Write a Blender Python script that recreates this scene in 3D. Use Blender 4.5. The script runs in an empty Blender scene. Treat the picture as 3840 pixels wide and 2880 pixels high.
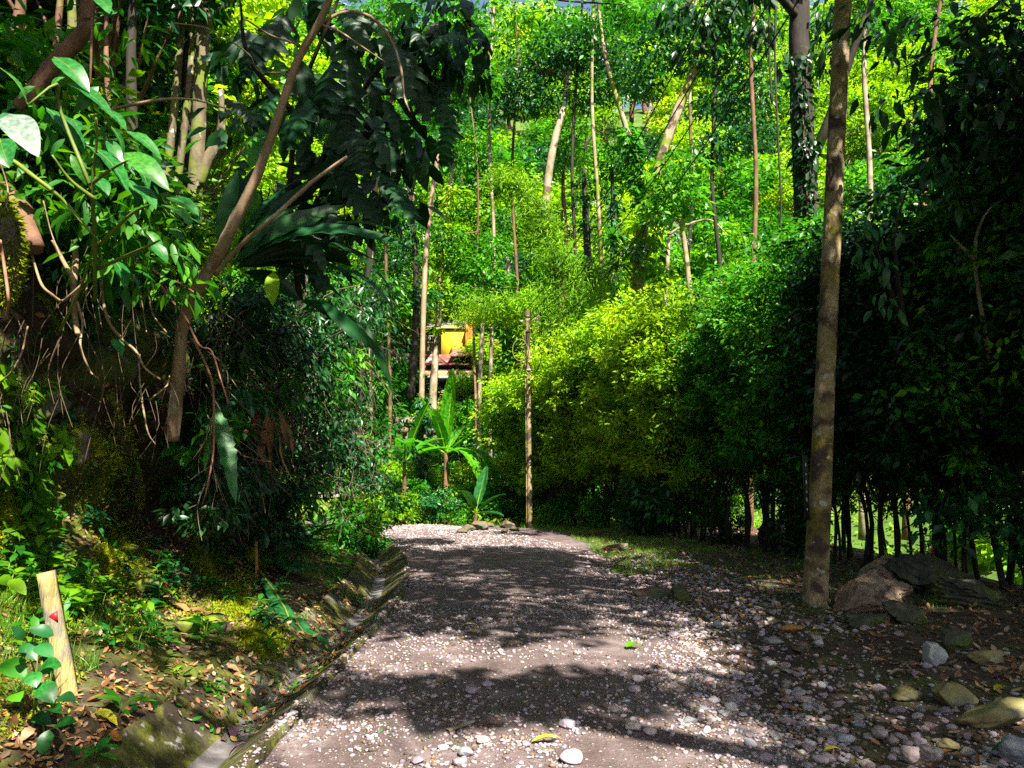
import bpy, math, random
import numpy as np
from mathutils import Vector, Matrix, Quaternion

random.seed(7)
RNG = np.random.default_rng(7)
sc = bpy.context.scene
COL = sc.collection

# ------------------------------------------------------------------ camera
PITCH = math.radians(5.35)
FPX = 760.0                       # focal length in 1024-wide pixels
cam_d = bpy.data.cameras.new("camera")
cam_d.sensor_width = 36.0
cam_d.lens = FPX / 1024.0 * 36.0
cam_d.clip_start = 0.05
cam_d.clip_end = 3000.0
cam = bpy.data.objects.new("camera", cam_d)
cam.location = (0, 0, 1.6)
cam.rotation_euler = (math.radians(90) + PITCH, 0, 0)
COL.objects.link(cam)
sc.camera = cam

# ------------------------------------------------------------------ light
SUN_EL, SUN_H = math.radians(52), Vector((0.42, -0.90, 0)).normalized()
S = Vector((SUN_H.x * math.cos(SUN_EL), SUN_H.y * math.cos(SUN_EL), math.sin(SUN_EL)))
sun_d = bpy.data.lights.new("sun", 'SUN')
sun_d.energy = 5.0
sun_d.angle = math.radians(0.5)
sun_d.color = (1.0, 0.93, 0.80)
sun = bpy.data.objects.new("sun", sun_d)
sun.rotation_euler = S.to_track_quat('Z', 'Y').to_euler()
sun.location = (20, -15, 30)
COL.objects.link(sun)
world = bpy.data.worlds.new("World")
sc.world = world
world.use_nodes = True
wn = world.node_tree
wn.nodes.clear()
sky = wn.nodes.new('ShaderNodeTexSky')
sky.sky_type = 'NISHITA'
sky.sun_disc = False
sky.sun_elevation = SUN_EL
sky.sun_rotation = math.atan2(S.x, S.y)
sky.air_density = 1.0
sky.dust_density = 3.0
bg = wn.nodes.new('ShaderNodeBackground')
bg.inputs[1].default_value = 0.055
wo = wn.nodes.new('ShaderNodeOutputWorld')
wn.links.new(sky.outputs[0], bg.inputs[0])
wn.links.new(bg.outputs[0], wo.inputs[0])
sc.view_settings.view_transform = 'Standard'
sc.view_settings.look = 'None'
sc.view_settings.gamma = 1
sc.view_settings.use_curve_mapping = False
sc.view_settings.exposure = 2.15
sc.render.engine = 'CYCLES'
sc.cycles.max_bounces = 6
sc.cycles.diffuse_bounces = 3
sc.cycles.glossy_bounces = 2
sc.cycles.transmission_bounces = 4
sc.cycles.use_denoising = False
sc.cycles.sample_clamp_indirect = 4.0
sc.cycles.caustics_reflective = False
sc.cycles.caustics_refractive = False

# ------------------------------------------------------------------ helpers
def at(px, py, d):
    """World point seen at photo pixel (1024x768 frame) at forward distance d."""
    a, b = (px - 512) / FPX, (384 - py) / FPX
    cy, sy = math.cos(PITCH), math.sin(PITCH)
    fy, fz = cy - b * sy, sy + b * cy
    k = d / fy
    return Vector((a * k, d, 1.6 + fz * k))

def _h(ix, iy, iz, seed):
    n = (ix * 374761393 + iy * 668265263 + iz * 2147483647 + seed * 144665) & 0xFFFFFFFF
    n = ((n ^ (n >> 13)) * 1274126177) & 0xFFFFFFFF
    n = n ^ (n >> 16)
    return (n & 0xFFFFFF) / float(0xFFFFFF)

def vn(x, y, z=0.0, seed=0):
    x, y, z = np.broadcast_arrays(np.asarray(x, float), np.asarray(y, float), np.asarray(z, float))
    ix, iy, iz = np.floor(x).astype(np.int64), np.floor(y).astype(np.int64), np.floor(z).astype(np.int64)
    fx, fy, fz = x - ix, y - iy, z - iz
    fx, fy, fz = fx * fx * (3 - 2 * fx), fy * fy * (3 - 2 * fy), fz * fz * (3 - 2 * fz)
    r = 0
    for dx in (0, 1):
        for dy in (0, 1):
            for dz in (0, 1):
                w = (fx if dx else 1 - fx) * (fy if dy else 1 - fy) * (fz if dz else 1 - fz)
                r = r + w * _h(ix + dx, iy + dy, iz + dz, seed)
    return r * 2 - 1

def fbm(x, y, z=0.0, seed=0, octv=4, gain=0.5):
    r, a = 0, 1.0
    x, y, z = np.asarray(x, float), np.asarray(y, float), np.asarray(z, float)
    for o in range(octv):
        r = r + a * vn(x, y, z, seed + o * 17)
        x, y, z, a = x * 2.03 + 5.1, y * 2.03 + 3.7, z * 2.03 + 1.3, a * gain
    return r

def sstep(a, b, x):
    t = np.clip((np.asarray(x, float) - a) / (b - a), 0, 1)
    return t * t * (3 - 2 * t)

def link(name, me, parent=None):
    o = bpy.data.objects.new(name, me)
    COL.objects.link(o)
    if parent is not None:
        o.parent = parent
        o.matrix_parent_inverse = Matrix.Translation(-parent.location)
    return o

def mesh(name, V, F, mat=None, smooth=False):
    """V (n,3); F list of index arrays, each (m,k)."""
    V = np.asarray(V, dtype=np.float32).reshape(-1, 3)
    if isinstance(F, np.ndarray):
        F = [F]
    F = [np.asarray(f, dtype=np.int32) for f in F if len(f)]
    me = bpy.data.meshes.new(name)
    me.vertices.add(len(V))
    me.vertices.foreach_set('co', V.ravel())
    tot = np.concatenate([np.full(len(f), f.shape[1], dtype=np.int32) for f in F])
    idx = np.concatenate([f.ravel() for f in F])
    start = np.concatenate([[0], np.cumsum(tot)[:-1]]).astype(np.int32)
    me.loops.add(len(idx))
    me.loops.foreach_set('vertex_index', idx)
    me.polygons.add(len(tot))
    me.polygons.foreach_set('loop_start', start)
    me.polygons.foreach_set('loop_total', tot)
    if smooth:
        me.polygons.foreach_set('use_smooth', np.ones(len(tot), dtype=bool))
    me.update(calc_edges=True)
    if mat:
        me.materials.append(mat)
    return me

class MB:
    """mesh builder collecting quads and tris"""
    def __init__(s):
        s.V, s.F3, s.F4, s.n = [], [], [], 0
    def add(s, V, F):
        V = np.asarray(V, float).reshape(-1, 3)
        if not isinstance(F, list):
            F = [F]
        for f in F:
            f = np.asarray(f, dtype=np.int64)
            if len(f) == 0:
                continue
            (s.F3 if f.shape[1] == 3 else s.F4).append(f + s.n)
        s.V.append(V)
        s.n += len(V)
        return s
    def mesh(s, name, mat=None, smooth=False):
        F = []
        if s.F4: F.append(np.concatenate(s.F4))
        if s.F3: F.append(np.concatenate(s.F3))
        return mesh(name, np.concatenate(s.V), F, mat, smooth)

def thing(name, label, cat, loc=(0, 0, 0), group=None):
    o = bpy.data.objects.new(name, None)
    o.empty_display_size = 0.1
    COL.objects.link(o)
    o.location = loc
    o['label'] = label
    o['category'] = cat
    if group: o['group'] = group
    return o

def tag(o, label, cat, group=None):
    o['label'] = label
    o['category'] = cat
    if group: o['group'] = group
    return o

def struct(name, me, kind='structure', label=None, cat=None):
    o = link(name, me)
    o['kind'] = kind
    if label: o['label'] = label
    if cat: o['category'] = cat
    return o

def smooth_path(P, n):
    """Catmull-Rom resample of points to n points"""
    P = np.asarray([list(p) for p in P], float)
    if len(P) < 3:
        t = np.linspace(0, 1, n)[:, None]
        return P[0] * (1 - t) + P[-1] * t
    Q = np.vstack([2 * P[0] - P[1], P, 2 * P[-1] - P[-2]])
    out = []
    ts = np.linspace(0, len(P) - 1 - 1e-6, n)
    for t in ts:
        i = int(t); u = t - i
        a, b, c, d = Q[i], Q[i + 1], Q[i + 2], Q[i + 3]
        out.append(0.5 * ((2 * b) + (-a + c) * u + (2 * a - 5 * b + 4 * c - d) * u * u + (-a + 3 * b - 3 * c + d) * u ** 3))
    return np.array(out)

def tube(P, R, sides=8, rough=0.0, seed=0, cap=True):
    P = np.asarray(P, float); n = len(P)
    R = np.interp(np.linspace(0, 1, n), np.linspace(0, 1, len(np.atleast_1d(R))), np.atleast_1d(R))
    T = np.gradient(P, axis=0)
    T /= np.linalg.norm(T, axis=1)[:, None] + 1e-9
    ref = np.array([0.0, 0, 1]) if abs(T[0][2]) < 0.9 else np.array([1.0, 0, 0])
    N = np.cross(T[0], ref); N /= np.linalg.norm(N)
    V = []
    ang = np.linspace(0, 2 * math.pi, sides, endpoint=False)
    for i in range(n):
        N = N - T[i] * N.dot(T[i]); N /= np.linalg.norm(N) + 1e-9
        B = np.cross(T[i], N)
        r = R[i]
        if rough:
            r = R[i] * (1 + rough * vn(np.cos(ang) * 1.7 + seed, np.sin(ang) * 1.7, i * 0.45, seed))
        V.append(P[i] + (np.cos(ang) * r)[:, None] * N + (np.sin(ang) * r)[:, None] * B)
    V = np.concatenate(V)
    i, j = np.meshgrid(np.arange(n - 1), np.arange(sides), indexing='ij')
    a = i * sides + j; b = i * sides + (j + 1) % sides
    F = np.stack([a, b, b + sides, a + sides], -1).reshape(-1, 4)
    F3 = []
    if cap:
        V = np.vstack([V, P[0], P[-1]])
        c0, c1 = n * sides, n * sides + 1
        k = np.arange(sides)
        F3 = [np.stack([np.full(sides, c0), (k + 1) % sides, k], -1),
              np.stack([np.full(sides, c1), (n - 1) * sides + k, (n - 1) * sides + (k + 1) % sides], -1)]
    return V, [F] + F3

def box(x0, x1, y0, y1, z0, z1):
    V = [(x, y, z) for z in (z0, z1) for y in (y0, y1) for x in (x0, x1)]
    F = np.array([(0, 2, 3, 1), (4, 5, 7, 6), (0, 1, 5, 4), (2, 6, 7, 3), (0, 4, 6, 2), (1, 3, 7, 5)])
    return np.array(V, float), F

def norm(a):
    return a / (np.linalg.norm(a, axis=-1, keepdims=True) + 1e-9)

# leaf templates: axis +Y length 1, normal +Z
def tmpl_small(w=0.45):
    return (np.array([(0, 0, 0), (-w / 2, .45, .07), (0, 1, -.04), (w / 2, .45, .07)]), [np.array([(0, 2, 1), (0, 3, 2)])])
def tmpl_mid(w=0.4, droop=.18):
    V = [(0, 0, 0), (-w * .42, .28, .05), (w * .42, .28, .05), (0, .33, 0), (-w * .4, .65, .03 - droop * .3), (w * .4, .65, .03 - droop * .3), (0, .68, -droop * .35), (0, 1, -droop)]
    F = [np.array([(0, 3, 1), (0, 2, 3), (4, 6, 7), (6, 5, 7)]), np.array([(1, 3, 6, 4), (3, 2, 5, 6)])]
    return np.array(V), F
def tmpl_blade(w=0.06, droop=.35):
    V = [(-w / 2, 0, 0), (w / 2, 0, 0), (-w * .45, .5, .0), (w * .45, .5, .0), (0, 1, -droop)]
    return np.array(V), [np.array([(2, 3, 4)]), np.array([(0, 1, 3, 2)])]

def cloud(T, pos, dirv, up, size, wscale=None):
    """Place template T at pos, axis dirv, normal ~up, scale size. Returns V, F list."""
    TV, TF = T
    pos = np.asarray(pos, float); n = len(pos)
    d = norm(np.asarray(dirv, float)); u = np.asarray(up, float)
    x = norm(np.cross(d, u)); z = np.cross(x, d)
    size = np.broadcast_to(np.asarray(size, float), (n,))
    ws = size if wscale is None else size * wscale
    V = (pos[:, None, :] + TV[None, :, 0, None] * (x * ws[:, None])[:, None, :] + TV[None, :, 1, None] * (d * size[:, None])[:, None, :]
         + TV[None, :, 2, None] * (z * size[:, None])[:, None, :])
    k = len(TV)
    F = [(f[None] + (np.arange(n) * k)[:, None, None]).reshape(-1, f.shape[1]) for f in TF]
    return V.reshape(-1, 3), F

def rand_unit(n):
    v = RNG.normal(size=(n, 3))
    return norm(v)

# ------------------------------------------------------------------ materials
def new_mat(name):
    m = bpy.data.materials.new(name)
    m.use_nodes = True
    nt = m.node_tree
    nt.nodes.clear()
    return m, nt, nt.nodes, nt.links

def ramp(N, stops):
    r = N.new('ShaderNodeValToRGB')
    e = r.color_ramp.elements
    while len(e) > 1: e.remove(e[-1])
    e[0].position, e[0].color = stops[0][0], (*stops[0][1], 1)
    for p, c in stops[1:]:
        k = e.new(p); k.color = (*c, 1)
    return r

def leaf_mat(name, stops, rough=.45, trans=.35, spec=.5, tint=(1.25, 1.15, .35), vein=False, big=9, lohi=((.55, .6, .5), (1.25, 1.15, 1.1))):
    m, nt, N, L = new_mat(name)
    g = N.new('ShaderNodeNewGeometry')
    oi = N.new('ShaderNodeObjectInfo')
    mx = N.new('ShaderNodeMath'); mx.operation = 'MULTIPLY_ADD'
    L.new(oi.outputs['Random'], mx.inputs[0]); mx.inputs[1].default_value = .45
    m2 = N.new('ShaderNodeMath'); m2.operation = 'MULTIPLY'; m2.inputs[1].default_value = .55
    L.new(g.outputs['Random Per Island'], m2.inputs[0]); L.new(m2.outputs[0], mx.inputs[2])
    r = ramp(N, stops); L.new(mx.outputs[0], r.inputs[0])
    col = r.outputs[0]
    tc = N.new('ShaderNodeTexCoord')
    nz = N.new('ShaderNodeTexNoise'); nz.inputs['Scale'].default_value = big if not vein else 40; nz.inputs['Detail'].default_value = 3
    L.new(tc.outputs['Object'], nz.inputs['Vector'])
    mul = N.new('ShaderNodeMix'); mul.data_type = 'RGBA'; mul.blend_type = 'MULTIPLY'
    r2 = ramp(N, [(.36, lohi[0]), (.64, lohi[1])])
    L.new(nz.outputs['Fac'], r2.inputs[0]); mul.inputs[0].default_value = 1
    L.new(col, mul.inputs[6]); L.new(r2.outputs[0], mul.inputs[7])
    col = mul.outputs[2]
    p = N.new('ShaderNodeBsdfPrincipled')
    L.new(col, p.inputs['Base Color'])
    p.inputs['Roughness'].default_value = rough
    p.inputs['Specular IOR Level'].default_value = spec
    t = N.new('ShaderNodeBsdfTranslucent')
    tm = N.new('ShaderNodeMix'); tm.data_type = 'RGBA'; tm.blend_type = 'MULTIPLY'; tm.inputs[0].default_value = 1
    L.new(col, tm.inputs[6]); tm.inputs[7].default_value = (*[c * 1.5 for c in tint], 1)
    L.new(tm.outputs[2], t.inputs[0])
    s = N.new('ShaderNodeMixShader'); s.inputs[0].default_value = trans
    L.new(p.outputs[0], s.inputs[1]); L.new(t.outputs[0], s.inputs[2])
    o = N.new('ShaderNodeOutputMaterial'); L.new(s.outputs[0], o.inputs[0])
    return m

def noise_mat(name, stops, scale=6, rough=.85, bump=.3, detail=6, stretch=(1, 1, 1), blot=None, blot_scale=2.5, blot_at=(.5, .62), bump_scale=None, up_moss=None, island=False, spec=.3, coord='Object', bdist=.02):
    m, nt, N, L = new_mat(name)
    tc = N.new('ShaderNodeTexCoord')
    mp = N.new('ShaderNodeMapping'); mp.inputs['Scale'].default_value = stretch
    L.new(tc.outputs[coord], mp.inputs[0])
    nz = N.new('ShaderNodeTexNoise'); nz.inputs['Scale'].default_value = scale; nz.inputs['Detail'].default_value = detail
    nz.inputs['Roughness'].default_value = .65
    L.new(mp.outputs[0], nz.inputs['Vector'])
    r = ramp(N, stops); L.new(nz.outputs['Fac'], r.inputs[0])
    col = r.outputs[0]
    if island:
        g = N.new('ShaderNodeNewGeometry'); oi = N.new('ShaderNodeObjectInfo')
        ad = N.new('ShaderNodeMath'); ad.operation = 'ADD'
        L.new(g.outputs['Random Per Island'], ad.inputs[0]); L.new(oi.outputs['Random'], ad.inputs[1])
        fr = N.new('ShaderNodeMath'); fr.operation = 'FRACT'; L.new(ad.outputs[0], fr.inputs[0])
        ri = ramp(N, island); L.new(fr.outputs[0], ri.inputs[0])
        mm = N.new('ShaderNodeMix'); mm.data_type = 'RGBA'; mm.blend_type = 'MULTIPLY'; mm.inputs[0].default_value = 1
        L.new(col, mm.inputs[6]); L.new(ri.outputs[0], mm.inputs[7]); col = mm.outputs[2]
    if blot:
        for k, (bc, bs, b0, b1) in enumerate(blot):
            nb = N.new('ShaderNodeTexNoise'); nb.inputs['Scale'].default_value = bs; nb.inputs['Detail'].default_value = 5
            mpk = N.new('ShaderNodeMapping'); mpk.inputs['Location'].default_value = (k * 7.3, k * 3.1, k * 5.7); L.new(tc.outputs[coord], mpk.inputs[0])
            L.new(mpk.outputs[0], nb.inputs['Vector'])
            rb = ramp(N, [(b0, (0, 0, 0)), (b1, (1, 1, 1))]); L.new(nb.outputs['Fac'], rb.inputs[0])
            mm = N.new('ShaderNodeMix'); mm.data_type = 'RGBA'
            L.new(rb.outputs[0], mm.inputs[0]); L.new(col, mm.inputs[6]); mm.inputs[7].default_value = (*bc, 1); col = mm.outputs[2]
    if up_moss:
        c, lo, hi, ms = up_moss
        g = N.new('ShaderNodeNewGeometry'); sx = N.new('ShaderNodeSeparateXYZ'); L.new(g.outputs['Normal'], sx.inputs[0])
        nb = N.new('ShaderNodeTexNoise'); nb.inputs['Scale'].default_value = ms; nb.inputs['Detail'].default_value = 5; L.new(tc.outputs[coord], nb.inputs['Vector'])
        ad = N.new('ShaderNodeMath'); ad.operation = 'MULTIPLY'; L.new(sx.outputs[2], ad.inputs[0]); L.new(nb.outputs['Fac'], ad.inputs[1])
        rb = ramp(N, [(lo, (0, 0, 0)), (hi, (1, 1, 1))]); L.new(ad.outputs[0], rb.inputs[0])
        mm = N.new('ShaderNodeMix'); mm.data_type = 'RGBA'
        L.new(rb.outputs[0], mm.inputs[0]); L.new(col, mm.inputs[6]); mm.inputs[7].default_value = (*c, 1); col = mm.outputs[2]
    p = N.new('ShaderNodeBsdfPrincipled')
    L.new(col, p.inputs['Base Color'])
    p.inputs['Roughness'].default_value = rough
    p.inputs['Specular IOR Level'].default_value = spec
    if bump:
        nb = N.new('ShaderNodeTexNoise'); nb.inputs['Scale'].default_value = bump_scale or scale * 3; nb.inputs['Detail'].default_value = 6
        L.new(mp.outputs[0], nb.inputs['Vector'])
        b = N.new('ShaderNodeBump'); b.inputs['Strength'].default_value = bump; b.inputs['Distance'].default_value = bdist
        L.new(nb.outputs['Fac'], b.inputs['Height']); L.new(b.outputs[0], p.inputs['Normal'])
    o = N.new('ShaderNodeOutputMaterial'); L.new(p.outputs[0], o.inputs[0])
    return m

M = {}
# leaves: saturated tropical greens
M['leaf_yellow'] = leaf_mat('leaf_yellow', [(0, (.05, .17, .003)), (.35, (.12, .31, .004)), (.7, (.22, .42, .006)), (1, (.36, .45, .015))], .55, .45, .25, big=.9, lohi=((.4, .5, .6), (1.35, 1.2, 1.0)))
M['leaf_hedge_lit'] = leaf_mat('leaf_hedge_lit', [(0, (.06, .16, .003)), (.4, (.17, .34, .004)), (.8, (.32, .48, .006)), (1, (.45, .52, .012))], .5, .45, .3)  # sunlit stretch of the hedge: its brightness is put into the greens
M['leaf_mid'] = leaf_mat('leaf_mid', [(0, (.01, .08, .005)), (.5, (.03, .19, .008)), (.85, (.09, .28, .008)), (1, (.2, .36, .015))], .45, .4, .3, big=.9, lohi=((.4, .5, .7), (1.5, 1.3, 1.0)))
M['leaf_teal'] = leaf_mat('leaf_teal', [(0, (.006, .05, .014)), (.6, (.014, .10, .028)), (1, (.04, .20, .05))], .4, .3, .4)
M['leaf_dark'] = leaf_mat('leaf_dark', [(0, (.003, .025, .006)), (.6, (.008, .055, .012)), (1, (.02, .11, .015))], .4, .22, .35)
M['leaf_big'] = leaf_mat('leaf_big', [(0, (.008, .09, .018)), (.6, (.018, .15, .022)), (1, (.06, .24, .012))], .38, .32, .35, vein=True)
M['leaf_lobed'] = leaf_mat('leaf_lobed', [(0, (.003, .028, .010)), (.7, (.007, .05, .016)), (1, (.02, .10, .02))], .45, .28, .35, vein=True)
M['leaf_silver'] = leaf_mat('leaf_silver', [(0, (.07, .11, .095)), (1, (.14, .19, .17))], .5, .1, .25, vein=True)
M['leaf_banana'] = leaf_mat('leaf_banana', [(0, (.02, .18, .008)), (.5, (.05, .26, .01)), (1, (.09, .30, .012))], .35, .45, .5)
M['leaf_fern'] = leaf_mat('leaf_fern', [(0, (.01, .12, .02)), (1, (.03, .20, .03))], .45, .35)
M['litter'] = leaf_mat('litter', [(0, (.03, .012, .006)), (.35, (.12, .05, .02)), (.6, (.24, .11, .045)), (.85, (.36, .2, .09)), (1, (.42, .34, .08))], .6, .1, .3, tint=(1.1, .8, .5))
M['litter_pale'] = leaf_mat('litter_pale', [(0, (.16, .08, .04)), (.5, (.30, .2, .13)), (1, (.38, .3, .2))], .6, .1, .3, tint=(1.1, .8, .5))
M['leaf_fallen_yellow'] = leaf_mat('leaf_fallen_yellow', [(0, (.3, .28, .02)), (1, (.45, .42, .03))], .5, .15, .3)
M['leaf_purple'] = leaf_mat('leaf_purple', [(0, (.07, .03, .06)), (1, (.12, .06, .10))], .4, .05, .5)
M['leaf_orange'] = leaf_mat('leaf_orange', [(0, (.28, .09, .02)), (1, (.38, .14, .03))], .5, .1, .4)
M['grass'] = leaf_mat('grass', [(0, (.03, .14, .006)), (.5, (.08, .22, .008)), (1, (.2, .3, .02))], .5, .35)
M['flower_pink'] = leaf_mat('flower_pink', [(0, (.5, .06, .2)), (1, (.7, .15, .35))], .5, .3)
M['moss'] = leaf_mat('moss', [(0, (.07, .11, .003)), (.6, (.2, .26, .004)), (1, (.36, .38, .01))], .8, .25, .1)
# barks
M['bark_smooth'] = noise_mat('bark_smooth', [(.3, (.14, .08, .045)), (.6, (.28, .19, .12)), (.8, (.4, .32, .22))], 5, .7, .3, stretch=(1, 1, .35), blot=[((.3, .3, .25), 6, .6, .68), ((.07, .09, .01), 3, .62, .72)])
M['bark_brown'] = noise_mat('bark_brown', [(.3, (.05, .025, .014)), (.6, (.14, .07, .04)), (.8, (.24, .14, .08))], 8, .8, .5, stretch=(1, 1, .4), blot=[((.12, .13, .02), 3, .58, .7)])
M['bark_lichen'] = noise_mat('bark_lichen', [(.3, (.05, .04, .022)), (.7, (.15, .12, .07))], 7, .85, .5, stretch=(1, 1, .5), blot=[((.26, .27, .23), 6.5, .6, .65), ((.09, .12, .01), 3.5, .48, .6)])
M['bark_pale'] = noise_mat('bark_pale', [(.3, (.13, .095, .055)), (.6, (.3, .25, .18)), (.8, (.42, .38, .3))], 3, .8, .4, stretch=(1, 1, .5), blot=[((.09, .055, .03), 1.6, .52, .62), ((.12, .13, .02), 2.6, .6, .7)])
M['bark_mossy'] = noise_mat('bark_mossy', [(.3, (.14, .09, .05)), (.6, (.3, .24, .16))], 4, .85, .5, stretch=(1, 1, .5), blot=[((.13, .15, .012), 1.6, .47, .56), ((.06, .04, .025), 3, .55, .62)])
M['bark_dark'] = noise_mat('bark_dark', [(.3, (.01, .008, .006)), (.7, (.032, .024, .017))], 7, .85, .4, stretch=(1, 1, .4), blot=[((.05, .07, .01), 2.5, .6, .7)])
M['stem_green'] = noise_mat('stem_green', [(.3, (.05, .09, .01)), (.7, (.13, .17, .02))], 8, .6, .1)
M['rootlet'] = noise_mat('rootlet', [(.3, (.04, .026, .016)), (.7, (.12, .085, .05))], 12, .8, .2)
M['root'] = noise_mat('root', [(.3, (.1, .065, .035)), (.7, (.28, .2, .11))], 12, .75, .2)
M['root_red'] = noise_mat('root_red', [(.3, (.12, .045, .03)), (.7, (.3, .13, .08))], 12, .6, .2)
M['twig'] = noise_mat('twig', [(.3, (.04, .03, .02)), (.7, (.13, .10, .065))], 12, .8, .1)
# stone
STONES = [(0, (.6, .5, .55)), (.18, (1.1, 1.0, 1.12)), (.36, (1.0, .9, .75)), (.52, (.6, .75, .8)), (.68, (1.35, 1.3, 1.3)), (.82, (.95, .7, .68)), (1, (.7, .7, .85))]
M['pebble'] = noise_mat('pebble', [(.3, (.16, .135, .145)), (.7, (.36, .32, .345))], 14, .75, .5, island=STONES, spec=.4)
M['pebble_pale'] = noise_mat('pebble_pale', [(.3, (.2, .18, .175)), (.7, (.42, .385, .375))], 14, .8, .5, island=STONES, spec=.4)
M['boulder'] = noise_mat('boulder', [(.25, (.03, .022, .017)), (.5, (.10, .065, .045)), (.75, (.2, .14, .105))], 3.5, .8, .6, blot=[((.06, .08, .04), 2.2, .52, .62), ((.3, .15, .06), 3, .62, .7)], bdist=.04)
M['boulder_tan'] = noise_mat('boulder_tan', [(.25, (.06, .04, .028)), (.5, (.17, .115, .08)), (.75, (.3, .23, .17))], 4, .8, .8, blot=[((.05, .035, .03), 3.5, .56, .64), ((.35, .18, .08), 4, .64, .7)], bdist=.05)
M['boulder_green'] = noise_mat('boulder_green', [(.25, (.016, .015, .011)), (.5, (.05, .048, .032)), (.75, (.13, .12, .085))], 4, .8, .8, blot=[((.05, .065, .012), 3, .52, .62)], bdist=.05)
M['rock_moss'] = noise_mat('rock_moss', [(.3, (.03, .026, .02)), (.7, (.13, .11, .09))], 5, .85, .9, up_moss=((.12, .15, .006), .15, .4, 5), blot=[((.07, .09, .008), 2.5, .5, .6), ((.3, .3, .27), 9, .64, .68)], bdist=.03)
M['rock_yellow'] = noise_mat('rock_yellow', [(.3, (.10, .085, .03)), (.7, (.25, .21, .09))], 5, .8, .5, blot=[((.12, .12, .08), 4, .55, .65)])
# ground
M['road'] = noise_mat('road', [(.25, (.07, .045, .04)), (.5, (.13, .095, .088)), (.75, (.22, .18, .175))], 2.2, .9, .8, detail=12, blot=[((.2, .175, .185), .5, .48, .68), ((.09, .06, .05), 1.3, .5, .7)], bump_scale=38, bdist=.025)
def road_mat():
    m, nt, N, L = new_mat('dirt_road')
    tc = N.new('ShaderNodeTexCoord')
    def nz(sc_, det=8, st=(1, 1, 1)):
        mp = N.new('ShaderNodeMapping'); mp.inputs['Scale'].default_value = st; L.new(tc.outputs['Object'], mp.inputs[0])
        n = N.new('ShaderNodeTexNoise'); n.inputs['Scale'].default_value = sc_; n.inputs['Detail'].default_value = det; n.inputs['Roughness'].default_value = .7; L.new(mp.outputs[0], n.inputs['Vector']); return n.outputs['Fac']
    def mixc(f, a, b, bt='MIX'):
        x = N.new('ShaderNodeMix'); x.data_type = 'RGBA'; x.blend_type = bt
        if isinstance(f, float): x.inputs[0].default_value = f
        else: L.new(f, x.inputs[0])
        for s_, v in ((6, a), (7, b)):
            if isinstance(v, tuple): x.inputs[s_].default_value = (*v, 1)
            else: L.new(v, x.inputs[s_])
        return x.outputs[2]
    def rp(f, st): r = ramp(N, st); L.new(f, r.inputs[0]); return r.outputs[0]
    c = rp(nz(3.0), [(.28, (.04, .025, .023)), (.5, (.108, .076, .076)), (.75, (.22, .175, .18))])
    c = mixc(rp(nz(.8, 5, (1, .35, 1)), [(.45, (0, 0, 0)), (.62, (1, 1, 1))]), c, mixc(.5, c, (.045, .028, .022)))
    v = N.new('ShaderNodeTexVoronoi'); v.inputs['Scale'].default_value = 34; v.inputs['Randomness'].default_value = 1; L.new(tc.outputs['Object'], v.inputs['Vector'])
    v2 = N.new('ShaderNodeTexVoronoi'); v2.inputs['Scale'].default_value = 85; L.new(tc.outputs['Object'], v2.inputs['Vector'])
    hs = N.new('ShaderNodeSeparateColor'); L.new(v.outputs['Color'], hs.inputs[0])
    hs2 = N.new('ShaderNodeSeparateColor'); L.new(v2.outputs['Color'], hs2.inputs[0])
    def mul(a, b):
        x = N.new('ShaderNodeMath'); x.operation = 'MULTIPLY'; L.new(a, x.inputs[0]); L.new(b, x.inputs[1]); return x.outputs[0]
    st1 = mul(rp(v.outputs['Distance'], [(.16, (1, 1, 1)), (.34, (0, 0, 0))]), rp(hs.outputs[0], [(.62, (0, 0, 0)), (.66, (1, 1, 1))]))
    st2 = mul(rp(v2.outputs['Distance'], [(.2, (1, 1, 1)), (.4, (0, 0, 0))]), rp(hs2.outputs[0], [(.45, (0, 0, 0)), (.5, (1, 1, 1))]))
    sc1 = rp(hs.outputs[1], [(0, (.12, .10, .11)), (.4, (.24, .2, .2)), (.7, (.17, .13, .14)), (1, (.5, .46, .44))])
    sc2 = rp(hs2.outputs[1], [(0, (.10, .08, .08)), (.6, (.22, .19, .185)), (1, (.36, .33, .32))])
    c = mixc(st2, c, sc2); c = mixc(st1, c, sc1)
    p = N.new('ShaderNodeBsdfPrincipled'); L.new(c, p.inputs['Base Color']); p.inputs['Roughness'].default_value = .88; p.inputs['Specular IOR Level'].default_value = .3
    ad = N.new('ShaderNodeMath'); ad.operation = 'ADD'; L.new(st1, ad.inputs[0]); L.new(st2, ad.inputs[1])
    a2 = N.new('ShaderNodeMath'); a2.operation = 'MULTIPLY_ADD'; L.new(nz(30, 8), a2.inputs[0]); a2.inputs[1].default_value = 1.6; L.new(ad.outputs[0], a2.inputs[2])
    b = N.new('ShaderNodeBump'); b.inputs['Strength'].default_value = .9; b.inputs['Distance'].default_value = .012; L.new(a2.outputs[0], b.inputs['Height']); L.new(b.outputs[0], p.inputs['Normal'])
    o = N.new('ShaderNodeOutputMaterial'); L.new(p.outputs[0], o.inputs[0]); return m
M['road'] = road_mat()
M['soil'] = noise_mat('soil', [(.25, (.018, .011, .008)), (.5, (.05, .032, .023)), (.75, (.10, .07, .05))], 3, .95, .8, detail=10, blot=[((.05, .065, .008), .9, .52, .66)], bump_scale=22, bdist=.04)
M['bank'] = noise_mat('bank', [(.25, (.009, .006, .004)), (.5, (.03, .018, .011)), (.75, (.075, .045, .027))], 3, .95, .9, detail=10, blot=[((.06, .08, .005), 1.1, .48, .6), ((.10, .09, .07), 5, .62, .7)], bump_scale=16, bdist=.06)
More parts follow.
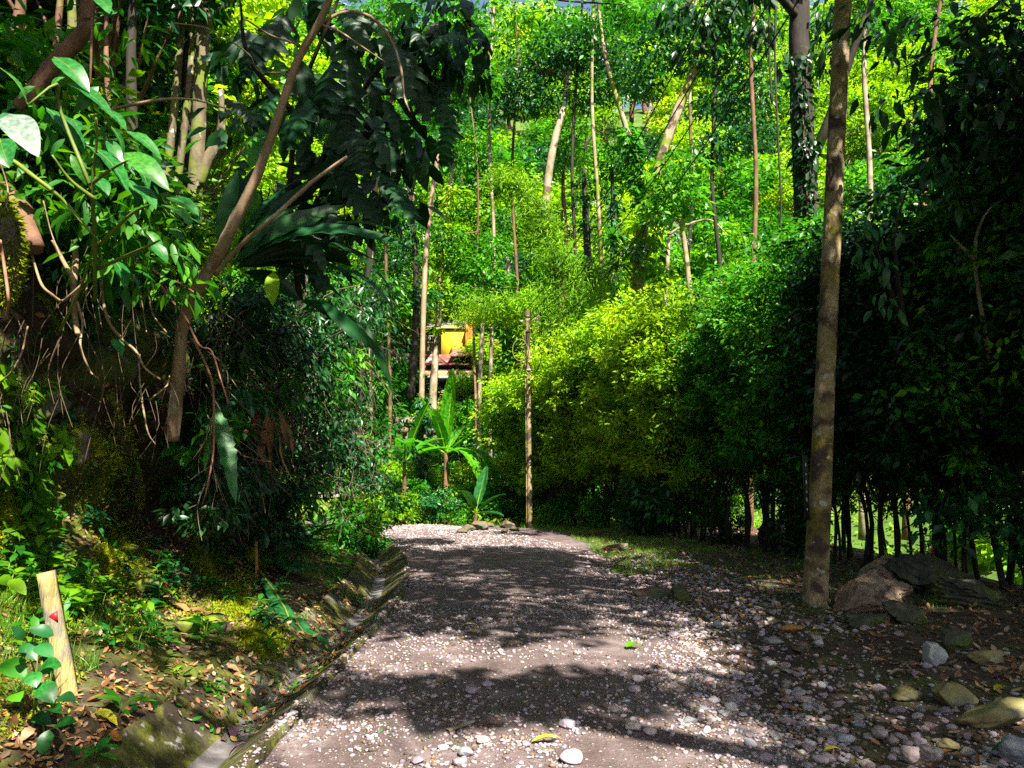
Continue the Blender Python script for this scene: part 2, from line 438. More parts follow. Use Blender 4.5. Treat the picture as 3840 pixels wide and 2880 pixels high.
M['forest_floor'] = noise_mat('forest_floor', [(.3, (.02, .05, .006)), (.5, (.05, .10, .01)), (.75, (.10, .11, .03))], .6, .95, .5, detail=8, bump_scale=3, bdist=.2)
M['concrete_moss'] = noise_mat('concrete_moss', [(.3, (.09, .085, .075)), (.7, (.19, .18, .165))], 7, .92, .9, blot=[((.045, .045, .007), .9, .3, .5), ((.022, .015, .009), 2.0, .44, .56), ((.10, .11, .008), 7, .52, .66), ((.2, .19, .18), 14, .62, .7)], bump_scale=26, bdist=.03)
M['silt'] = noise_mat('silt', [(.3, (.06, .052, .05)), (.7, (.14, .13, .135))], 12, .85, .5, bump_scale=60)
M['concrete'] = noise_mat('concrete', [(.3, (.13, .095, .05)), (.7, (.34, .26, .15))], 5, .85, .6, stretch=(1, 1, .4), blot=[((.12, .10, .01), 1.5, .45, .6), ((.05, .032, .02), 3.5, .48, .58), ((.3, .28, .22), 9, .62, .68)], bump_scale=40)
M['wood_stake'] = noise_mat('wood_stake', [(.3, (.12, .08, .025)), (.55, (.3, .23, .09)), (.8, (.42, .36, .2))], 30, .85, .8, stretch=(1, 1, .1), blot=[((.15, .14, .11), 9, .5, .62), ((.12, .13, .02), 4, .56, .66)])
M['wood_orange'] = noise_mat('wood_orange', [(.3, (.2, .08, .02)), (.7, (.4, .2, .06))], 9, .75, .4, stretch=(1, 1, .12))
def flat(name, c, rough=.6, spec=.3, metal=0):
    return noise_mat(name, [(.3, tuple(v * .8 for v in c)), (.7, tuple(min(1, v * 1.15) for v in c))], 5, rough, .08, spec=spec)
M['red_paint'] = flat('red_paint', (.6, .01, .012), .5)
M['wire'] = flat('wire', (.012, .012, .014), .5)
M['metal'] = flat('metal', (.25, .25, .27), .4)
M['black'] = flat('black', (.01, .01, .01), .6)
M['yellow_wall'] = flat('yellow_wall', (.48, .30, .012), .8)
M['orange_paint'] = flat('orange_paint', (.4, .13, .012), .7)
M['roof_grey'] = noise_mat('roof_grey', [(.3, (.14, .13, .11)), (.7, (.3, .28, .26))], 2, .7, .2, blot=[((.1, .09, .08), 1.2, .55, .65)])
M['roof_red'] = noise_mat('roof_red', [(.3, (.13, .03, .025)), (.7, (.26, .075, .065))], 2, .6, .2, blot=[((.35, .25, .24), 1.3, .5, .66), ((.1, .04, .03), 3, .55, .7)])
M['roof_rust'] = noise_mat('roof_rust', [(.3, (.14, .05, .03)), (.7, (.3, .12, .08))], 3, .7, .2)
M['slab'] = noise_mat('slab', [(.3, (.15, .12, .05)), (.7, (.32, .26, .12))], 2, .8, .3)
M['teal_paint'] = flat('teal_paint', (.01, .28, .22), .6)
M['teal_wall'] = flat('teal_wall', (.02, .16, .12), .8)
M['white_paint'] = flat('white_paint', (.3, .3, .28), .6)
M['wall_dark'] = flat('wall_dark', (.11, .09, .07), .8)
M['wall_ochre'] = noise_mat('wall_ochre', [(.3, (.06, .05, .025)), (.7, (.17, .14, .08))], 1.5, .9, .4)
M['lane'] = noise_mat('lane', [(.3, (.16, .13, .12)), (.7, (.3, .26, .25))], 1.5, .9, .3)
M['cloth_pink'] = flat('cloth_pink', (.5, .03, .3), .8)
M['cloth_blue'] = flat('cloth_blue', (.03, .1, .4), .8)
M['cloth_red'] = flat('cloth_red', (.5, .03, .03), .8)
M['cloth_white'] = flat('cloth_white', (.7, .7, .7), .8)
# ------------------------------------------------------------------ terrain
def xl(y):
    y = np.asarray(y, float)
    return -1.3 - .018 * np.clip(y - 8, 0, None) ** 2
def xr(y):
    y = np.asarray(y, float)
    return 1.5 + .08 * np.sin(y * .9) + .06 * np.sin(y * 2.3 + 1) - .12 * np.clip(y - 19, 0, None) ** 2
def base(y):
    return np.interp(y, [-10, 4, 20, 26, 31, 36, 42, 46, 52, 90, 125, 150, 200, 400],
                     [0, 0, -.4, -.7, -.3, .2, 1.0, 3.0, 7.5, 36, 59, 66, 50, 40])
def hf(x, y):
    x, y = np.asarray(x, float), np.asarray(y, float)
    z = base(y)
    near = 1 - sstep(22, 34, y)
    z = z + near * sstep(1.5, 3.2, x) * .12 * (1 - sstep(6, 8, x))
    z = z - near * sstep(6.2, 12, x) * 2.2                       # falls away behind the hedge
    z = z + np.clip(x - 12, 0, 60) * .42 * (1 - sstep(40, 90, y)) # slope beyond on the right
    z = z + np.clip(-x - 6.5, 0, 60) * .66 * (1 - sstep(24, 46, y) * .8) * sstep(-40, -30, y + 0 * x) * (1 - sstep(17, 25, y) * (1 - sstep(8, 18, -x)))
    z = z + fbm(x * .12, y * .12, seed=3) * .8 * sstep(24, 45, np.hypot(x * 1.2, y)) + fbm(x * .025, y * .025, seed=9) * 7 * sstep(50, 110, y)
    z = z + fbm(x * .9, y * .9, seed=5) * .05 * sstep(1.5, 2.5, x)
    inroad = (x > xl(y) - .85) & (x < xr(y) - .25) & (y < 26) & (y > -6)
    z = np.where(inroad, z - .35, z)
    inbank = (x <= xl(y) - .85) & (y < 23) & (x > -30)
    z = np.where(inbank, z - .6, z)
    return z
def gz(x, y):
    return float(hf(x, y))

def road_z(x, y):
    x, y = np.asarray(x, float), np.asarray(y, float)
    t = (x - xl(y)) / (xr(y) - xl(y))
    z = base(y) + .02 + .035 * (1 - (2 * t - 1) ** 2) + .012 * fbm(x * 1.5, y * 1.5, seed=21) + .008 * fbm(x * 7, y * 7, seed=22, octv=3)
    return z

def grid_faces(n, m):
    i, j = np.meshgrid(np.arange(n - 1), np.arange(m - 1), indexing='ij')
    a = i * m + j
    return np.stack([a, a + 1, a + m + 1, a + m], -1).reshape(-1, 4)

# ground sheet (denser near the camera)
ys = np.concatenate([np.arange(-12, 0, 1.0), np.arange(0, 26, .16), np.arange(26, 60, .7), np.arange(60, 160, 2.5), np.arange(160, 420, 20)])
xs = np.concatenate([np.arange(-260, -60, 10), np.arange(-60, -12, 2.0), np.arange(-12, 12, .16), np.arange(12, 60, 1.5), np.arange(60, 261, 10)])
Y, X = np.meshgrid(ys, xs, indexing='ij')
Z = hf(X, Y)
gm = mesh('ground', np.stack([X, Y, Z], -1).reshape(-1, 3), grid_faces(len(ys), len(xs))[:, ::-1].copy() if False else grid_faces(len(ys), len(xs)), M['soil'], True)
gm.materials.append(M['forest_floor'])
fy = np.repeat(.5 * (ys[1:] + ys[:-1]), len(xs) - 1); fx = np.tile(.5 * (xs[1:] + xs[:-1]), len(ys) - 1)
gm.polygons.foreach_set('material_index', ((fy > 24) | (fx > 7.5) | (fx < -9)).astype(np.int32))
struct('ground', gm)

# distant blue mountain beyond the valley head
ys = np.linspace(0, 1, 40); xs = np.linspace(-420, 520, 90)
T, X = np.meshgrid(ys, xs, indexing='ij')
Yv = 560 + T * 300
Z = 20 + (250 + 120 * fbm(X * .004, 0, seed=40)) * np.sin(T * math.pi * .5) + fbm(X * .03, Yv * .03, seed=41) * 14
struct('mountain', mesh('mountain', np.stack([X, Yv, Z], -1).reshape(-1, 3), grid_faces(40, 90), M['forest_floor'], True))

# road
ys = np.arange(-4, 26.3, .07)
ts = np.linspace(0, 1, 56)
Y, T = np.meshgrid(ys, ts, indexing='ij')
XL, XR = xl(Y), xr(Y)
wob = .10 * fbm(Y * 2.2, 3.3, seed=31) * (T > .97)
X = XL + (XR + .4 + wob - XL) * T
Zr = road_z(X, Y); bl = sstep(.9, 1.0, T)
Z = Zr * (1 - bl) + (hf(X, Y) - .035) * bl
struct('road', mesh('road', np.stack([X, Y, Z], -1).reshape(-1, 3), grid_faces(len(ys), len(ts)), M['road'], True))
# shoulder skirt closing the road's right edge down to the ground
# (ground sheet lies 0.35 lower under the road)

# drainage channel left of the road
prof = [(0.04, -.28), (0.0, .03), (-.06, .028), (-.16, -.03), (-.28, -.12), (-.37, -.185), (-.44, -.20), (-.52, -.195), (-.62, -.12), (-.72, -.03), (-.82, .05), (-.88, .04), (-.92, -.3)]
_pp = smooth_path([(a, 0, b) for a, b in prof], 42); prof = [(q[0], q[2]) for q in _pp]
ys = np.arange(-4, 22.5, .12)
V = []
for y in ys:
    x0, b = float(xl(y)), float(base(y))
    for k, (dx, dz) in enumerate(prof):
        n = 0.007 * vn(y * 3, k * .5, seed=50) + .014 * vn(y * .7, k * .25, seed=51)
        V.append((x0 + dx + n, y, b + .02 + dz + n))
gf = grid_faces(len(ys), len(prof))
cm = mesh('drainage_channel', V, gf, M['concrete_moss'], True)
cm.materials.append(M['silt'])
kk = np.tile(np.arange(len(prof) - 1), len(ys) - 1)
cm.polygons.foreach_set('material_index', ((kk >= 18) & (kk <= 24)).astype(np.int32))
struct('drainage_channel', cm)

# left bank : profile swept along the road, with overhang
PU = [-.03, .2, .9, 1.45, 1.78, 1.84, 1.76, 1.70, 1.88, 2.4, 4.1, 8, 20, 34]
PH = [-.22, .05, .3, .62, .85, 1.45, 2.1, 2.75, 3.15, 3.5, 4.6, 8, 17, 28]
PS = np.concatenate([[0], np.cumsum(np.hypot(np.diff(PU), np.diff(PH)))])
def bank(y, s):
    """point on bank at road distance y and profile length s"""
    y, s = np.asarray(y, float), np.asarray(s, float)
    u = np.interp(s, PS, PU); h = np.interp(s, PS, PH)
    fade = 1 - sstep(15.5, 24, y) * .93
    low = np.where(s < PS[4], .68 + .42 * sstep(4.2, 7.0, y), 1) 
    low = np.where(s >= PS[4], 1, low)
    h2 = np.where(s < PS[4], h * low, h - (1 - (.68 + .42 * sstep(4.2, 7.0, y))) * PH[4] * (1 - sstep(PS[4], PS[8], s)))
    h2 = np.where(s > PS[1], h2, h)
    x = xl(y) - .80 - u * (1 + .25 * (1 - fade))
    z = base(y) + .02 + h2 * np.where(h2 > .1, fade, 1)
    x = x + .09 * fbm(y * 1.1, 7.7, seed=64) * (1 - sstep(.5, 1.2, s)) + .03 * fbm(y * 6, s * 6, seed=65) * (1 - sstep(.5, 1.2, s))
    amp = sstep(0.1, 1.5, s) * np.where(s > PS[9], 1.4, 1)
    n1 = fbm(y * .55, s * .5, seed=60); n2 = fbm(y * 2.1, s * 2.1, seed=61)
    x = x + amp * (.30 * n1 + .11 * n2)
    z = z + amp * (.14 * n1 + .06 * fbm(y * 1.9, s * 1.9, seed=62))
    return np.stack([x, y + amp * .1 * n2, z], -1)
ss = np.concatenate([np.arange(0, PS[9] + 1, .06), np.linspace(PS[9] + 1.1, PS[-1], 40)])
ys = np.concatenate([np.arange(-6, 0, .5), np.arange(0, 24.2, .085)])
Y, SS = np.meshgrid(ys, ss, indexing='ij')
struct('earth_bank', mesh('earth_bank', bank(Y, SS).reshape(-1, 3), grid_faces(len(ys), len(ss)), M['bank'], True))
def bank_n(y, s):
    a, b, c = bank(y, s), bank(y + .05, s), bank(y, s + .05)
    n = np.cross(b - a, c - a)
    n = norm(n)
    return np.where((n[..., 0:1] * .8 + n[..., 2:3]) < 0, -n, n)

# pale lane crossing the valley beyond the bananas
ys_ = np.linspace(0, 1, 60)
V = []
for t in ys_:
    x = -9 + 15 * t; yc = 31.5 + 2.2 * math.sin(t * 3)
    for w in (-1.2, 0, 1.2):
        V.append((x, yc + w, gz(x, yc + w) + .09))
struct('lane', mesh('lane', V, grid_faces(60, 3), M['lane'], True))
# ------------------------------------------------------------------ vegetation builders
def clump_leaves(centers, radii, n_per, size, tmpl, flat_=.65, droop=.35, spread=1.0, szvar=.35, bias=None):
    """leaves in clumps; returns pos,dir,up,size arrays"""
    centers = np.asarray(centers, float); radii = np.broadcast_to(np.asarray(radii, float), (len(centers),))
    n_per = np.broadcast_to(np.asarray(n_per), (len(centers),)).astype(int)
    idx = np.repeat(np.arange(len(centers)), n_per); n = len(idx)
    u = rand_unit(n)
    r = RNG.random(n) ** .45
    off = u * r[:, None] * radii[idx][:, None] * np.array([1, 1, flat_])
    pos = centers[idx] + off
    d = norm(u * np.array([1, 1, .4]) + RNG.normal(size=(n, 3)) * .5 + np.array([0, 0, -droop]))
    up = norm(np.array([0, 0, 1.0]) + RNG.normal(size=(n, 3)) * .5 + u * .35)
    sz = size * (1 + szvar * RNG.normal(size=n).clip(-1.8, 1.8))
    return pos, d, up, sz

def crown_mesh(name, centers, radii, n_per, size, mat, w=.5, **k):
    pos, d, up, sz = clump_leaves(centers, radii, n_per, size, None, szvar=.5, **k)
    V, F = cloud(tmpl_small(w), pos, d, up, sz)
    return mesh(name, V, F, mat)

def make_tree(seed, H, cr, ch, tr, nleaf, lsize, nclump, bark, leaf, cr_pow=.6, w=.5, droop=.35, low=None, rel=.33, hedge=False):
    """prototype meshes (trunk, crown) for a tree with base at the origin"""
    rs = np.random.default_rng(seed)
    mb = MB()
    top = H - ch * .45
    P = [(0, 0, -.4)]
    lean = rs.normal(size=2) * .06 * H
    for k in range(1, 6):
        t = k / 5
        P.append((lean[0] * t ** 1.5 + rs.normal() * .012 * H, lean[1] * t ** 1.5 + rs.normal() * .012 * H, top * t))
    P = smooth_path(P, 12)
    mb.add(*tube(P, [tr * 1.25, tr, tr * .8, tr * .45], 7, .12, seed))
    cen, rad = [], []
    cz = H - ch / 2
    for k in range(nclump):
        u = rs.normal(size=3); u /= np.linalg.norm(u)
        rr = rs.random() ** .4
        c = np.array([lean[0] + u[0] * cr * rr, lean[1] + u[1] * cr * rr, cz + u[2] * ch / 2 * rr])
        hfac = 1 - .35 * max(0, (c[2] - cz) / (ch / 2))
        c[0] = lean[0] + (c[0] - lean[0]) * hfac; c[1] = lean[1] + (c[1] - lean[1]) * hfac
        if hedge:
            zt = rs.random() ** hedge; rr = cr * (.35 + .75 * rs.random()) * (1.15 - .5 * abs(zt - .55))
            a_ = rs.random() * 6.28
            c = np.array([lean[0] * zt + math.cos(a_) * rr, lean[1] * zt + math.sin(a_) * rr, 1.25 + zt * (H - 1.35) + .25 * rs.normal()])
        cen.append(c); rad.append(cr * rel * (0.55 + .8 * rs.random()) * (1 if not hedge else .75 + .5 * min(1, c[2] / 3)))
        if k % 2 == 0 or nclump < 14:
            s = P[int(min(11, max(3, 11 * (c[2] - ch * .35) / top * .9)))]
            mid = s * .45 + c * .55 + np.array([0, 0, -.05 * H * rs.random()])
            mb.add(*tube(smooth_path([s, mid, c], 6), [tr * .4, tr * .22, tr * .07], 5, .1, seed + k, cap=False))
    trunk = mb.mesh('trunk', bark, True)
    per = max(4, nleaf // nclump)
    crown = crown_mesh('crown', cen, rad, per, lsize, leaf, w=w, droop=droop)
    return trunk, crown

def plant_tree(name, proto, loc, label, cat='tree', group=None, sc_=1.0, rz=None, sz=None):
    r = thing(name, label, cat, (0, 0, 0), group)
    for nm, me in zip(('trunk', 'crown'), proto):
        link(nm, me, r)
    r.location = loc
    r.rotation_euler = (0, 0, RNG.random() * 6.28 if rz is None else rz)
    r.scale = (sc_, sc_, sz or sc_)
    return r

# prototype forest trees: far (big clumped leaves), mid and near
FAR = [make_tree(100 + i, 11 + (i % 3), 3.6 + .5 * (i % 2), 7 + (i % 4) * .5, .18, 7200, .29, 36 + 3 * i,
                 M['bark_pale'] if i % 2 else M['bark_brown'], M[['leaf_yellow', 'leaf_mid', 'leaf_yellow', 'leaf_teal', 'leaf_mid', 'leaf_yellow'][i]], w=.55) for i in range(6)]
FARK = ['yellow green', 'mid green', 'yellow green', 'blue green', 'mid green', 'yellow green']
rs = np.random.default_rng(5)

def bg_region(px, py):
    a = 'left' if px < 440 else ('middle' if px < 560 else ('right' if px < 700 else 'far right'))
    return a

# hillside wood, row after row up the slope
def project(p):
    """pixel of a world point (for culling only)"""
    v = Vector(p) - Vector((0, 0, 1.6))
    cy, sy = math.cos(PITCH), math.sin(PITCH)
    dz = v.y * cy + v.z * sy; up = -v.y * sy + v.z * cy
    if dz < .1: return (-9999, -9999)
    return 512 + FPX * v.x / dz, 384 - FPX * up / dz

HILL = 'trees covering the far hillside'
count = 0
rows = [(35, 4.6), (39.5, 4.8), (44, 5), (49, 5), (54, 5.2), (60, 5.6), (67, 6), (75, 6.5), (84, 7), (94, 8), (105, 9), (118, 10), (132, 11)]
for ri, (yy, sp) in enumerate(rows):
    x = -yy * .50
    while x < yy * .80:
        x += sp * (.75 + .5 * rs.random())
        y = yy + rs.normal() * sp * .3
        z = gz(x, y)
        s = (.62 + .35 * rs.random()) * (1 + .012 * (yy - 35))
        px, py = project((x, y, z + 8 * s))
        # keep the clearing round the houses open
        bx, by = project((x, y, z))
        if yy < 53 and 412 < px < 500: continue
        if yy < 43 and 362 < px < 512: continue
        if px > 1090 or px < 130 or py > 520 or py < -160:
            continue
        k = int(rs.integers(0, 6))
        if px > 690 and yy < 50 and k in (0, 2): k = 1
        where = ['at the foot of', 'low on', 'a third of the way up', 'halfway up', 'well up', 'high on', 'near the top of'][[yy < 38, yy < 46, yy < 56, yy < 72, yy < 90, yy < 112, True].index(True)]
        sname = [b for a, b in ((300, 'left edge'), (372, 'behind the strap leaf plant'), (415, 'left of the brown trunk'), (445, 'by the spotted pale trunk'), (490, 'above the houses'), (530, 'above the far pole'), (575, 'by the tall pale trunk'), (625, 'left of the mossy tree'), (665, 'behind the mossy tree'), (720, 'right of the mossy tree'), (780, 'left of the thick dark trunk'), (850, 'behind the concrete pole'), (920, 'right of the concrete pole'), (985, 'near the right edge'), (9999, 'at the right edge')) if px < a][0]
        plant_tree('forest_tree', FAR[k], (x, y, z - .3), '%s tree %s the hillside, %s' % (FARK[k], where, sname),
                   group=HILL, sc_=s, sz=s * (.9 + .3 * rs.random()))
        count += 1
print('hill trees', count)

# scrub on the slope right behind the road bend (fills between the trees)
BUSH = [make_tree(200 + i, 2.6, 1.5, 2.3, .05, 2600, .17, 16, M['bark_brown'], M[['leaf_yellow', 'leaf_mid', 'leaf_teal', 'leaf_mid'][i]], w=.5, rel=.42) for i in range(4)]
BUSHK = ['yellow green', 'mid green', 'dark blue green', 'mid green']
rs = np.random.default_rng(15)
for i in range(150):
    y = 26.5 + 26 * rs.random() ** 1.3
    x = -y * .46 + y * 1.05 * rs.random()
    px, py = project((x, y, gz(x, y) + 1))
    if px < 300 or px > 1040: continue
    if 395 < px < 485 and y > 29: continue
    if x > 1.0 and y < 27: continue
    k = int(rs.integers(0, 4))
    s = .5 + .5 * rs.random()
    if 340 < px < 500: s *= .55
    plant_tree('bush', BUSH[k], (x, y, gz(x, y) - .15), '%s bush %s' % (BUSHK[k],
        'among the banana plants below the houses' if px < 500 else ('behind the sunlit middle hedge' if px < 690 else 'on the slope seen through the right-hand hedge')),
        'bush', 'bushes on the valley floor', s)

# slope beyond the right hand hedge: sunlit scrub seen between the stems
rs = np.random.default_rng(16)
for i in range(60):
    y = 9 + 24 * rs.random(); x = y * (.42 + .42 * rs.random()) + 4.5
    if x < 9: continue
    k = int(rs.integers(0, 2))
    s = .6 + .5 * rs.random()
    plant_tree('bush', BUSH[k], (x, y, gz(x, y) - .15), '%s bush in the sun on the slope seen through the right-hand hedge' % BUSHK[k], 'bush', 'bushes behind the right-hand hedge', s)

# ------------------------------------------------------------------ hand placed trees of the middle distance
def clumps_px(lst):
    c, r = [], []
    for (px, py, d, rad) in lst:
        c.append(at(px, py, d)); r.append(rad)
    return c, r

def px_tree(name, label, cat, path, radii, bark, clumps=None, leaf=None, lsize=.16, per=140, limbs=(), group=None, w=.5, droop=.5, sides=8, flat_=.7):
    P = [at(*p) for p in path]
    root = thing(name, label, cat, P[0], group)
    mb = MB(); mb.add(*tube(smooth_path(P, max(10, 6 * len(P))), radii, sides, .12, len(path)))
    link('trunk', mb.mesh('trunk', bark, True), root)
    for lp, lr in limbs:
        Q = [at(*p) for p in lp]
        lb = MB(); lb.add(*tube(smooth_path(Q, max(8, 5 * len(Q))), lr, 6, .12, 3))
        link('limb', lb.mesh('limb', bark, True), root)
    if clumps:
        c, r = clumps_px(clumps)
        link('crown', crown_mesh('crown', c, r, [int(per * max(.3, (q / .6) ** 2)) for q in r], lsize, leaf, w=w, droop=droop, flat_=flat_), root)
    return root

def gbase(px, d):
    """photo pixel row of the ground at column px, distance d"""
    x = (px - 512) / FPX * d
    return project((x, d, gz(x, d)))[1]

d = 27
px_tree('slender_tree', 'slender brown lit trunk rising straight in front of the red roofs, crown hidden in leaves', 'tree',
        [(421, 512, d), (421, 430, d), (423, 330, d), (426, 250, d), (434, 180, d), (444, 122, d), (452, 60, d)], [.12, .10, .09, .08, .05], M['bark_smooth'],
        [(430, 60, d, 1.3), (470, 80, d, 1.2), (455, 30, d, 1.3), (440, 110, d, .7)], M['leaf_mid'], .2, 260)
d = 36
px_tree('slender_tree', 'pale grey spotted trunk just left of the yellow house', 'tree',
        [(432, 420, d), (434, 375, d), (438, 325, d), (442, 240, d), (449, 190, d), (457, 150, d)], [.2, .18, .15, .13, .1, .07], M['bark_pale'],
        [(450, 250, d, 1.3), (470, 272, d, 1.1), (430, 290, d, .9), (465, 300, d, .8), (400, 250, d, 1.2), (475, 150, d, 1.4), (440, 150, d, 1.2), (447, 235, d, 1.), (410, 215, d, 1.0)], M['leaf_mid'], .2, 160, limbs=[([(441, 245, d), (460, 235, d), (478, 232, d)], [.08, .05, .03])])
d = 34
px_tree('slender_tree', 'dark trunk at the left edge of the red and yellow houses', 'tree',
        [(410, 400, d), (413, 370, d), (416, 310, d), (415, 250, d), (409, 200, d), (404, 150, d)], [.2, .18, .15, .13, .1, .05], M['bark_dark'],
        [(405, 290, d, 1.1), (425, 300, d, .8), (395, 265, d, 1.2), (415, 230, d, 1.2), (398, 180, d, 1.4), (410, 135, d, 1.5)], M['leaf_teal'], .18, 150, limbs=[([(409, 205, d), (420, 160, d), (428, 140, d)], [.09, .06, .03])])
d = 30
px_tree('tall_tree', 'tall pale trunk leaning right above the middle hedge with a dark crown', 'tree',
        [(535, 330, d), (541, 260, d), (546, 200, d), (550, 165, d), (556, 134, d), (563, 110, d), (567, 83, d), (569, 70, d)], [.2, .17, .155, .13, .10], M['bark_pale'],
        [(600, 50, d, 1.5), (570, 40, d, 1.6), (535, 62, d, 1.3), (520, 90, d, 1.0), (545, 98, d, .9), (498, 84, d, 1.), (590, 92, d, 1.1), (560, 60, d, 1.3), (620, 80, d, 1.2), (525, 108, d, .7), (505, 110, d, .6)], M['leaf_teal'], .17, 210,
        limbs=[([(568, 72, d), (577, 52, d), (585, 40, d)], [.12, .09, .05]), ([(568, 76, d), (553, 72, d), (541, 70, d), (532, 60, d)], [.10, .12, .09, .03]), ([(562, 50, d), (562, 62, d), (567, 78, d)], [.03, .05, .06])])
d = 24
mossy = px_tree('mossy_tree', 'big leaning tree with mossy pale bark and epiphytes right of centre', 'tree',
        [(622, 500, d), (627, 400, d), (637, 300, d), (640, 245, d), (648, 205, d), (662, 155, d), (677, 112, d), (692, 76, d), (702, 40, d), (708, -10, d)], [.16, .18, .2, .21, .17, .155, .165, .15, .12, .08], M['bark_mossy'],
        [(700, 50, d, 1.2), (735, 60, d, 1.2), (672, 20, d, 1.0), (655, 50, d, 1.0), (725, 100, d, 1.), (640, 75, d, .9), (735, 20, d, 1.), (742, 132, d, 1.0), (760, 90, d, 1.2), (715, 148, d, .8)], M['leaf_teal'], .17, 190,
        limbs=[([(640, 250, d), (644, 205, d), (640, 170, d), (630, 140, d), (622, 115, d), (606, 60, d), (597, -5, d)], [.17, .16, .14, .11, .08, .07, .045]),
               ([(700, 52, d), (712, 30, d), (722, 4, d)], [.09, .07, .04]), ([(668, 235, d), (684, 226, d), (710, 220, d), (728, 236, d)], [.05, .04, .03, .015])])
d = 25
px_tree('slender_tree', 'thin white pole-straight trunk right of the mossy tree', 'tree',
        [(658, 540, d), (661, 430, d), (663, 380, d), (664, 320, d), (667, 270, d), (669, 232, d)], [.10, .09, .085, .08, .08, .06], M['bark_pale'],
        [(664, 330, d, .3), (655, 320, d, .35), (672, 225, d, .5), (680, 240, d, .4)], M['leaf_silver'], .13, 120)
for (pth, rr, bk, lab) in [
    ([(560, 330, 33), (563, 290, 33), (566, 240, 33), (563, 190, 33), (565, 150, 33)], [.12, .11, .1, .05], 'bark_brown', 'thin brown trunk behind the bamboo, right of the tall pale tree'),
    ([(612, 320, 31), (613, 260, 31), (613, 210, 31), (612, 165, 31)], [.12, .12, .1, .06], 'bark_dark', 'thin dark straight trunk left of the mossy tree'),
    ([(508, 350, 38), (506, 290, 38), (507, 262, 38), (497, 240, 38)], [.16, .15, .14, .05], 'bark_pale', 'forked pale trunk above the red-brown shed roof'),
    ([(478, 560, 30), (479, 420, 30), (481, 350, 30), (483, 312, 30), (484, 270, 30)], [.1, .09, .08, .05], 'bark_pale', 'thin pale trunk in front of the teal house'),
    ([(372, 480, 32), (371, 330, 32), (371, 250, 32), (370, 205, 32)], [.12, .12, .11, .1], 'bark_pale', 'pale bare trunk at the left edge of the clearing'),
    ([(412, 235, 40), (413, 205, 40), (404, 160, 40), (400, 130, 40)], [.14, .14, .12, .06], 'bark_brown', 'small grey-brown forked tree far up the left slope'),
    ([(383, 430, 35), (382, 350, 35), (376, 300, 35), (378, 250, 35)], [.1, .09, .08, .05], 'bark_mossy', 'crooked yellow-mossy thin trunk left of the rock wall'),
    ([(700, 470, 22), (693, 330, 22), (684, 240, 22), (673, 190, 22)], [.09, .08, .07, .04], 'bark_mossy', 'leaning thin trunk between the mossy tree and the large dark tree'),
]:
    d = pth[0][2]; q = pth[-1]
    px_tree('slender_tree', lab, 'tree', pth, rr, M[bk], [(q[0], q[1], d, .9), (q[0] - 12, q[1] + 22, d, .6), (q[0] + 16, q[1] + 12, d, .7), (q[0] + 8, q[1] - 22, d, .9)], M['leaf_mid'], .17, 200)
vd = 30
px_tree('vine_wrapped_tree', 'dark broken trunk wrapped in pale-leaved climbers left of the mossy tree', 'tree',
        [(592, 345, vd), (590, 290, vd), (587, 240, vd), (585, 200, vd), (584, 168, vd)], [.18, .17, .15, .12, .06], M['bark_dark'],
        [(585, 180, vd, .5), (583, 200, vd, .5), (588, 225, vd, .5), (596, 240, vd, .55), (588, 262, vd, .5), (598, 285, vd, .4)], M['leaf_teal'], .2, 130,
        limbs=[([(584, 150, vd), (588, 142, vd), (596, 132, vd)], [.06, .06, .03])])
d = 23
px_tree('overhanging_tree', 'leafy tree reaching over the top of the view above the road end', 'tree',
        [(352, 520, 26), (366, 300, 26), (380, 150, 25), (410, 50, 24), (470, -40, d)], [.12, .11, .09, .07, .05], M['bark_dark'],
        [(440, -8, d, .9), (480, 5, d, .7), (520, 12, d, .7), (560, 15, d, .8), (606, -8, d, .8), (500, 40, d, .6), (462, 45, d, .7), (540, 42, d, .6), (400, 10, d, 1.0), (640, 10, d, .8), (585, 28, d, .6), (370, 0, d, 1.), (425, 60, d, .6)], M['leaf_mid'], .17, 120,
        limbs=[([(445, 0, 24), (500, -10, d), (560, 0, d), (630, 5, d)], [.08, .06, .04, .02])])
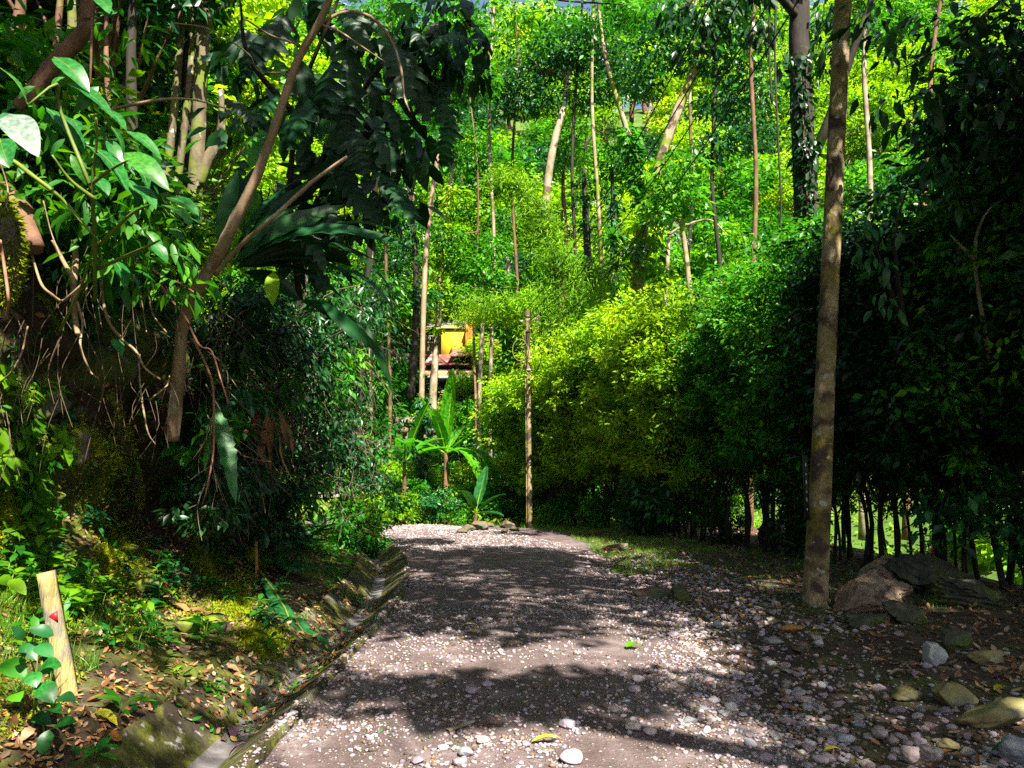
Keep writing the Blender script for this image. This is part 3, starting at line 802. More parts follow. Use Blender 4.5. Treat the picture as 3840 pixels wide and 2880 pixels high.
for lab, pts, rr, bk in [('tall thin crooked trunk left of the slender brown trunk', [(388, 520, 30), (390, 380, 30), (386, 250, 30), (392, 120, 30), (388, -20, 30)], .07, 'bark_brown'),
    ('tall thin grey trunk right of the yellow house', [(492, 540, 31), (490, 400, 31), (494, 250, 31), (489, 120, 31), (495, -20, 31)], .08, 'bark_pale'),
    ('thin leaning trunk behind the bamboo plumes', [(525, 520, 32), (520, 330, 32), (512, 180, 32), (518, 60, 32), (510, -20, 32)], .07, 'bark_brown'),
    ('thin dark trunk between the tall pale trunk and the vine wrapped one', [(578, 540, 30), (577, 300, 30), (572, 160, 30), (580, 40, 30), (584, -20, 30)], .07, 'bark_dark'),
    ('slim mossy trunk left of the forked mossy tree', [(603, 540, 29), (602, 300, 29), (598, 200, 29), (592, 100, 29), (594, -20, 29)], .08, 'bark_mossy'),
    ('slim pale trunk just right of the white pole-straight one', [(684, 540, 27), (686, 300, 27), (692, 200, 27), (690, 80, 27), (697, -20, 27)], .07, 'bark_pale'),
    ('dark leaning trunk under the crossing power lines', [(726, 540, 24), (722, 300, 24), (712, 180, 24), (716, 60, 24), (708, -20, 24)], .07, 'bark_dark'),
    ('slender brown trunk left of the thick dark trunk', [(750, 540, 23), (752, 300, 23), (756, 180, 23), (751, 60, 23), (758, -20, 23)], .08, 'bark_brown'),
    ('crooked thin trunk above the banana plants', [(474, 540, 33), (476, 420, 33), (474, 330, 39), (478, 180, 39), (466, 60, 39), (469, -20, 39)], .055, 'bark_brown'),
    ('thin trunk seen right of the concrete pole top', [(862, 540, 22), (866, 300, 22), (870, 180, 22), (864, 60, 22), (872, -20, 22)], .09, 'bark_pale'),
    ('pair-leaning thin trunk near the top right corner', [(905, 540, 24), (915, 300, 24), (926, 180, 24), (932, 60, 24), (944, -20, 24)], .09, 'bark_brown')]:
    d_ = pts[0][2]; q = pts[-1]
    px_tree('slender_tree', lab, 'tree', pts, [rr * 1.25, rr, rr * .85, rr * .7], M[bk], [(q[0], q[1] - 10, d_, 1.0), (q[0] + 8, q[1] + 40, d_, .5), (q[0] - 10, q[1] + 75, d_, .4)], M['leaf_mid'], .17, 120, group='slender trunks of the middle distance')
# climbers and bromeliads on the mossy tree
d = 23.4
cl = thing('climbing_vine', 'broad-leaved climber with pale silvery leaves hanging on the mossy tree', 'vine', at(640, 300, d))
c, r = clumps_px([(628, 250, d, .5), (650, 240, d, .6), (655, 205, d, .5), (662, 275, d, .5), (645, 300, d, .5), (630, 320, d, .45), (668, 190, d, .4), (650, 180, d, .4), (641, 340, d, .4), (648, 265, d, .5)])
link('leaves', crown_mesh('leaves', c, r, 90, .22, M['leaf_yellow'], w=.6, droop=1.2), cl)
link('stem', MB().add(*tube(smooth_path([at(622, 380, d), at(634, 300, d), at(655, 230, d), at(664, 180, d)], 20), [.03, .02], 5)).mesh('stem', M['bark_brown'], True), cl)
c, r = clumps_px([(652, 250, d, .5), (640, 305, d, .4), (665, 215, d, .5), (630, 250, d, .4)])
link('pale_leaves', crown_mesh('pale_leaves', c, r, 22, .24, M['leaf_silver'], w=.6, droop=1.2), cl)

def strap_leaf(P0, dir0, L, w, droop, n=9, fold=.25, wave=0.0, seed=0, up=None, mid=True):
    """one strap shaped leaf as (V,F): arc from P0 along dir0 drooping under gravity"""
    P0, dd = np.array(P0, float), norm(np.array(dir0, float))
    p = P0.copy(); V = []
    rs_ = np.random.default_rng(seed)
    for i in range(n + 1):
        t = i / n
        side = norm(np.cross(dd, up if up is not None else [0, 0, 1.0]))
        nn = np.cross(side, dd)
        ww = w * (math.sin(math.pi * min(1, (t * .93 + .07)) ** .75) ** .7) * .5 + .002
        wv = wave * rs_.normal(size=2)
        V += [p - side * ww * (1 + wv[0]) + nn * ww * fold, p, p + side * ww * (1 + wv[1]) + nn * ww * fold]
        p = p + dd * L / n
        dd = norm(dd + np.array([0, 0, -droop / n]))
    F = []
    for i in range(n):
        a = i * 3
        F += [(a, a + 1, a + 4, a + 3), (a + 1, a + 2, a + 5, a + 4)]
    return np.array(V), np.array(F)

def bromeliad(label, loc, L, n, mat, group):
    r = thing('bromeliad', label, 'bromeliad', loc, group)
    for k in range(n):
        a = 6.28 * k / n + RNG.random() * .4; el = .3 + .9 * RNG.random()
        V, F = strap_leaf(loc, (math.cos(a) * math.cos(el), math.sin(a) * math.cos(el), math.sin(el)), L * (.7 + .5 * RNG.random()), L * .13, 2.0, 6)
        link('leaf', mesh('leaf', V, F, mat, True), r)
EP = 'bromeliads growing on the mossy tree'
bromeliad('large yellow-green bromeliad on the fork of the mossy tree', at(642, 228, 23.3), 1.0, 22, M['leaf_yellow'], EP)
bromeliad('drooping dark bromeliad on the left of the mossy trunk', at(614, 240, 23.6), 1.0, 18, M['leaf_mid'], EP)
bromeliad('small bromeliad low on the left of the mossy trunk', at(618, 268, 23.6), .8, 16, M['leaf_dark'], EP)
bromeliad('bright bromeliad perched near the top of the leaning mossy limb', at(700, 64, 23.7), .75, 16, M['leaf_yellow'], EP)

for k, (lab, pts, rr) in enumerate([('leafy vine climbing the tall pale trunk above the middle hedge', [(538, 290, 29.6), (541, 262, 29.6), (545, 235, 29.6)], .28), ('leafy vine on the thin dark trunk left of the mossy tree', [(613, 300, 30.6), (613, 240, 30.6), (613, 190, 30.6)], .4),
        ('leafy vine draped over the dark arching limb of the mossy tree', [(640, 200, 23.5), (634, 160, 23.5), (628, 130, 23.5)], .28), ('leafy vine on the slender pale trunk left of the yellow house', [(436, 330, 35.6), (441, 240, 35.6), (450, 190, 35.6)], .35),
        ('leafy vine wrapping the lower part of the slender trunk before the red roofs', [(422, 505, 26.8), (422, 470, 26.8), (422, 430, 26.8), (423, 400, 26.8)], .25), ('leafy vine on the thick dark trunk left of the concrete pole', [(808, 240, 13.6), (806, 180, 13.6), (803, 120, 13.6), (800, 60, 13.6)], .22)]):
    Pv = smooth_path([at(*p) for p in pts], 14)
    rt = thing('climbing_vine', lab, 'vine', Pv[0], 'vines climbing the trunks')
    link('stem', MB().add(*tube(Pv, [.02, .012], 5)).mesh('stem', M['bark_brown'], True), rt)
    link('leaves', crown_mesh('leaves', Pv, rr, 45, .2 if k < 5 else .12, M[['leaf_mid', 'leaf_teal', 'leaf_mid', 'leaf_yellow', 'leaf_teal', 'leaf_dark'][k]], w=.55, droop=1.0), rt)
# bamboo with feathery arching culms, seen above the middle hedge
bm = thing('bamboo', 'feathery yellow-green bamboo clump with arching culms above the second pole', 'bamboo', at(560, 500, 24))
for k, (path) in enumerate([
    [(560, 500, 25), (556, 380, 25), (545, 300, 25), (520, 305, 24.6), (470, 300, 24)],
    [(562, 500, 25.5), (560, 350, 25.5), (552, 260, 25.5), (540, 210, 25), (512, 180, 24.8), (495, 182, 24.5)],
    [(566, 500, 25), (575, 370, 25), (560, 300, 25), (548, 230, 25), (530, 215, 25)],
    [(570, 500, 25), (590, 400, 25), (585, 320, 25), (570, 270, 25), (545, 255, 24.6)],
    [(575, 500, 26), (610, 380, 26), (600, 300, 26), (600, 270, 26)],
    [(557, 500, 25), (535, 380, 25), (525, 320, 25), (500, 312, 25), (465, 318, 25)]]):
    P = smooth_path([at(*p) for p in path], 40)
    link('culm', MB().add(*tube(P, [.05, .04, .012], 6)).mesh('culm', M['stem_green'], True), bm)
    pp = P[14:]
    n = 2600
    i = RNG.integers(0, len(pp), n)
    off = RNG.normal(size=(n, 3)) * .28 * np.array([1, 1, .8])
    dv = norm(RNG.normal(size=(n, 3)) + np.array([-.4, 0, -.5]))
    V, F = cloud(tmpl_small(.16), pp[i] + off, dv, rand_unit(n), .22)
    link('foliage', mesh('foliage', V, F, M['leaf_yellow']), bm)
# ------------------------------------------------------------------ houses on the slope (1 px about 0.06 m at 45 m)
HD = 45.0
def hx(px, d=HD): return (px - 512) / FPX * d / (math.cos(PITCH)) * 1.0
def HP(px, py, d=HD): return at(px, py, d)
def pbox(px0, py0, px1, py1, d, depth):
    a, b = at(px0, py1, d), at(px1, py0, d)
    return box(a.x, b.x, d, d + depth, a.z, b.z)
def add_part(name, root, px0, py0, px1, py1, d, depth, mat):
    return link(name, mesh(name, *pbox(px0, py0, px1, py1, d, depth), mat), root)
def corrugated(P00, P10, P01, P11, n, amp):
    """sheet from eave corners P00..P10 to ridge P01..P11 with n ribs"""
    A, B, C_, D_ = [np.array(list(p), float) for p in (P00, P10, P01, P11)]
    nn = norm(np.cross(B - A, C_ - A)); nn = nn if nn[2] > 0 else -nn
    V = []
    m = n * 4 + 1
    for j in range(2):
        for i in range(m):
            t = i / (m - 1)
            p = (A * (1 - t) + B * t) if j == 0 else (C_ * (1 - t) + D_ * t)
            V.append(p + nn * amp * math.sin(i * math.pi / 2))
    F = [(i, i + 1, m + i + 1, m + i) for i in range(m - 1)]
    V = np.array(V); k = len(V)
    V2 = np.vstack([V, V - nn * .03])
    F2 = F + [(a + k, d_ + k, c + k, b + k) for a, b, c, d_ in F]
    F2 += [(i + 1, i, i + k, i + 1 + k) for i in range(m - 1)]
    return V2, np.array(F2)

yh = thing('yellow_house', 'yellow house with a pale corrugated roof, highest of the lit houses', 'house', at(455, 352, 46))
add_part('wall', yh, 441, 326, 466, 372, 46, 4, M['yellow_wall'])
add_part('front_extension', yh, 451.5, 343, 463, 356, 45.5, .5, M['yellow_wall'])
add_part('chimney_stack', yh, 465.5, 324, 471.5, 349, 45.2, .8, M['orange_paint'])
for x in (466.5, 468.7, 470.8):
    P = [at(x, 349, 45.1), at(x, 322, 45.1)]
    link('pipe', MB().add(*tube(smooth_path(P, 4), .09, 8)).mesh('pipe', M['orange_paint'], True), yh)
V, F = corrugated(at(440, 328, 45.85), at(470, 327.5, 45.85), at(442, 320, 48), at(470, 320, 48), 26, .035)
link('roof', mesh('roof', V, F, M['roof_grey'], True), yh)
add_part('fascia', yh, 441, 327.6, 469, 328.6, 45.86, .06, M['white_paint'])
add_part('side_wing', yh, 426, 336, 441, 372, 47, 3, M['wall_ochre'])
add_part('doorway', yh, 430, 329, 434.5, 341, 46.96, .1, M['black'])
add_part('wing_back_wall', yh, 426, 326, 441, 337, 47.4, .3, M['wall_dark'])
V, F = corrugated(at(425, 327.5, 46.8), at(441, 327, 46.8), at(426, 321, 48.5), at(441, 321, 48.5), 14, .035)
link('wing_roof', mesh('wing_roof', V, F, M['roof_grey'], True), yh)
rl = MB()
for x in range(426, 441, 2): rl.add(*pbox(x, 336, x + .35, 342, 46.8, .05))
rl.add(*pbox(425.5, 335.6, 441, 336.2, 46.78, .07)); rl.add(*pbox(425.5, 338.8, 441, 339.2, 46.79, .05))
link('railing', rl.mesh('railing', M['white_paint']), yh)

rh = thing('red_roofed_house', 'low house with three stepped red corrugated roofs below the yellow house', 'house', at(446, 400, 43))
for (e0, e1, r0, r1, n) in [((449, 356), (476, 356), (454, 348.5), (470, 348.5), 22), ((423, 364.5), (473, 364.5), (431, 354.5), (466, 354.5), 38), ((423, 370.5), (472, 370.5), (425, 365.6), (470, 365.6), 38)]:
    V, F = corrugated(at(*e0, 43.2), at(*e1, 43.2), at(*r0, 45), at(*r1, 45), n, .035)
    link('roof', mesh('roof', V, F, M['roof_red'], True), rh)
add_part('wall', rh, 452, 355, 470, 359, 44, 1.0, M['wall_dark'])
add_part('wall', rh, 426, 363.8, 470, 368, 43.9, 1.0, M['wall_dark'])
add_part('concrete_slab', rh, 400, 370.8, 474, 378.5, 41.4, 3.6, M['slab'])
add_part('slab_edge', rh, 400, 375.8, 474, 378.8, 41.3, .1, M['roof_grey'])
add_part('terrace_wall', rh, 402, 378, 474, 402, 44.4, .3, M['wall_dark'])
for (a, b) in ((455.5, 458.5), (404, 406), (427, 429), (471.5, 473.5)):
    add_part('pillar', rh, a, 378.7, b, 404, 41.6, .3, M['white_paint'])
add_part('orange_door', rh, 461, 382, 464.5, 400, 44.3, .08, M['orange_paint'])
add_part('window_frame', rh, 445, 382, 453, 392, 44.3, .08, M['cloth_blue'])
add_part('terrace_floor', rh, 402, 401, 474, 407, 41.5, 3.3, M['roof_grey'])
add_part('lower_wall', rh, 402, 407, 474, 423, 41.9, 2.5, M['slab'])
rb = MB(); rb.add(*pbox(440, 390.2, 474, 391.6, 41.45, .06)); rb.add(*pbox(440, 394.5, 474, 395.2, 41.46, .05)); rb.add(*pbox(440, 398.5, 474, 399.2, 41.46, .05))
for x in range(440, 474, 5): rb.add(*pbox(x, 390, x + .5, 402, 41.5, .05))
link('balustrade', rb.mesh('balustrade', M['white_paint']), rh)
add_part('yellow_rail', rh, 437, 391.8, 474, 393.2, 41.43, .05, M['yellow_wall'])
for k, (x, cm_, col) in enumerate([(458.8, 1.6, 'pink'), (460.6, 1.3, 'white'), (463.5, 1.6, 'red'), (466, 1.8, 'blue'), (468.5, 1.4, 'pink')]):
    V = []
    P0 = at(x, 383.5, 42.2)
    for j in range(4):
        for i in range(4):
            V.append((P0.x + cm_ * .055 * i / 3 * 1.2, 42.2 + .04 * math.sin(i * 2.2 + j), P0.z - j * .17))
    me = mesh('hanging_garment', V, grid_faces(4, 4), M['cloth_' + col], True)
    me2 = link('hanging_garment', me)
    so = me2.modifiers.new('solid', 'SOLIDIFY'); so.thickness = .02
    tag(me2, '%s garment hung on the line under the terrace roof, %s along the line' % (col, ['first', 'second', 'third', 'fourth', 'last'][k]), 'clothing', 'washing hung on the terrace')
cl_ = link('clothes_line', MB().add(*tube(smooth_path([at(457.5, 383.2, 42.2), at(473, 383.4, 42.2)], 4), .012, 4)).mesh('clothes_line', M['wire']))
tag(cl_, 'thin clothes line strung under the terrace roof', 'line')

th = thing('teal_house', 'open teal-framed house half hidden by leaves above the thin pale trunk', 'house', at(485, 335, 49))
add_part('wall', th, 473, 313, 495, 334, 50.5, 2, M['teal_wall'])
for (a, b, c, e) in ((472, 312, 474, 334), (480.5, 312, 481.8, 334), (487, 312, 489, 334), (493.5, 312, 495.5, 336)):
    add_part('post', th, a, b, c, e, 49.5, .25, M['teal_paint'])
add_part('beam', th, 472, 312, 495.5, 314.5, 49.45, .3, M['teal_paint'])
add_part('rail', th, 472, 331, 495.5, 332.6, 49.44, .3, M['teal_paint'])
add_part('red_panel', th, 482, 322, 487, 329, 50.3, .15, M['cloth_red'])
V, F = corrugated(at(470, 313.5, 49), at(497, 313.5, 49), at(472, 306, 52), at(495, 306, 52), 20, .035)
link('roof', mesh('roof', V, F, M['roof_rust'], True), th)
sh = thing('shed', 'small shed with a red-brown tile roof right of the yellow house', 'shed', at(490, 356, 44))
V, F = corrugated(at(480, 345, 44), at(502, 345, 44), at(484, 338, 46), at(498, 338, 46), 18, .05)
link('roof', mesh('roof', V, F, M['roof_rust'], True), sh)
add_part('wall', sh, 482, 344.5, 500, 358, 44.3, 1.6, M['wall_ochre'])

# rubble walls: each stone its own part
def rubble_wall(label, px0, px1, d0, d1, pyb, pyt, rows_, mat, nm='stone_wall'):
    a, b = at(px0, pyb, d0), at(px1, pyb, d1)
    top = at(px0, pyt, d0).z
    root = thing(nm, label, 'wall', ((a.x + b.x) / 2, (a.y + b.y) / 2, a.z))
    H = top - a.z; Lx = math.hypot(b.x - a.x, b.y - a.y); ux = Vector((b.x - a.x, b.y - a.y, 0)) / Lx
    nr = Vector((ux.y, -ux.x, 0))
    core = MB(); 
    V, F = box(0, Lx, .12, .5, -.6, H); 
    W = [a + ux * v[0] - nr * v[1] + Vector((0, 0, v[2])) for v in V]
    link('core', mesh('core', [list(w) for w in W], F, M['wall_dark']), root)
    h = H / rows_
    for r_ in range(rows_):
        x = -.1 * (r_ % 2)
        while x < Lx:
            w_ = h * (.8 + 1.1 * RNG.random())
            V, F = rock_geo(int(RNG.integers(1e6)), 1, .18, (w_ * .5, .2, h * .5))
            c = a + ux * (x + w_ / 2) + nr * .02 + Vector((0, 0, h * (r_ + .5)))
            V = [list(c + ux * v[0] + nr * v[1] + Vector((0, 0, v[2]))) for v in V]
            link('stone', mesh('stone', V, F, mat, True), root)
            x += w_
    return root
_ico = {}
def ico(sub):
    if sub not in _ico:
        import bmesh
        b_ = bmesh.new(); bmesh.ops.create_icosphere(b_, subdivisions=sub, radius=1)
        _ico[sub] = (np.array([v.co[:] for v in b_.verts]), np.array([[v.index for v in f.verts] for f in b_.faces])); b_.free()
    return _ico[sub]
def rock_geo(seed, sub=2, rough=.25, scale=(1, 1, 1), cuts=0):
    V, F = ico(sub)
    V = V.copy()
    rs_ = np.random.default_rng(seed)
    o = rs_.random(3) * 50
    V *= (1 + rough * fbm(V[:, 0] * 1.3 + o[0], V[:, 1] * 1.3 + o[1], V[:, 2] * 1.3 + o[2], octv=3, seed=seed % 97))[:, None]
    for _ in range(cuts):
        n_ = rs_.normal(size=3); n_ /= np.linalg.norm(n_); c = .5 + .35 * rs_.random()
        dd = V @ n_ - c
        V = np.where(dd[:, None] > 0, V - dd[:, None] * n_ * .95, V)
    return V * np.array(scale), F
rubble_wall('rough ochre stone retaining wall left of the red roofs', 392, 411, 40, 42, 374, 349, 4, M['wall_ochre'])
rubble_wall('low ochre stone wall behind the left banana plant', 396, 432, 33, 33.5, 452, 417, 4, M['wall_ochre'])

# garden bushes and low trees crowding round the houses
for k, (px, py, d_, s_, kk) in enumerate([(383, 345, 48, 1.6, 1), (400, 350, 50, 1.2, 0), (400, 320, 54, 2.0, 1), (436, 315, 54, 1.6, 0), (452, 312, 55, 1.6, 1), (470, 312, 56, 1.8, 2), (500, 352, 46, 1.0, 0), (498, 372, 44, 1.5, 0),
        (505, 345, 47, 1.5, 3), (480, 395, 41, 1.0, 0), (500, 410, 40, .9, 2), (398, 398, 40, 1.2, 2), (496, 378, 42, .7, 0), (494, 362, 43.5, .5, 1), (440, 420, 38, 1.0, 0), (460, 425, 37, 1.0, 1), (395, 425, 36, 1.0, 1), (490, 320, 52, .9, 2), (378, 400, 40, 1.4, 1), (418, 432, 35, .8, 0)]):
    plant_tree('bush', BUSH[kk], at(px, py + 10, d_) - Vector((0, 0, .8 * s_)), '%s garden bush %s the houses, %s' % (BUSHK[kk], 'behind' if d_ > 47 else ('beside' if d_ > 42 else 'below'), 'left side' if px < 425 else ('middle' if px < 465 else 'right side')), 'bush', 'garden bushes round the houses', s_)
for k, (px, py, d_, s_, kk) in enumerate([(388, 512, 24.5, .6, 1), (403, 515, 24, .5, 0), (418, 512, 25.5, .6, 3), (432, 514, 24.6, .5, 2), (446, 517, 24.2, .42, 1), (460, 512, 26.5, .6, 0), (478, 512, 26, .55, 1), (494, 514, 25.5, .6, 3), (410, 495, 28, .7, 0), (455, 494, 29, .7, 1), (430, 496, 28.5, .6, 0), (484, 492, 28.5, .8, 0), (388, 488, 29, .8, 0), (470, 470, 32, .8, 2), (380, 465, 32, 1.0, 1), (425, 460, 33.5, .6, 1)]):
    plant_tree('bush', BUSH[kk], at(px, py, d_) - Vector((0, 0, .9 * s_)), '%s undergrowth %s the banana plants, %s' % (BUSHK[kk], 'in front of' if d_ < 25 else ('behind' if d_ > 27.5 else 'between'), 'left side' if px < 415 else ('middle' if px < 465 else 'right side')), 'bush', 'undergrowth round the banana plants', s_)
# banana plants: pseudostem + individual blades
def banana_leaf(P0, d0, L, w, droop, seed, split=.0):
    n = 16
    p = np.array(list(P0), float); dd = norm(np.array(d0, float)); V = []; rs_ = np.random.default_rng(seed)
    for i in range(n + 1):
        t = i / n
        s_ = np.cross(dd, [0, 0, 1.0]); s_ = norm(s_) if np.linalg.norm(s_) > .05 else np.array([1.0, 0, 0])
        nn = np.cross(s_, dd)
        env = 0.02 if t < .14 else max(.02, math.sin(math.pi * min(1, (t - .12) / .88) ** .8)) ** .55
        ww = w * .5 * env * (1 + .06 * rs_.normal())
        e = .22 * (1 if i % 2 else .75)
        V += [p - s_ * ww + nn * ww * e, p - s_ * ww * .5 + nn * ww * e * .7, p, p + s_ * ww * .5 + nn * ww * e * .7, p + s_ * ww + nn * ww * e]
        p = p + dd * L / n; dd = norm(dd + np.array([0, 0, -droop * (.3 + 1.4 * t) / n]))
    F = []
    for i in range(n):
        for j in range(4):
            a = i * 5 + j
            F.append((a, a + 1, a + 6, a + 5))
    return np.array(V), np.array(F)
def banana(label, base_, H, leaves, mat, r=.09):
    root = thing('banana_plant', label, 'banana plant', base_)
    b_ = Vector(base_); top = b_ + Vector((.05, 0, H))
    link('pseudostem', MB().add(*tube(smooth_path([b_ - Vector((0, 0, .2)), b_.lerp(top, .5) + Vector((.03, 0, 0)), top], 10), [r * 1.3, r, r * .7], 10, .05)).mesh('pseudostem', M['bark_brown'], True), root)
    for k, (d0, L, w, dr) in enumerate(leaves):
        V, F = banana_leaf(top, d0, L, w, dr, k + 7)
        link('leaf', mesh('leaf', V, F, mat, True), root)
        pm = V.reshape(-1, 5, 3)[:, 2] - np.array([0, 0, .012])
        link('midrib', mesh('midrib', *tube(pm, [.03, .02, .006], 5), M['leaf_yellow'], True), root)
bz = at(445, 505, 26)
banana('tall sunlit banana plant with one blade standing straight up', at(444, 520, 26), 2.25,
       [((.08, -.05, 1), 2.9, .8, .12), ((-.42, -.1, 1), 2.2, .75, .25), ((-.2, -.35, .9), 1.7, .5, .5), ((.75, -.1, .62), 1.8, .35, .5), ((-.9, -.2, .5), 1.5, .42, .7),
        ((.85, -.4, .3), 2.7, .75, 3.4), ((.6, -.6, .25), 2.2, .55, 3.0), ((-.8, .3, .35), 1.4, .4, 1.2), ((.3, .5, .8), 1.5, .4, 1.0)], M['leaf_banana'])
banana('dark shaded banana plant left of the tall sunlit one', at(402, 517, 24), 1.7,
       [((.35, -.1, 1), 2.1, .65, .5), ((-.7, -.2, .75), 2.1, .65, 1.6), ((.8, -.2, .5), 1.9, .55, 1.2), ((-.3, -.5, .4), 1.7, .5, 2.2), ((-.9, 0, .3), 1.7, .5, 1.6), ((.5, .4, .6), 1.7, .5, 1.0), ((.1, -.6, .7), 1.8, .6, 1.8)], M['leaf_banana'], .07)
banana('small banana sucker with broad dark blades beside the stone row', at(474, 521, 23), .25,
       [((.7, -.2, .7), 1.1, .4, .8), ((.9, -.3, .1), .9, .38, .6), ((-.3, -.4, .9), 1.1, .4, 1.6), ((-.9, -.2, .5), .8, .3, .8), ((.2, .3, 1), 1.5, .4, .4)], M['leaf_teal'], .05)
# ------------------------------------------------------------------ surface queries
from mathutils.bvhtree import BVHTree
_bv = []
for nm in ('ground', 'road', 'drainage_channel', 'earth_bank'):
    me = bpy.data.objects[nm].data
    _bv.append(BVHTree.FromPolygons([v.co for v in me.vertices], [tuple(p.vertices) for p in me.polygons]))
def cast(o, d):
    best = None
    for b in _bv:
        l, n, i, t = b.ray_cast(o, d)
        if l is not None and (best is None or t < best[2]):
            best = (l, n if n.dot(d) < 0 else -n, t)
    return best
def hit(px, py):
    o = Vector((0, 0, 1.6)); d = (at(px, py, 5.0) - o).normalized()
    r = cast(o, d)
    return (r[0], r[1]) if r else (at(px, py, 12), Vector((0, 0, 1)))
def drop(x, y, z=30):
    r = cast(Vector((x, y, z)), Vector((0, 0, -1)))
    return (r[0], r[1]) if r else (Vector((x, y, 0)), Vector((0, 0, 1)))

# ------------------------------------------------------------------ poles and wires
pb, _ = drop(at(815, 605, 8.1).x, 8.1)
pole = thing('utility_pole', 'tall tapering concrete utility pole beside the boulders on the right of the road', 'pole', pb)
_k = at(843, 0, 8.15); ptop = pb + (_k - pb) * ((9.2 - pb.z) / (_k.z - pb.z))
P = smooth_path([pb - Vector((0, 0, .3)), pb, ptop], 40)
link('shaft', MB().add(*tube(P, [.165, .16, .10, .085], 28, .015)).mesh('shaft', M['concrete'], True), pole)
V = []
a0 = at(806.5, 520, 7.97); a1 = at(811, 455, 7.97)
link('number_plate', mesh('number_plate', *box(a0.x - .012, a0.x + .03, 7.95, 7.99, a0.z, a1.z), M['black']), pole)
for k in range(6):
    z = a0.z + .1 + k * .09
    link('plate_mark', mesh('plate_mark', *box(a0.x - .004, a0.x + .008, 7.943, 7.952, z, z + .02 + .02 * (k % 2)), M['white_paint']), pole)
for z in (8.3,):
    pz = pb.lerp(ptop, (z - pb.z) / (ptop.z - pb.z)); rr = np.interp(z, [0, 9.2], [.16, .09]) + .006
    link('band', MB().add(*tube([pz - Vector((0, 0, .025)), pz + Vector((0, 0, .025))], [rr, rr], 24)).mesh('band', M['metal'], True), pole)
link('crossarm', mesh('crossarm', *box(ptop.x - .85, ptop.x + .75, 8.05, 8.15, 8.5, 8.6), M['metal']), pole)

p2b, _ = drop(at(530, 531, 22.5).x, 22.5)
t2 = at(527.5, 310, 22.3)
pole2 = thing('utility_pole', 'slender far utility pole standing at the end of the road in front of the hedge', 'pole', p2b)
P = smooth_path([p2b - Vector((0, 0, .3)), p2b, t2], 30)
link('shaft', MB().add(*tube(P, [.095, .085, .07, .065], 20, .02)).mesh('shaft', M['concrete'], True), pole2)
cP = [p2b + Vector((-.10, -.05, 0)), p2b + Vector((-.105, -.05, 2)), p2b.lerp(t2, .9) + Vector((-.085, -.04, 0))]
link('conduit', MB().add(*tube(smooth_path(cP, 12), [.014, .014], 8)).mesh('conduit', M['concrete'], True), pole2)
for f in (.97, .9, .72):
    pz = p2b.lerp(t2, f)
    link('band', MB().add(*tube([pz - Vector((0, 0, .03)), pz + Vector((0, 0, .03))], [.08 if f > .8 else .088] * 2, 16)).mesh('band', M['concrete'], True), pole2)
link('insulator', MB().add(*tube([t2 + Vector((-.13, -.05, -.35)), t2 + Vector((-.22, -.05, -.35))], [.04, .03], 10)).mesh('insulator', M['white_paint'], True), pole2)
ang = np.linspace(0, 2 * math.pi, 26)
cc = at(520, 350, 22.2)
coil = link('cable_coil', MB().add(*tube(np.stack([cc.x + .22 * np.cos(ang), cc.y + .05 * np.sin(ang), cc.z + .33 * np.sin(ang)], -1), [.014], 6)).mesh('cable_coil', M['stem_green'], True))
tag(coil, 'loop of spare green cable hanging on the left of the far pole', 'cable')
for k, (a, b, sag) in enumerate([
    (Vector((ptop.x - .75, 8.1, 8.62)), t2 + Vector((-.10, 0, -.05)), .55), (Vector((ptop.x - .35, 8.1, 8.62)), t2 + Vector((.1, 0, -.1)), .6),
    (Vector((ptop.x + .1, 8.1, 8.62)), t2 + Vector((.1, 0, -.3)), .7), (Vector((ptop.x - .18, 8.05, 7.6)), t2 + Vector((.1, 0, -.8)), .8)]):
    Q = []
    for i in range(30):
        t = i / 29; p = a.lerp(b, t); p.z -= sag * 4 * t * (1 - t); Q.append(p)
    w = link('power_line', MB().add(*tube(Q, [.011, .011], 5)).mesh('power_line', M['wire'], True))
    tag(w, ['outermost left wire', 'second wire from the left', 'rightmost of the upper wires', 'lowest thicker wire'][k] + ' slung between the two utility poles', 'power line', 'wires between the two poles')
w = link('power_line', MB().add(*tube(smooth_path([t2 + Vector((.1, 0, -.9)), at(540, 345, 22.2), at(541, 360, 22), at(536, 372, 22.3)], 16), [.012], 5)).mesh('power_line', M['wire'], True))
tag(w, 'loose wire end dangling on the right of the far pole top', 'cable')

# ------------------------------------------------------------------ hedge of thin stemmed trees
HP_ = [(8.0, 5.4), (6.8, 7.6), (5.9, 9.4), (5.2, 11.6), (4.2, 15.0), (3.3, 18.6), (2.5, 21.6), (1.6, 23.4), (.6, 24.6), (-.1, 25.3)]
def hedge_label(px, row, y):
    r = ['front-row', 'middle-row', 'back-row'][row]
    if y > 15.4:
        side = 'at its left end by the bananas' if px < 500 else ('just left of the far pole' if px < 527 else ('just right of the far pole' if px < 552 else ('a little right of the far pole' if px < 580 else ('in the middle of the sunlit hedge' if px < 615 else ('under the mossy tree' if px < 650 else 'where the sunlit hedge turns dark')))))
        return '%s thin-stemmed tree with sunlit leaves %s' % (r, side)
    side = ('near the thin dark peg' if px < 715 else ('behind the dark shaded boulder' if px < 755 else ('left of the concrete pole' if px < 805 else ('right behind the concrete pole' if px < 835 else
            ('behind the long tilted slab' if px < 880 else ('behind the layered boulder' if px < 930 else ('by the pink flowers' if px < 975 else ('near the right picture edge' if px < 1040 else 'at the hedge end beside the road'))))))))
    return '%s thin dark stemmed hedge tree %s' % (r, side)
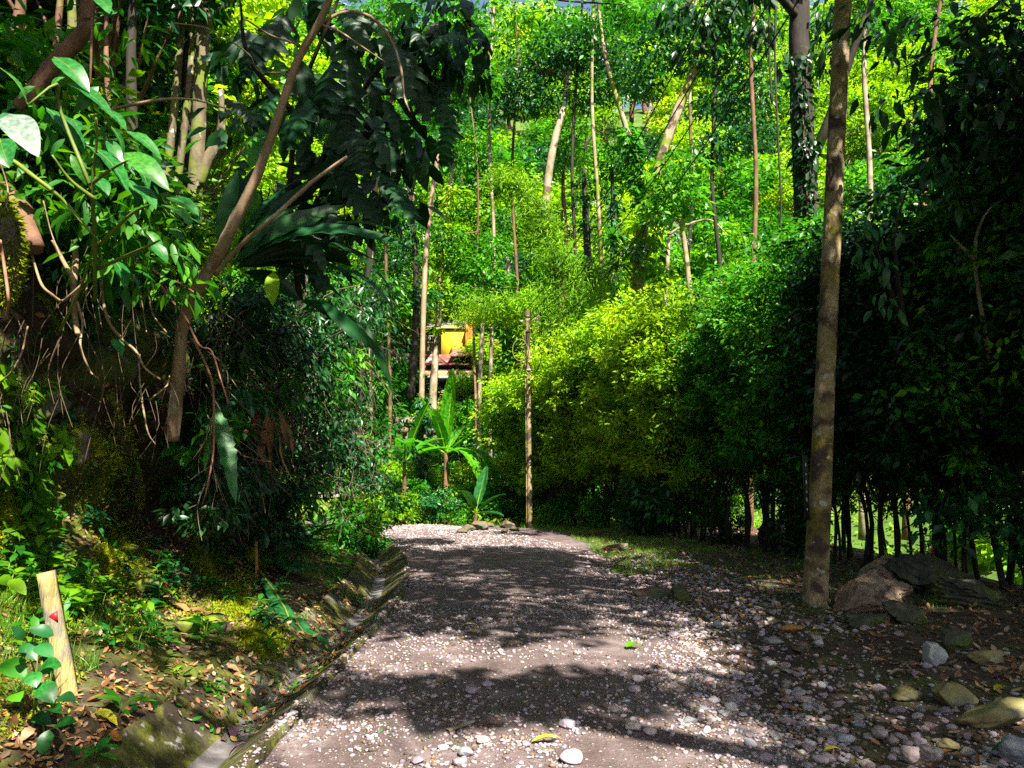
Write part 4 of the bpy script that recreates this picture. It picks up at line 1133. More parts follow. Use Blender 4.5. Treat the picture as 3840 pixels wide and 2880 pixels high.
def hedge_protos(seed, leaf, n, size, H=6.5, cr=.95, nleaf=7500, hp=.62):
    return [make_tree(seed + i, H * (.85 + .12 * i), cr, H * .76, .024 + .007 * i, nleaf, size, 62, M['bark_dark'], leaf, w=.5, rel=.36, droop=.35, hedge=hp) for i in range(n)]
HD_ = hedge_protos(300, M['leaf_mid'], 4, .10, H=5.3, nleaf=5600, hp=.55)  # shaded stretch of the same hedge, its shade put into duller greens
HDk = hedge_protos(320, M['leaf_dark'], 3, .115, H=5.7, nleaf=5000, hp=.5)  # darkest copy for the shaded stretch, same hedge plants
HL = hedge_protos(340, M['leaf_hedge_lit'], 2, .125, H=6.4, nleaf=6200, hp=.48) + hedge_protos(345, M['leaf_yellow'], 2, .13, H=6.2, nleaf=5600, hp=.42)  # sunlit stretch of the same hedge, sunlight put into brighter greens
P = smooth_path([(a, b, 0) for a, b in HP_], 200)
seg = np.concatenate([[0], np.cumsum(np.linalg.norm(np.diff(P, axis=0), axis=1))])
rs = np.random.default_rng(33)
L_ = seg[-1]
for row, (off, step) in enumerate([(0, .36), (.55, .42), (1.25, .6)]):
    s = rs.random() * .3
    while s < L_:
        i = int(np.searchsorted(seg, s).clip(1, 199)); p = P[i]; tn = P[i] - P[i - 1]; tn /= np.linalg.norm(tn)
        nr = np.array([tn[1], -tn[0], 0])     # away from the road
        q = p + nr * (off + rs.normal() * .1) + tn * rs.normal() * .06
        y = q[1]
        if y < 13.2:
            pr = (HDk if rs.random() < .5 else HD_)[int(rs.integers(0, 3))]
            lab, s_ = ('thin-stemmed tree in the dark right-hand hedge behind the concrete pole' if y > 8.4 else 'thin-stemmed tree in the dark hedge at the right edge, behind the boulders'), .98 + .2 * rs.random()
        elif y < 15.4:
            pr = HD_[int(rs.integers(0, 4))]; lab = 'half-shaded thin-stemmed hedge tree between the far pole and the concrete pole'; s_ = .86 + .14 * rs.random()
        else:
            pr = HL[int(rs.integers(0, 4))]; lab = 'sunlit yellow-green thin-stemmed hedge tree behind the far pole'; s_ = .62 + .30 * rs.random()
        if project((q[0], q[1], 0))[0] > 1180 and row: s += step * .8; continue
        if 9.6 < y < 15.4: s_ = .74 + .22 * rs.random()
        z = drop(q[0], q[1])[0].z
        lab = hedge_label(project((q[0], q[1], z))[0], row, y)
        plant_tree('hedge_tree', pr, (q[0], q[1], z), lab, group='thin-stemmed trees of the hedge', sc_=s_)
        s += step * (.45 + 1.1 * rs.random())
BUSHD = [make_tree(360 + i, 2.6, 1.4, 2.3, .03, 1300, .2, 14, M['bark_dark'], M[['leaf_dark', 'leaf_mid', 'leaf_teal'][i]], w=.45, rel=.42) for i in range(3)]
# young sprouting foliage at the foot of the sunlit hedge
for i in range(9):
    t = .62 + .36 * rs.random(); p = P[int(t * 199)]
    x, y = p[0] + rs.normal() * .25, p[1] + .2
    plant_tree('bush', BUSH[0 if i % 2 else 1], (x, y, gz(x, y) - .1), 'low bush at the foot of the sunlit hedge', 'bush', 'low bushes under the hedge', .32 + .2 * rs.random())

for i in range(24):
    t = .02 + .6 * rs.random(); p = P[int(t * 199)]
    x, y = p[0] + .25 + rs.normal() * .35, p[1] + rs.normal() * .3
    kk = int(rs.integers(0, 3)); q = drop(x, y)[0]; px = project(q)[0]
    if px > 835 and rs.random() < .7: continue
    plant_tree('bush', BUSHD[kk], q - Vector((0, 0, .05)), 'low %s bush at the hedge foot, %s' % (['dark', 'mid green', 'blue-green'][kk], 'under the mossy tree' if px < 650 else 'by the thin dark peg' if px < 700 else 'beyond the dark boulder' if px < 760 else 'left of the concrete pole' if px < 800 else ('behind the boulders' if px < 980 else 'at the right picture edge')), 'bush', 'low dark bushes under the hedge', .3 + .35 * rs.random())
# dark large tree behind the hedge
d = 14
px_tree('large_dark_tree', 'thick dark trunk rising behind the hedge, left of the concrete pole', 'tree',
        [(808, 560, d), (808, 400, d), (808, 300, d), (806, 200, d), (801, 100, d), (799, 0, d), (800, -80, d)], [.30, .26, .24, .2, .18], M['bark_dark'],
        [(770, -30, d, .8), (825, 60, d, .5), (845, -40, d, .9), (810, 150, 13.6, .35), (785, 60, 13.6, .3), (840, 20, d, .7), (760, 30, 13.5, .45), (700, 20, 12.5, .6), (722, 5, 12.5, .5), (690, 45, 12.5, .35), (745, -15, 13, .7), (672, 10, 12.5, .4)],
        M['leaf_dark'], .19, 130, limbs=[([(800, 20, d), (770, -10, 13.5), (720, -20, 13), (680, 10, 12.6)], [.1, .07, .03]), ([(806, 170, d), (825, 130, 13.6), (850, 60, 13.3), (875, -10, 13)], [.12, .08, .05])], w=.42, droop=1.3)
for k, pts in enumerate([[(776, -5, 13), (775, 60, 13), (778, 140, 13), (781, 200, 13), (780, 232, 13)], [(770, -5, 13), (769, 50, 13), (772, 104, 13)]]):
    v = link('liana', MB().add(*tube(smooth_path([at(*p) for p in pts], 16), [.02, .014], 6)).mesh('liana', M['bark_dark'], True))
    tag(v, ['long liana hanging left of the thick dark trunk', 'short liana hanging at the top, left of the thick dark trunk'][k], 'liana')
# overhanging branches at top right with larger drooping leaves
def leafy_branch(label, paths, clumps, leaf, size, per, bark='bark_dark', w=.42, droop=1.0, name='overhanging_branch', group=None, cat='branch'):
    root = thing(name, label, cat, at(*paths[0][0]), group)
    mb = MB()
    for p in paths:
        mb.add(*tube(smooth_path([at(*q) for q in p], 12), [.03, .018, .006], 6, .1))
    link('stem', mb.mesh('stem', M[bark], True), root)
    c, r = clumps_px(clumps)
    n = [int(per * max(.35, (q / .4) ** 2)) for q in r]
    pos, dv, up, sz = clump_leaves(c, r, n, size, None, droop=droop, flat_=.8)
    V, F = cloud(tmpl_mid(w, .22), pos, dv, up, sz)
    link('foliage', mesh('foliage', V, F, leaf), root)
    return root
leafy_branch('dark broad-leaved branch hanging into the top right corner', [[(1060, -60, 8), (980, 20, 7.6), (900, 70, 7.4)], [(1060, 60, 8), (980, 110, 7.6)]],
             [(900, 40, 7.6, .35), (940, 30, 7.6, .4), (985, 20, 7.6, .4), (1010, 70, 7.6, .4), (930, 85, 7.6, .3), (975, 100, 7.7, .35), (880, 100, 7.6, .25), (1000, 130, 7.8, .35), (870, 15, 7.6, .3), (915, 120, 7.8, .25)], M['leaf_dark'], .17, 42)
leafy_branch('glossy-leaved branch right of the concrete pole at mid height', [[(905, 330, 8.6), (880, 260, 8.2), (868, 220, 8)], [(905, 330, 8.6), (895, 240, 8.2), (910, 180, 8.2)]],
             [(868, 228, 8, .18), (880, 262, 8, .2), (895, 230, 8.1, .22), (915, 190, 8.2, .25), (862, 255, 8, .14), (930, 160, 8.3, .3), (885, 300, 8.2, .2), (960, 200, 8.4, .3), (990, 160, 8.4, .3)], M['leaf_teal'], .15, 34)
leafy_branch('sunlit twiggy branch among the dark leaves at the right edge', [[(990, 360, 8.6), (975, 260, 8.4), (985, 215, 8.3), (1010, 195, 8.3)], [(975, 260, 8.4), (950, 235, 8.3)]],
             [(1000, 210, 8.4, .2), (960, 260, 8.4, .15), (940, 245, 8.4, .14), (1000, 280, 8.5, .2), (1010, 380, 8.5, .2)], M['leaf_mid'], .1, 40, bark='bark_pale')

# pink flowering shrub glimpsed between the stems
fs = thing('flowering_shrub', 'pink flowering shrub in the sun glimpsed between the right-hand stems', 'shrub', at(940, 560, 12))
cs = [(930, 560, 12, .35), (945, 568, 12, .3), (950, 500, 12.5, .3), (985, 520, 12.4, .3), (900, 560, 12.2, .4), (960, 540, 12, .4)]
c, r = clumps_px(cs)
link('foliage', crown_mesh('foliage', c, r, 120, .11, M['leaf_yellow']), fs)
link('blossom', crown_mesh('blossom', [at(928, 558, 11.7), at(946, 566, 11.7), at(938, 552, 11.7), at(945, 500, 12.1), at(975, 515, 12.1)], .14, 60, .05, M['flower_pink'], w=.9), fs)

# ------------------------------------------------------------------ unseen canopy (behind and right of the camera), its gaps laid out to shape the sun patches
def shade(x, y):  # wanted shade density on the ground; decides where canopy clumps go
    left = x < -1.4
    s = np.ones_like(x) * .93
    s = np.where(y > 15.2, .0, s)
    s = np.where((y > 8.6) & (y <= 15.2) & ~left, .76, s)
    s = np.where((y > 7.3) & (y <= 8.6) & (x < 2.6) & ~left, .5, s)
    s = np.where((y > 5.7) & (y <= 7.3) & (x < 1.9 + .35 * (y - 5.7)) & ~left, .06, s)
    s = np.where((y > 4.95) & (y <= 5.7) & (x > -.9), .80, s)
    s = np.where((y > 4.95) & (y <= 5.35) & (x > -1.2) & (x < -.4), .3, s)
    s = np.where((y > 3.2) & (y <= 4.95) & (x < 1.5 + .5 * (4.95 - y)) & ~left, .02, s)
    s = np.where(y <= 3.2, .5, s)
    s = np.where((x > 2.0) & (y < 11.5), .95, s)
    s = np.where((x > 1.2) & (x < 3.6) & (y >= 12.5) & (y < 15.2), .35, s)
    s = np.where((x > .9) & (x < 2.4) & (y > 9.5) & (y < 12.8), .5, s)
    s = np.where(left, .66, s)
    s = np.where(left & (x > -3.4) & (y > 5.4) & (y < 9), .35, s)
    s = np.where(left & (x > -3.0) & (y > 3) & (y < 5.0), .45, s)
    s = np.where(left & (x < -2.3) & (x > -5.4) & (y > 3.8) & (y < 8.0), .05, s)
    s = np.where(left & (x < -2.8) & (x > -4.0) & (y >= 8) & (y < 10), .4, s)
    s = np.where((x < -5) & (y > 8.5), .75, s)
    s = np.where((x < -2.6) & (y > 12.0), .12, s)
    return s
rs = np.random.default_rng(77)
n = 3300
cx = -9 + 19 * rs.random(n); cy = .3 + 17 * rs.random(n)
sh_ = shade(cx, cy) + .16 * fbm(cx * 1.3, cy * 1.3, seed=71, octv=2) * (shade(cx, cy) < .9) * (shade(cx, cy) > .02)
keep = rs.random(n) < sh_
hgt = 8.6 + 2.8 * rs.random(n)
P3 = np.stack([cx, cy, np.zeros(n)], -1) + np.array(S)[None] * (hgt / S.z)[:, None]
# only clumps outside the view, except the dark overhang at top right
rat = (P3[:, 2] - 1.6) / np.maximum(P3[:, 1], .1)
keep &= ~((P3[:, 1] > 0) & (rat < .615) & (np.abs(P3[:, 0]) < .70 * P3[:, 1]))
P3, gx, gy = P3[keep], cx[keep], cy[keep]
print('canopy clumps', len(P3))
TR = [((8.5, 1.0), 'right of the road beside the camera'), ((12.5, 5.0), 'right of the hedge'), ((3.6, -7), 'behind the camera'), ((-5.5, -4), 'on the left bank behind the camera'), ((8.5, -6.5), 'right-hand, a few steps behind the camera')]
base_xy = np.array([t[0] for t in TR])
own = np.argmin(np.linalg.norm(P3[:, None, :2] - base_xy[None], axis=2), axis=1)
for k, ((bx, by), where) in enumerate(TR):
    cp = P3[own == k]
    if len(cp) < 3: continue
    b0 = drop(bx, by)[0]
    rt = thing('canopy_tree', 'tall unseen shade tree ' + where, 'tree', b0, 'tall unseen shade trees over the road')
    mb = MB()
    top = Vector((bx + .4, by + .3, 7.6))
    tp = smooth_path([b0 - Vector((0, 0, .4)), b0.lerp(top, .5) + Vector((.2, -.1, 0)), top, top + Vector((0, 0, 2.4))], 16)
    mb.add(*tube(tp, [.36, .28, .2, .1], 12, .12, k))
    for q in cp[::9]:
        s0 = tp[int(rs.integers(9, 15))]
        mb.add(*tube(smooth_path([s0, (s0 + q) / 2 + np.array([0, 0, .5]), q], 7), [.045, .028, .01], 5, cap=False))
    link('trunk', mb.mesh('trunk', M['bark_brown'], True), rt)
    pos, dv, up, sz = clump_leaves(cp, .36, 62, .19, None, flat_=.6, droop=.5)
    V, F = cloud(tmpl_small(.5), pos, dv, up, sz)
    link('crown', mesh('crown', V, F, M['leaf_mid']), rt)
# the bough whose shadow crosses the road
k_ = S / S.z
g0, g1, g2 = Vector((-.55, 5.3, 0)), Vector((.55, 4.6, 0)), Vector((2.6, 3.2, 0))
Q = [g0 + k_ * 8.6, g0.lerp(g1, .5) + k_ * 8.4, g1 + k_ * 8.1, g2 + k_ * 7.7, Vector((8.3, -6.2, 7.0))]
bo = link('bough', MB().add(*tube(smooth_path(Q, 24), [.11, .12, .13, .16], 8, .12)).mesh('bough', M['bark_brown'], True), [o for o in bpy.data.objects if o.name.startswith('canopy_tree')][-1])
# ------------------------------------------------------------------ forest on the left slope
NEAR = [make_tree(400 + i, 7.5, 1.9, 5, .12, 9500, .15, 40, M['bark_lichen'] if i % 2 else M['bark_brown'], M[['leaf_mid', 'leaf_yellow', 'leaf_teal', 'leaf_yellow'][i]], w=.5) for i in range(4)]
NK = ['mid green', 'yellow green', 'dark blue green', 'yellow green']
rs = np.random.default_rng(44)
for i in range(110):
    y = 10 + 26 * rs.random(); x = -y * (.2 + .6 * rs.random()) - 3.6
    p = drop(x, y)[0]
    px, py = project(p + Vector((0, 0, 3)))
    if px > 370 or px < -120: continue
    k = int(rs.integers(0, 4))
    far = 'near the top of' if y > 18 else 'part-way up'
    plant_tree('forest_tree', NEAR[k], p - Vector((0, 0, .2)), '%s tree %s the left-hand forest slope' % (NK[k], far), group='trees of the left forest slope', sc_=.75 + .6 * rs.random())
UND = [make_tree(420 + i, 1.5, .9, 1.4, .02, 1500, .12, 14, M['twig'], M[['leaf_mid', 'leaf_yellow', 'leaf_teal', 'leaf_dark'][i]], w=.42, rel=.45) for i in range(4)]
UK = ['mid green', 'yellow green', 'blue green', 'dark green']
for i in range(80):
    y = 6 + 16 * rs.random(); s = PS[8] + rs.random() ** 1.5 * 9
    p = Vector(bank(y, s))
    k = int(rs.integers(0, 4))
    if project(p)[0] > 330: k = 2 + k % 2
    plant_tree('understory_shrub', UND[k], p - Vector((0, 0, .05)), '%s undergrowth shrub %s the earth bank' % (UK[k], 'on the lip of' if s < PS[9] + .8 else 'on the slope above'), 'shrub', 'undergrowth shrubs on top of the left bank', .6 + .7 * rs.random())

d = 11
LT = 'mottled trunks standing on the left slope'
px_tree('lichen_tree', 'mossy yellow-green slim trunk, leftmost of the mottled trunks', 'tree',
        [(158, 260, d), (163, 200, d), (170, 150, d), (176, 90, d), (180, 40, d), (184, -30, d)], [.08, .065, .06, .055, .05], M['bark_lichen'], [(180, -60, d, .7)], M['leaf_mid'], .14, 200, group=LT)
px_tree('lichen_tree', 'slim grey trunk between the mossy trunk and the thick mottled trunk', 'tree',
        [(172, 260, d), (176, 200, d), (183, 140, d), (190, 80, d), (192, 30, d), (180, -40, d)], [.07, .06, .055, .05, .05], M['bark_lichen'], None, None, group=LT)
px_tree('lichen_tree', 'thick mottled trunk with white lichen and a stubby mossy fork', 'tree',
        [(190, 280, d), (193, 220, d), (197, 160, d), (200, 100, d), (203, 40, d), (206, -50, d)], [.15, .12, .105, .10, .10], M['bark_lichen'], [(230, -60, d, .9)], M['leaf_dark'], .14, 250,
        limbs=[([(198, 185, d), (208, 160, d), (219, 140, d), (222, 120, d), (221, 90, d)], [.10, .09, .06, .04]), ([(203, 30, d), (216, 12, d), (235, 0, d), (255, -14, d)], [.05, .04, .03])], group=LT)
px_tree('lichen_tree', 'dark twisted trunk behind the mottled trunks near the top edge', 'tree',
        [(190, 240, 12), (188, 120, 12), (186, 60, 12), (196, 0, 12), (200, -40, 12)], [.09, .08, .07, .06], M['bark_dark'], None, None, group=LT)
for (pts, rr, bk, lab) in [
    ([(8, 130, 8), (12, 60, 8), (20, 10, 8), (24, -30, 8)], [.07, .06, .05], 'bark_brown', 'brown leaning stem at the top left corner'),
    ([(48, 160, 9), (52, 100, 9), (57, 40, 9), (62, -20, 9)], [.05, .045, .04], 'bark_brown', 'reddish thin stem behind the broken brown branch'),
    ([(136, 240, 10), (134, 160, 10), (131, 70, 10), (134, -20, 10)], [.06, .07, .06], 'bark_dark', 'dark stem between the shrub and the mottled trunks'),
    ([(108, 150, 10), (108, 100, 10), (106, 50, 10), (107, 10, 10)], [.035, .035, .03], 'bark_brown', 'thin bare stem behind the large-leaved shrub'),
    ([(288, 430, 12), (290, 380, 12), (297, 330, 12), (302, 290, 12), (305, 240, 12)], [.11, .10, .09, .06], 'bark_pale', 'pale trunk half buried in the dark thicket'),
    ([(78, 160, 9.5), (74, 90, 9.5), (72, 20, 9.5), (72, -20, 9.5)], [.07, .06, .05], 'bark_lichen', 'mossy stem behind the broken brown branch'),
]:
    px_tree('young_tree', lab, 'tree', pts, rr, M[bk], None, None)
# broken brown limb top left
px_tree('broken_branch', 'thick broken brown branch with a splintered bend at the top left', 'branch', [(20, 110, 5.2), (34, 92, 5.2), (51, 68, 5.2), (70, 48, 5.2), (84, 32, 5.2), (88, 22, 5.2)], [.06, .06, .055, .05], M['bark_brown'], None, None,
        limbs=[([(87, 26, 5.2), (87, 10, 5.2), (89, -20, 5.2)], [.045, .05, .05]), ([(88, 20, 5.17), (86, 12, 5.17), (87, 4, 5.17)], [.03, .02, .004])])

# ------------------------------------------------------------------ curved foreground tree on the bank
ct = px_tree('curved_tree', 'smooth brown curved trunk sweeping up from the left bank across the big leaves', 'tree',
        [(172, 440, 7.6), (176, 400, 7.5), (180, 355, 7.3), (182, 330, 7.2), (190, 302, 7.0), (204, 278, 6.8), (222, 248, 6.6), (236, 218, 6.5), (256, 178, 6.4), (270, 140, 6.3), (282, 105, 6.2), (298, 60, 6.1), (316, 28, 6.0), (329, 0, 5.9), (336, -40, 5.8)],
        [.07, .07, .058, .06, .058, .05, .042, .036, .033, .03, .027], M['bark_smooth'], None, None,
        limbs=[([(215, 275, 6.6), (240, 246, 6.4), (278, 213, 6.2), (312, 182, 6.1), (347, 157, 6.0)], [.022, .02, .017, .014]),
               ([(319, 24, 6.0), (345, 12, 6.1), (372, 18, 6.2), (392, 42, 6.3), (401, 70, 6.3), (404, 96, 6.3), (410, 112, 6.3)], [.016, .014, .012, .006]),
               ([(320, 24, 6.0), (340, 32, 6.0), (364, 48, 6.0), (385, 62, 6.0)], [.01, .008, .004]), ([(300, 45, 6.05), (270, 35, 6), (246, 20, 5.9), (243, 28, 5.9)], [.01, .008, .004])])
for k, pts in enumerate([[(188, 310, 7), (200, 330, 7), (210, 350, 7)], [(195, 300, 6.9), (206, 318, 6.9), (214, 345, 6.9)], [(190, 330, 7), (182, 350, 7), (170, 372, 7)]]):
    P = [at(*p) for p in pts]

def quad_leaf(P0, P1, w, droop=.12, cols=4, rows_=10, roll=0.0, wave=.0, shape=.8, face=None, seed=0, fold=.18):
    """broad leaf between two points, facing roughly the camera / sky"""
    P0, P1 = Vector(P0), Vector(P1)
    ax = P1 - P0; L = ax.length; ax = ax.normalized()
    f = Vector(face) if face is not None else Vector((.35, -.75, .75))
    side = ax.cross(f).normalized(); nn = side.cross(ax)
    if nn.dot(f) < 0: nn = -nn
    side = (Quaternion(ax, roll) @ side); nn = Quaternion(ax, roll) @ nn
    rs_ = np.random.default_rng(seed); V = []
    for i in range(rows_ + 1):
        t = i / rows_
        env = (math.sin(math.pi * min(1, t ** shape)) ** .8) if 0 < t < 1 else 0
        ww = w * .5 * max(env, .01)
        c = P0 + ax * (L * t) + nn * (droop * L * math.sin(math.pi * t))
        for j in range(cols + 1):
            u = j / cols * 2 - 1
            r = 1 + wave * rs_.normal() * (abs(u) > .9)
            V.append(c + side * (u * ww * r) + nn * (abs(u) * ww * fold + wave * .3 * ww * rs_.normal() + .015 * L * math.sin(t * 40) * abs(u) * .5))
    return [list(v) for v in V], grid_faces(rows_ + 1, cols + 1)

def zl1(x, y, d): return at(x * .1543, y * .1543, d)
shr = thing('broad_leaved_shrub', 'shrub with long glossy green leaves reaching out at the upper left', 'shrub', at(60, 330, 5.0))
stems = MB()
for k, pts in enumerate([[(95, 300, 4.6), (95, 240, 4.2), (92, 190, 4.0), (97, 140, 3.9), (96, 118, 3.8)], [(96, 200, 4.0), (70, 180, 3.9), (52, 155, 3.8)], [(90, 185, 4), (110, 170, 3.9), (128, 160, 3.8)],
                         [(92, 190, 4.0), (60, 110, 4.0), (57, 84, 3.9), (28, 105, 3.8)], [(95, 250, 4.3), (130, 215, 4.1), (150, 205, 4)], [(95, 270, 4.4), (140, 250, 4.2), (160, 240, 4.1)], [(60, 330, 5), (80, 290, 4.6), (95, 240, 4.2)]]):
    stems.add(*tube(smooth_path([at(*p) for p in pts], 10), [.012, .009, .005], 6))
link('stem', stems.mesh('stem', M['stem_green'], True), shr)
BIG = [((0, 440), (175, 660), .34), ((300, 700), (550, 1010), .36), ((350, 370), (580, 600), .36), ((380, 530), (740, 770), .24), ((560, 940), (830, 1250), .30),
       ((800, 990), (1100, 1240), .32), ((820, 850), (1050, 1040), .30), ((1080, 1280), (1290, 1400), .42), ((1050, 1330), (1240, 1460), .36), ((1100, 1480), (1200, 1570), .4),
       ((600, 1140), (690, 1290), .45), ((0, 900), (60, 1090), .5), ((650, 360), (735, 510), .38), ((720, 820), (800, 1010), .4), ((870, 1200), (1010, 1360), .35),
       ((500, 720), (640, 560), .4), ((730, 1675), (810, 1875), .42), ((1120, 1645), (1280, 1745), .36), ((980, 1575), (1085, 1705), .5), ((730, 2195), (790, 2305), .5),
       ((640, 0), (710, 90), .4), ((230, 560), (120, 640), .4), ((880, 1560), (960, 1470), .5), ((420, 900), (330, 1010), .3), ((640, 700), (820, 850), .3), ((700, 900), (790, 1120), .3),
       ((460, 1000), (560, 1200), .3), ((800, 1150), (900, 1330), .32), ((330, 560), (420, 500), .5), ((980, 980), (1100, 900), .4), ((1200, 1000), (1320, 900), .3), ((660, 560), (780, 640), .3),
       ((900, 1090), (960, 1240), .4), ((540, 1250), (680, 1420), .28), ((850, 1400), (980, 1330), .35), ((950, 1500), (1060, 1620), .4), ((420, 760), (520, 850), .35)]
rs = np.random.default_rng(8)
for k, (a, b, wr) in enumerate(BIG):
    dd = 3.9 + .5 * rs.random() if k < 16 else 4.3 + .5 * rs.random()
    P0, P1 = zl1(*a, dd), zl1(*b, dd - .12 + .2 * rs.random())
    V, F = quad_leaf(P0, P1, (P1 - P0).length * wr * 1.05, .10, roll=rs.normal() * .3, seed=k, face=(.5, -.6, .8), shape=.85)
    lf = link('leaf', mesh('leaf', V, F, M['leaf_big'], True), shr)
    mid_ = np.array(V).reshape(-1, 5, 3)[:, 2]
    link('midrib', mesh('midrib', *tube(mid_, [.0028, .002, .0008], 4, cap=False), M['stem_green'], True), lf)
V, F = quad_leaf(zl1(60, 740, 3.7), zl1(250, 1020, 3.6), .16, .08, face=(.3, -.9, .5), shape=.7, fold=.05)
o = link('leaf', mesh('leaf', V, F, M['leaf_silver'], True), shr); o['label'] = 'large leaf coloured silvery grey'  # single leaf in a paler, greyer colour than its neighbours
V, F = quad_leaf(zl1(20, 730, 3.75), zl1(125, 900, 3.72), .09, .05, face=(.3, -.9, .5))
link('leaf', mesh('leaf', V, F, M['leaf_teal'], True), shr)
pos, dv, up, sz = clump_leaves([at(40, 150, 5), at(75, 200, 5), at(120, 150, 5), at(60, 60, 5.6), at(110, 225, 5), at(150, 230, 5.2), at(30, 40, 6), at(110, 260, 5.2), at(70, 130, 5.3), at(140, 190, 5.3), at(20, 200, 5), at(90, 90, 6), at(120, 30, 6.5), at(175, 280, 5.8)], [.33, .3, .3, .4, .25, .3, .5, .3, .3, .3, .3, .4, .4, .3], 60, .13, None, droop=.6)
V, F = cloud(tmpl_mid(.36, .2), pos, dv, up, sz)
link('small_leaves', mesh('small_leaves', V, F, M['leaf_mid']), shr)

# ------------------------------------------------------------------ dark climber with lobed leaves
def lobed(P0, P1, w, lobes, seed, depth=.5, face=(0.2, -.8, .5)):
    lobes = max(3, lobes - 2)
    """deeply lobed leaf: a fan of lobe ridges round the midrib"""
    P0, P1 = Vector(P0), Vector(P1); ax = P1 - P0; L = ax.length; ax.normalize()
    side = ax.cross(Vector(face)).normalized(); nn = side.cross(ax); rs_ = np.random.default_rng(seed)
    if nn.dot(Vector(face)) < 0: nn = -nn
    n = lobes * 4; V = []; F = []
    mid = [P0 + ax * (L * i / n) + nn * (.1 * L * math.sin(math.pi * i / n)) for i in range(n + 1)]
    for i in range(n + 1):
        V.append(mid[i])
    def edge(sg):
        out = []; la = .6 + .6 * rs_.random(lobes + 1)
        for i in range(n + 1):
            t = i / n
            env = math.sin(math.pi * min(1, (t * .94 + .05)) ** .75) ** .7
            lob = la[i // 4] * (1 - depth * (1, .25, 0, .5)[i % 4]) if 0 < i < n else .1
            ww = w * .5 * env * lob * (1 + .12 * rs_.normal())
            out.append(mid[i] + side * (sg * ww) + ax * (.34 * ww) - nn * (.15 * ww * (1 + .6 * rs_.normal()) - .05 * w * math.cos(i % 4 * math.pi / 2)))
        return out
    a, b = edge(-1), edge(1)
    V += a + b; m = n + 1
    for i in range(n):
        F.append((i, i + 1, m + i + 1, m + i)); F.append((i + 1, i, 2 * m + i, 2 * m + i + 1))
    return [list(v) for v in V], np.array(F)
clm = thing('lobed_leaf_climber', 'climber with huge dark lobed leaves hanging in front of the light at upper left', 'climber', at(300, 260, 7.6))
st = MB()
for pts in ([(300, 300, 7.6), (290, 200, 7.4), (300, 100, 7.2), (330, 20, 7), (350, -30, 7)], [(300, 200, 7.4), (340, 130, 7.2), (390, 60, 7), (440, 90, 7)], [(300, 120, 7.3), (250, 60, 7.2), (240, 0, 7)]):
    st.add(*tube(smooth_path([at(*p) for p in pts], 16), [.035, .025, .01], 7, .1))
link('stem', st.mesh('stem', M['bark_dark'], True), clm)
rs = np.random.default_rng(12)
LOB = [(300, 60, 312, 150), (318, 75, 345, 165), (345, 40, 355, 120), (262, 35, 240, 95), (285, 15, 262, 70), (240, 30, 268, 85), (225, 100, 262, 130), (278, 95, 250, 140), (330, 140, 352, 215), (305, 150, 330, 205),
       (290, 165, 318, 235), (350, 130, 372, 190), (365, 70, 385, 135), (378, 20, 392, 75), (395, 45, 410, 110), (405, 25, 432, 60), (425, 35, 452, 60), (415, 80, 432, 130), (440, 90, 452, 150), (452, 120, 442, 175),
       (385, 100, 402, 150), (345, 10, 372, 60), (310, 0, 335, 50), (275, 60, 300, 110), (262, 130, 250, 175), (245, 160, 232, 200), (340, 180, 385, 235), (325, 205, 345, 250), (375, 130, 398, 180),
       (390, 5, 425, 22), (440, 15, 478, 5), (430, 45, 470, 35), (445, 55, 468, 80), (300, 230, 330, 275), (358, 95, 338, 150), (280, 190, 262, 240), (256, 190, 240, 240), (372, 170, 412, 210), (390, 188, 418, 232), (450, 30, 482, 55), (400, 120, 420, 165), (310, 100, 285, 160), (335, 60, 322, 130),
       (405, 60, 440, 85), (420, 105, 462, 118), (350, 160, 330, 225), (470, 20, 490, 62)]
for k, (x0, y0, x1, y1) in enumerate(LOB):
    dd = 6.6 + 1.1 * rs.random()
    P0, P1 = at(x0, y0, dd), at(x1, y1, dd + .3 * rs.normal() * .5)
    L = (P1 - P0).length * .85
    V, F = lobed(P0, P0 + (P1 - P0) * .85, L * (.5 + .3 * rs.random()), 6 + k % 4, k, .35 + .4 * rs.random(), (rs.normal() * .4, -.8, .3 + .4 * rs.random()))
    link('leaf', mesh('leaf', V, F, M['leaf_mid' if k in (23, 29, 24, 36) else ('leaf_teal' if k % 6 == 1 else 'leaf_lobed')], True), clm)
pos, dv, up, sz = clump_leaves([at(x, y, d_) for x, y, d_ in [(290, 110, 8), (330, 180, 8), (250, 60, 8), (370, 60, 8), (400, 40, 7.6), (430, 60, 7.6), (310, 20, 8), (355, 120, 7.8), (270, 200, 8), (345, 220, 8), (385, 200, 7.8), (405, 150, 7.6), (310, 250, 8), (240, 120, 8.4), (380, 110, 7.6), (440, 20, 7.5), (460, 60, 7.5)]], .42, 34, .24, None, droop=1.4)
V, F = cloud(tmpl_mid(.5, .2), pos, dv, up, sz)
link('small_leaves', mesh('small_leaves', V, F, M['leaf_dark']), clm)
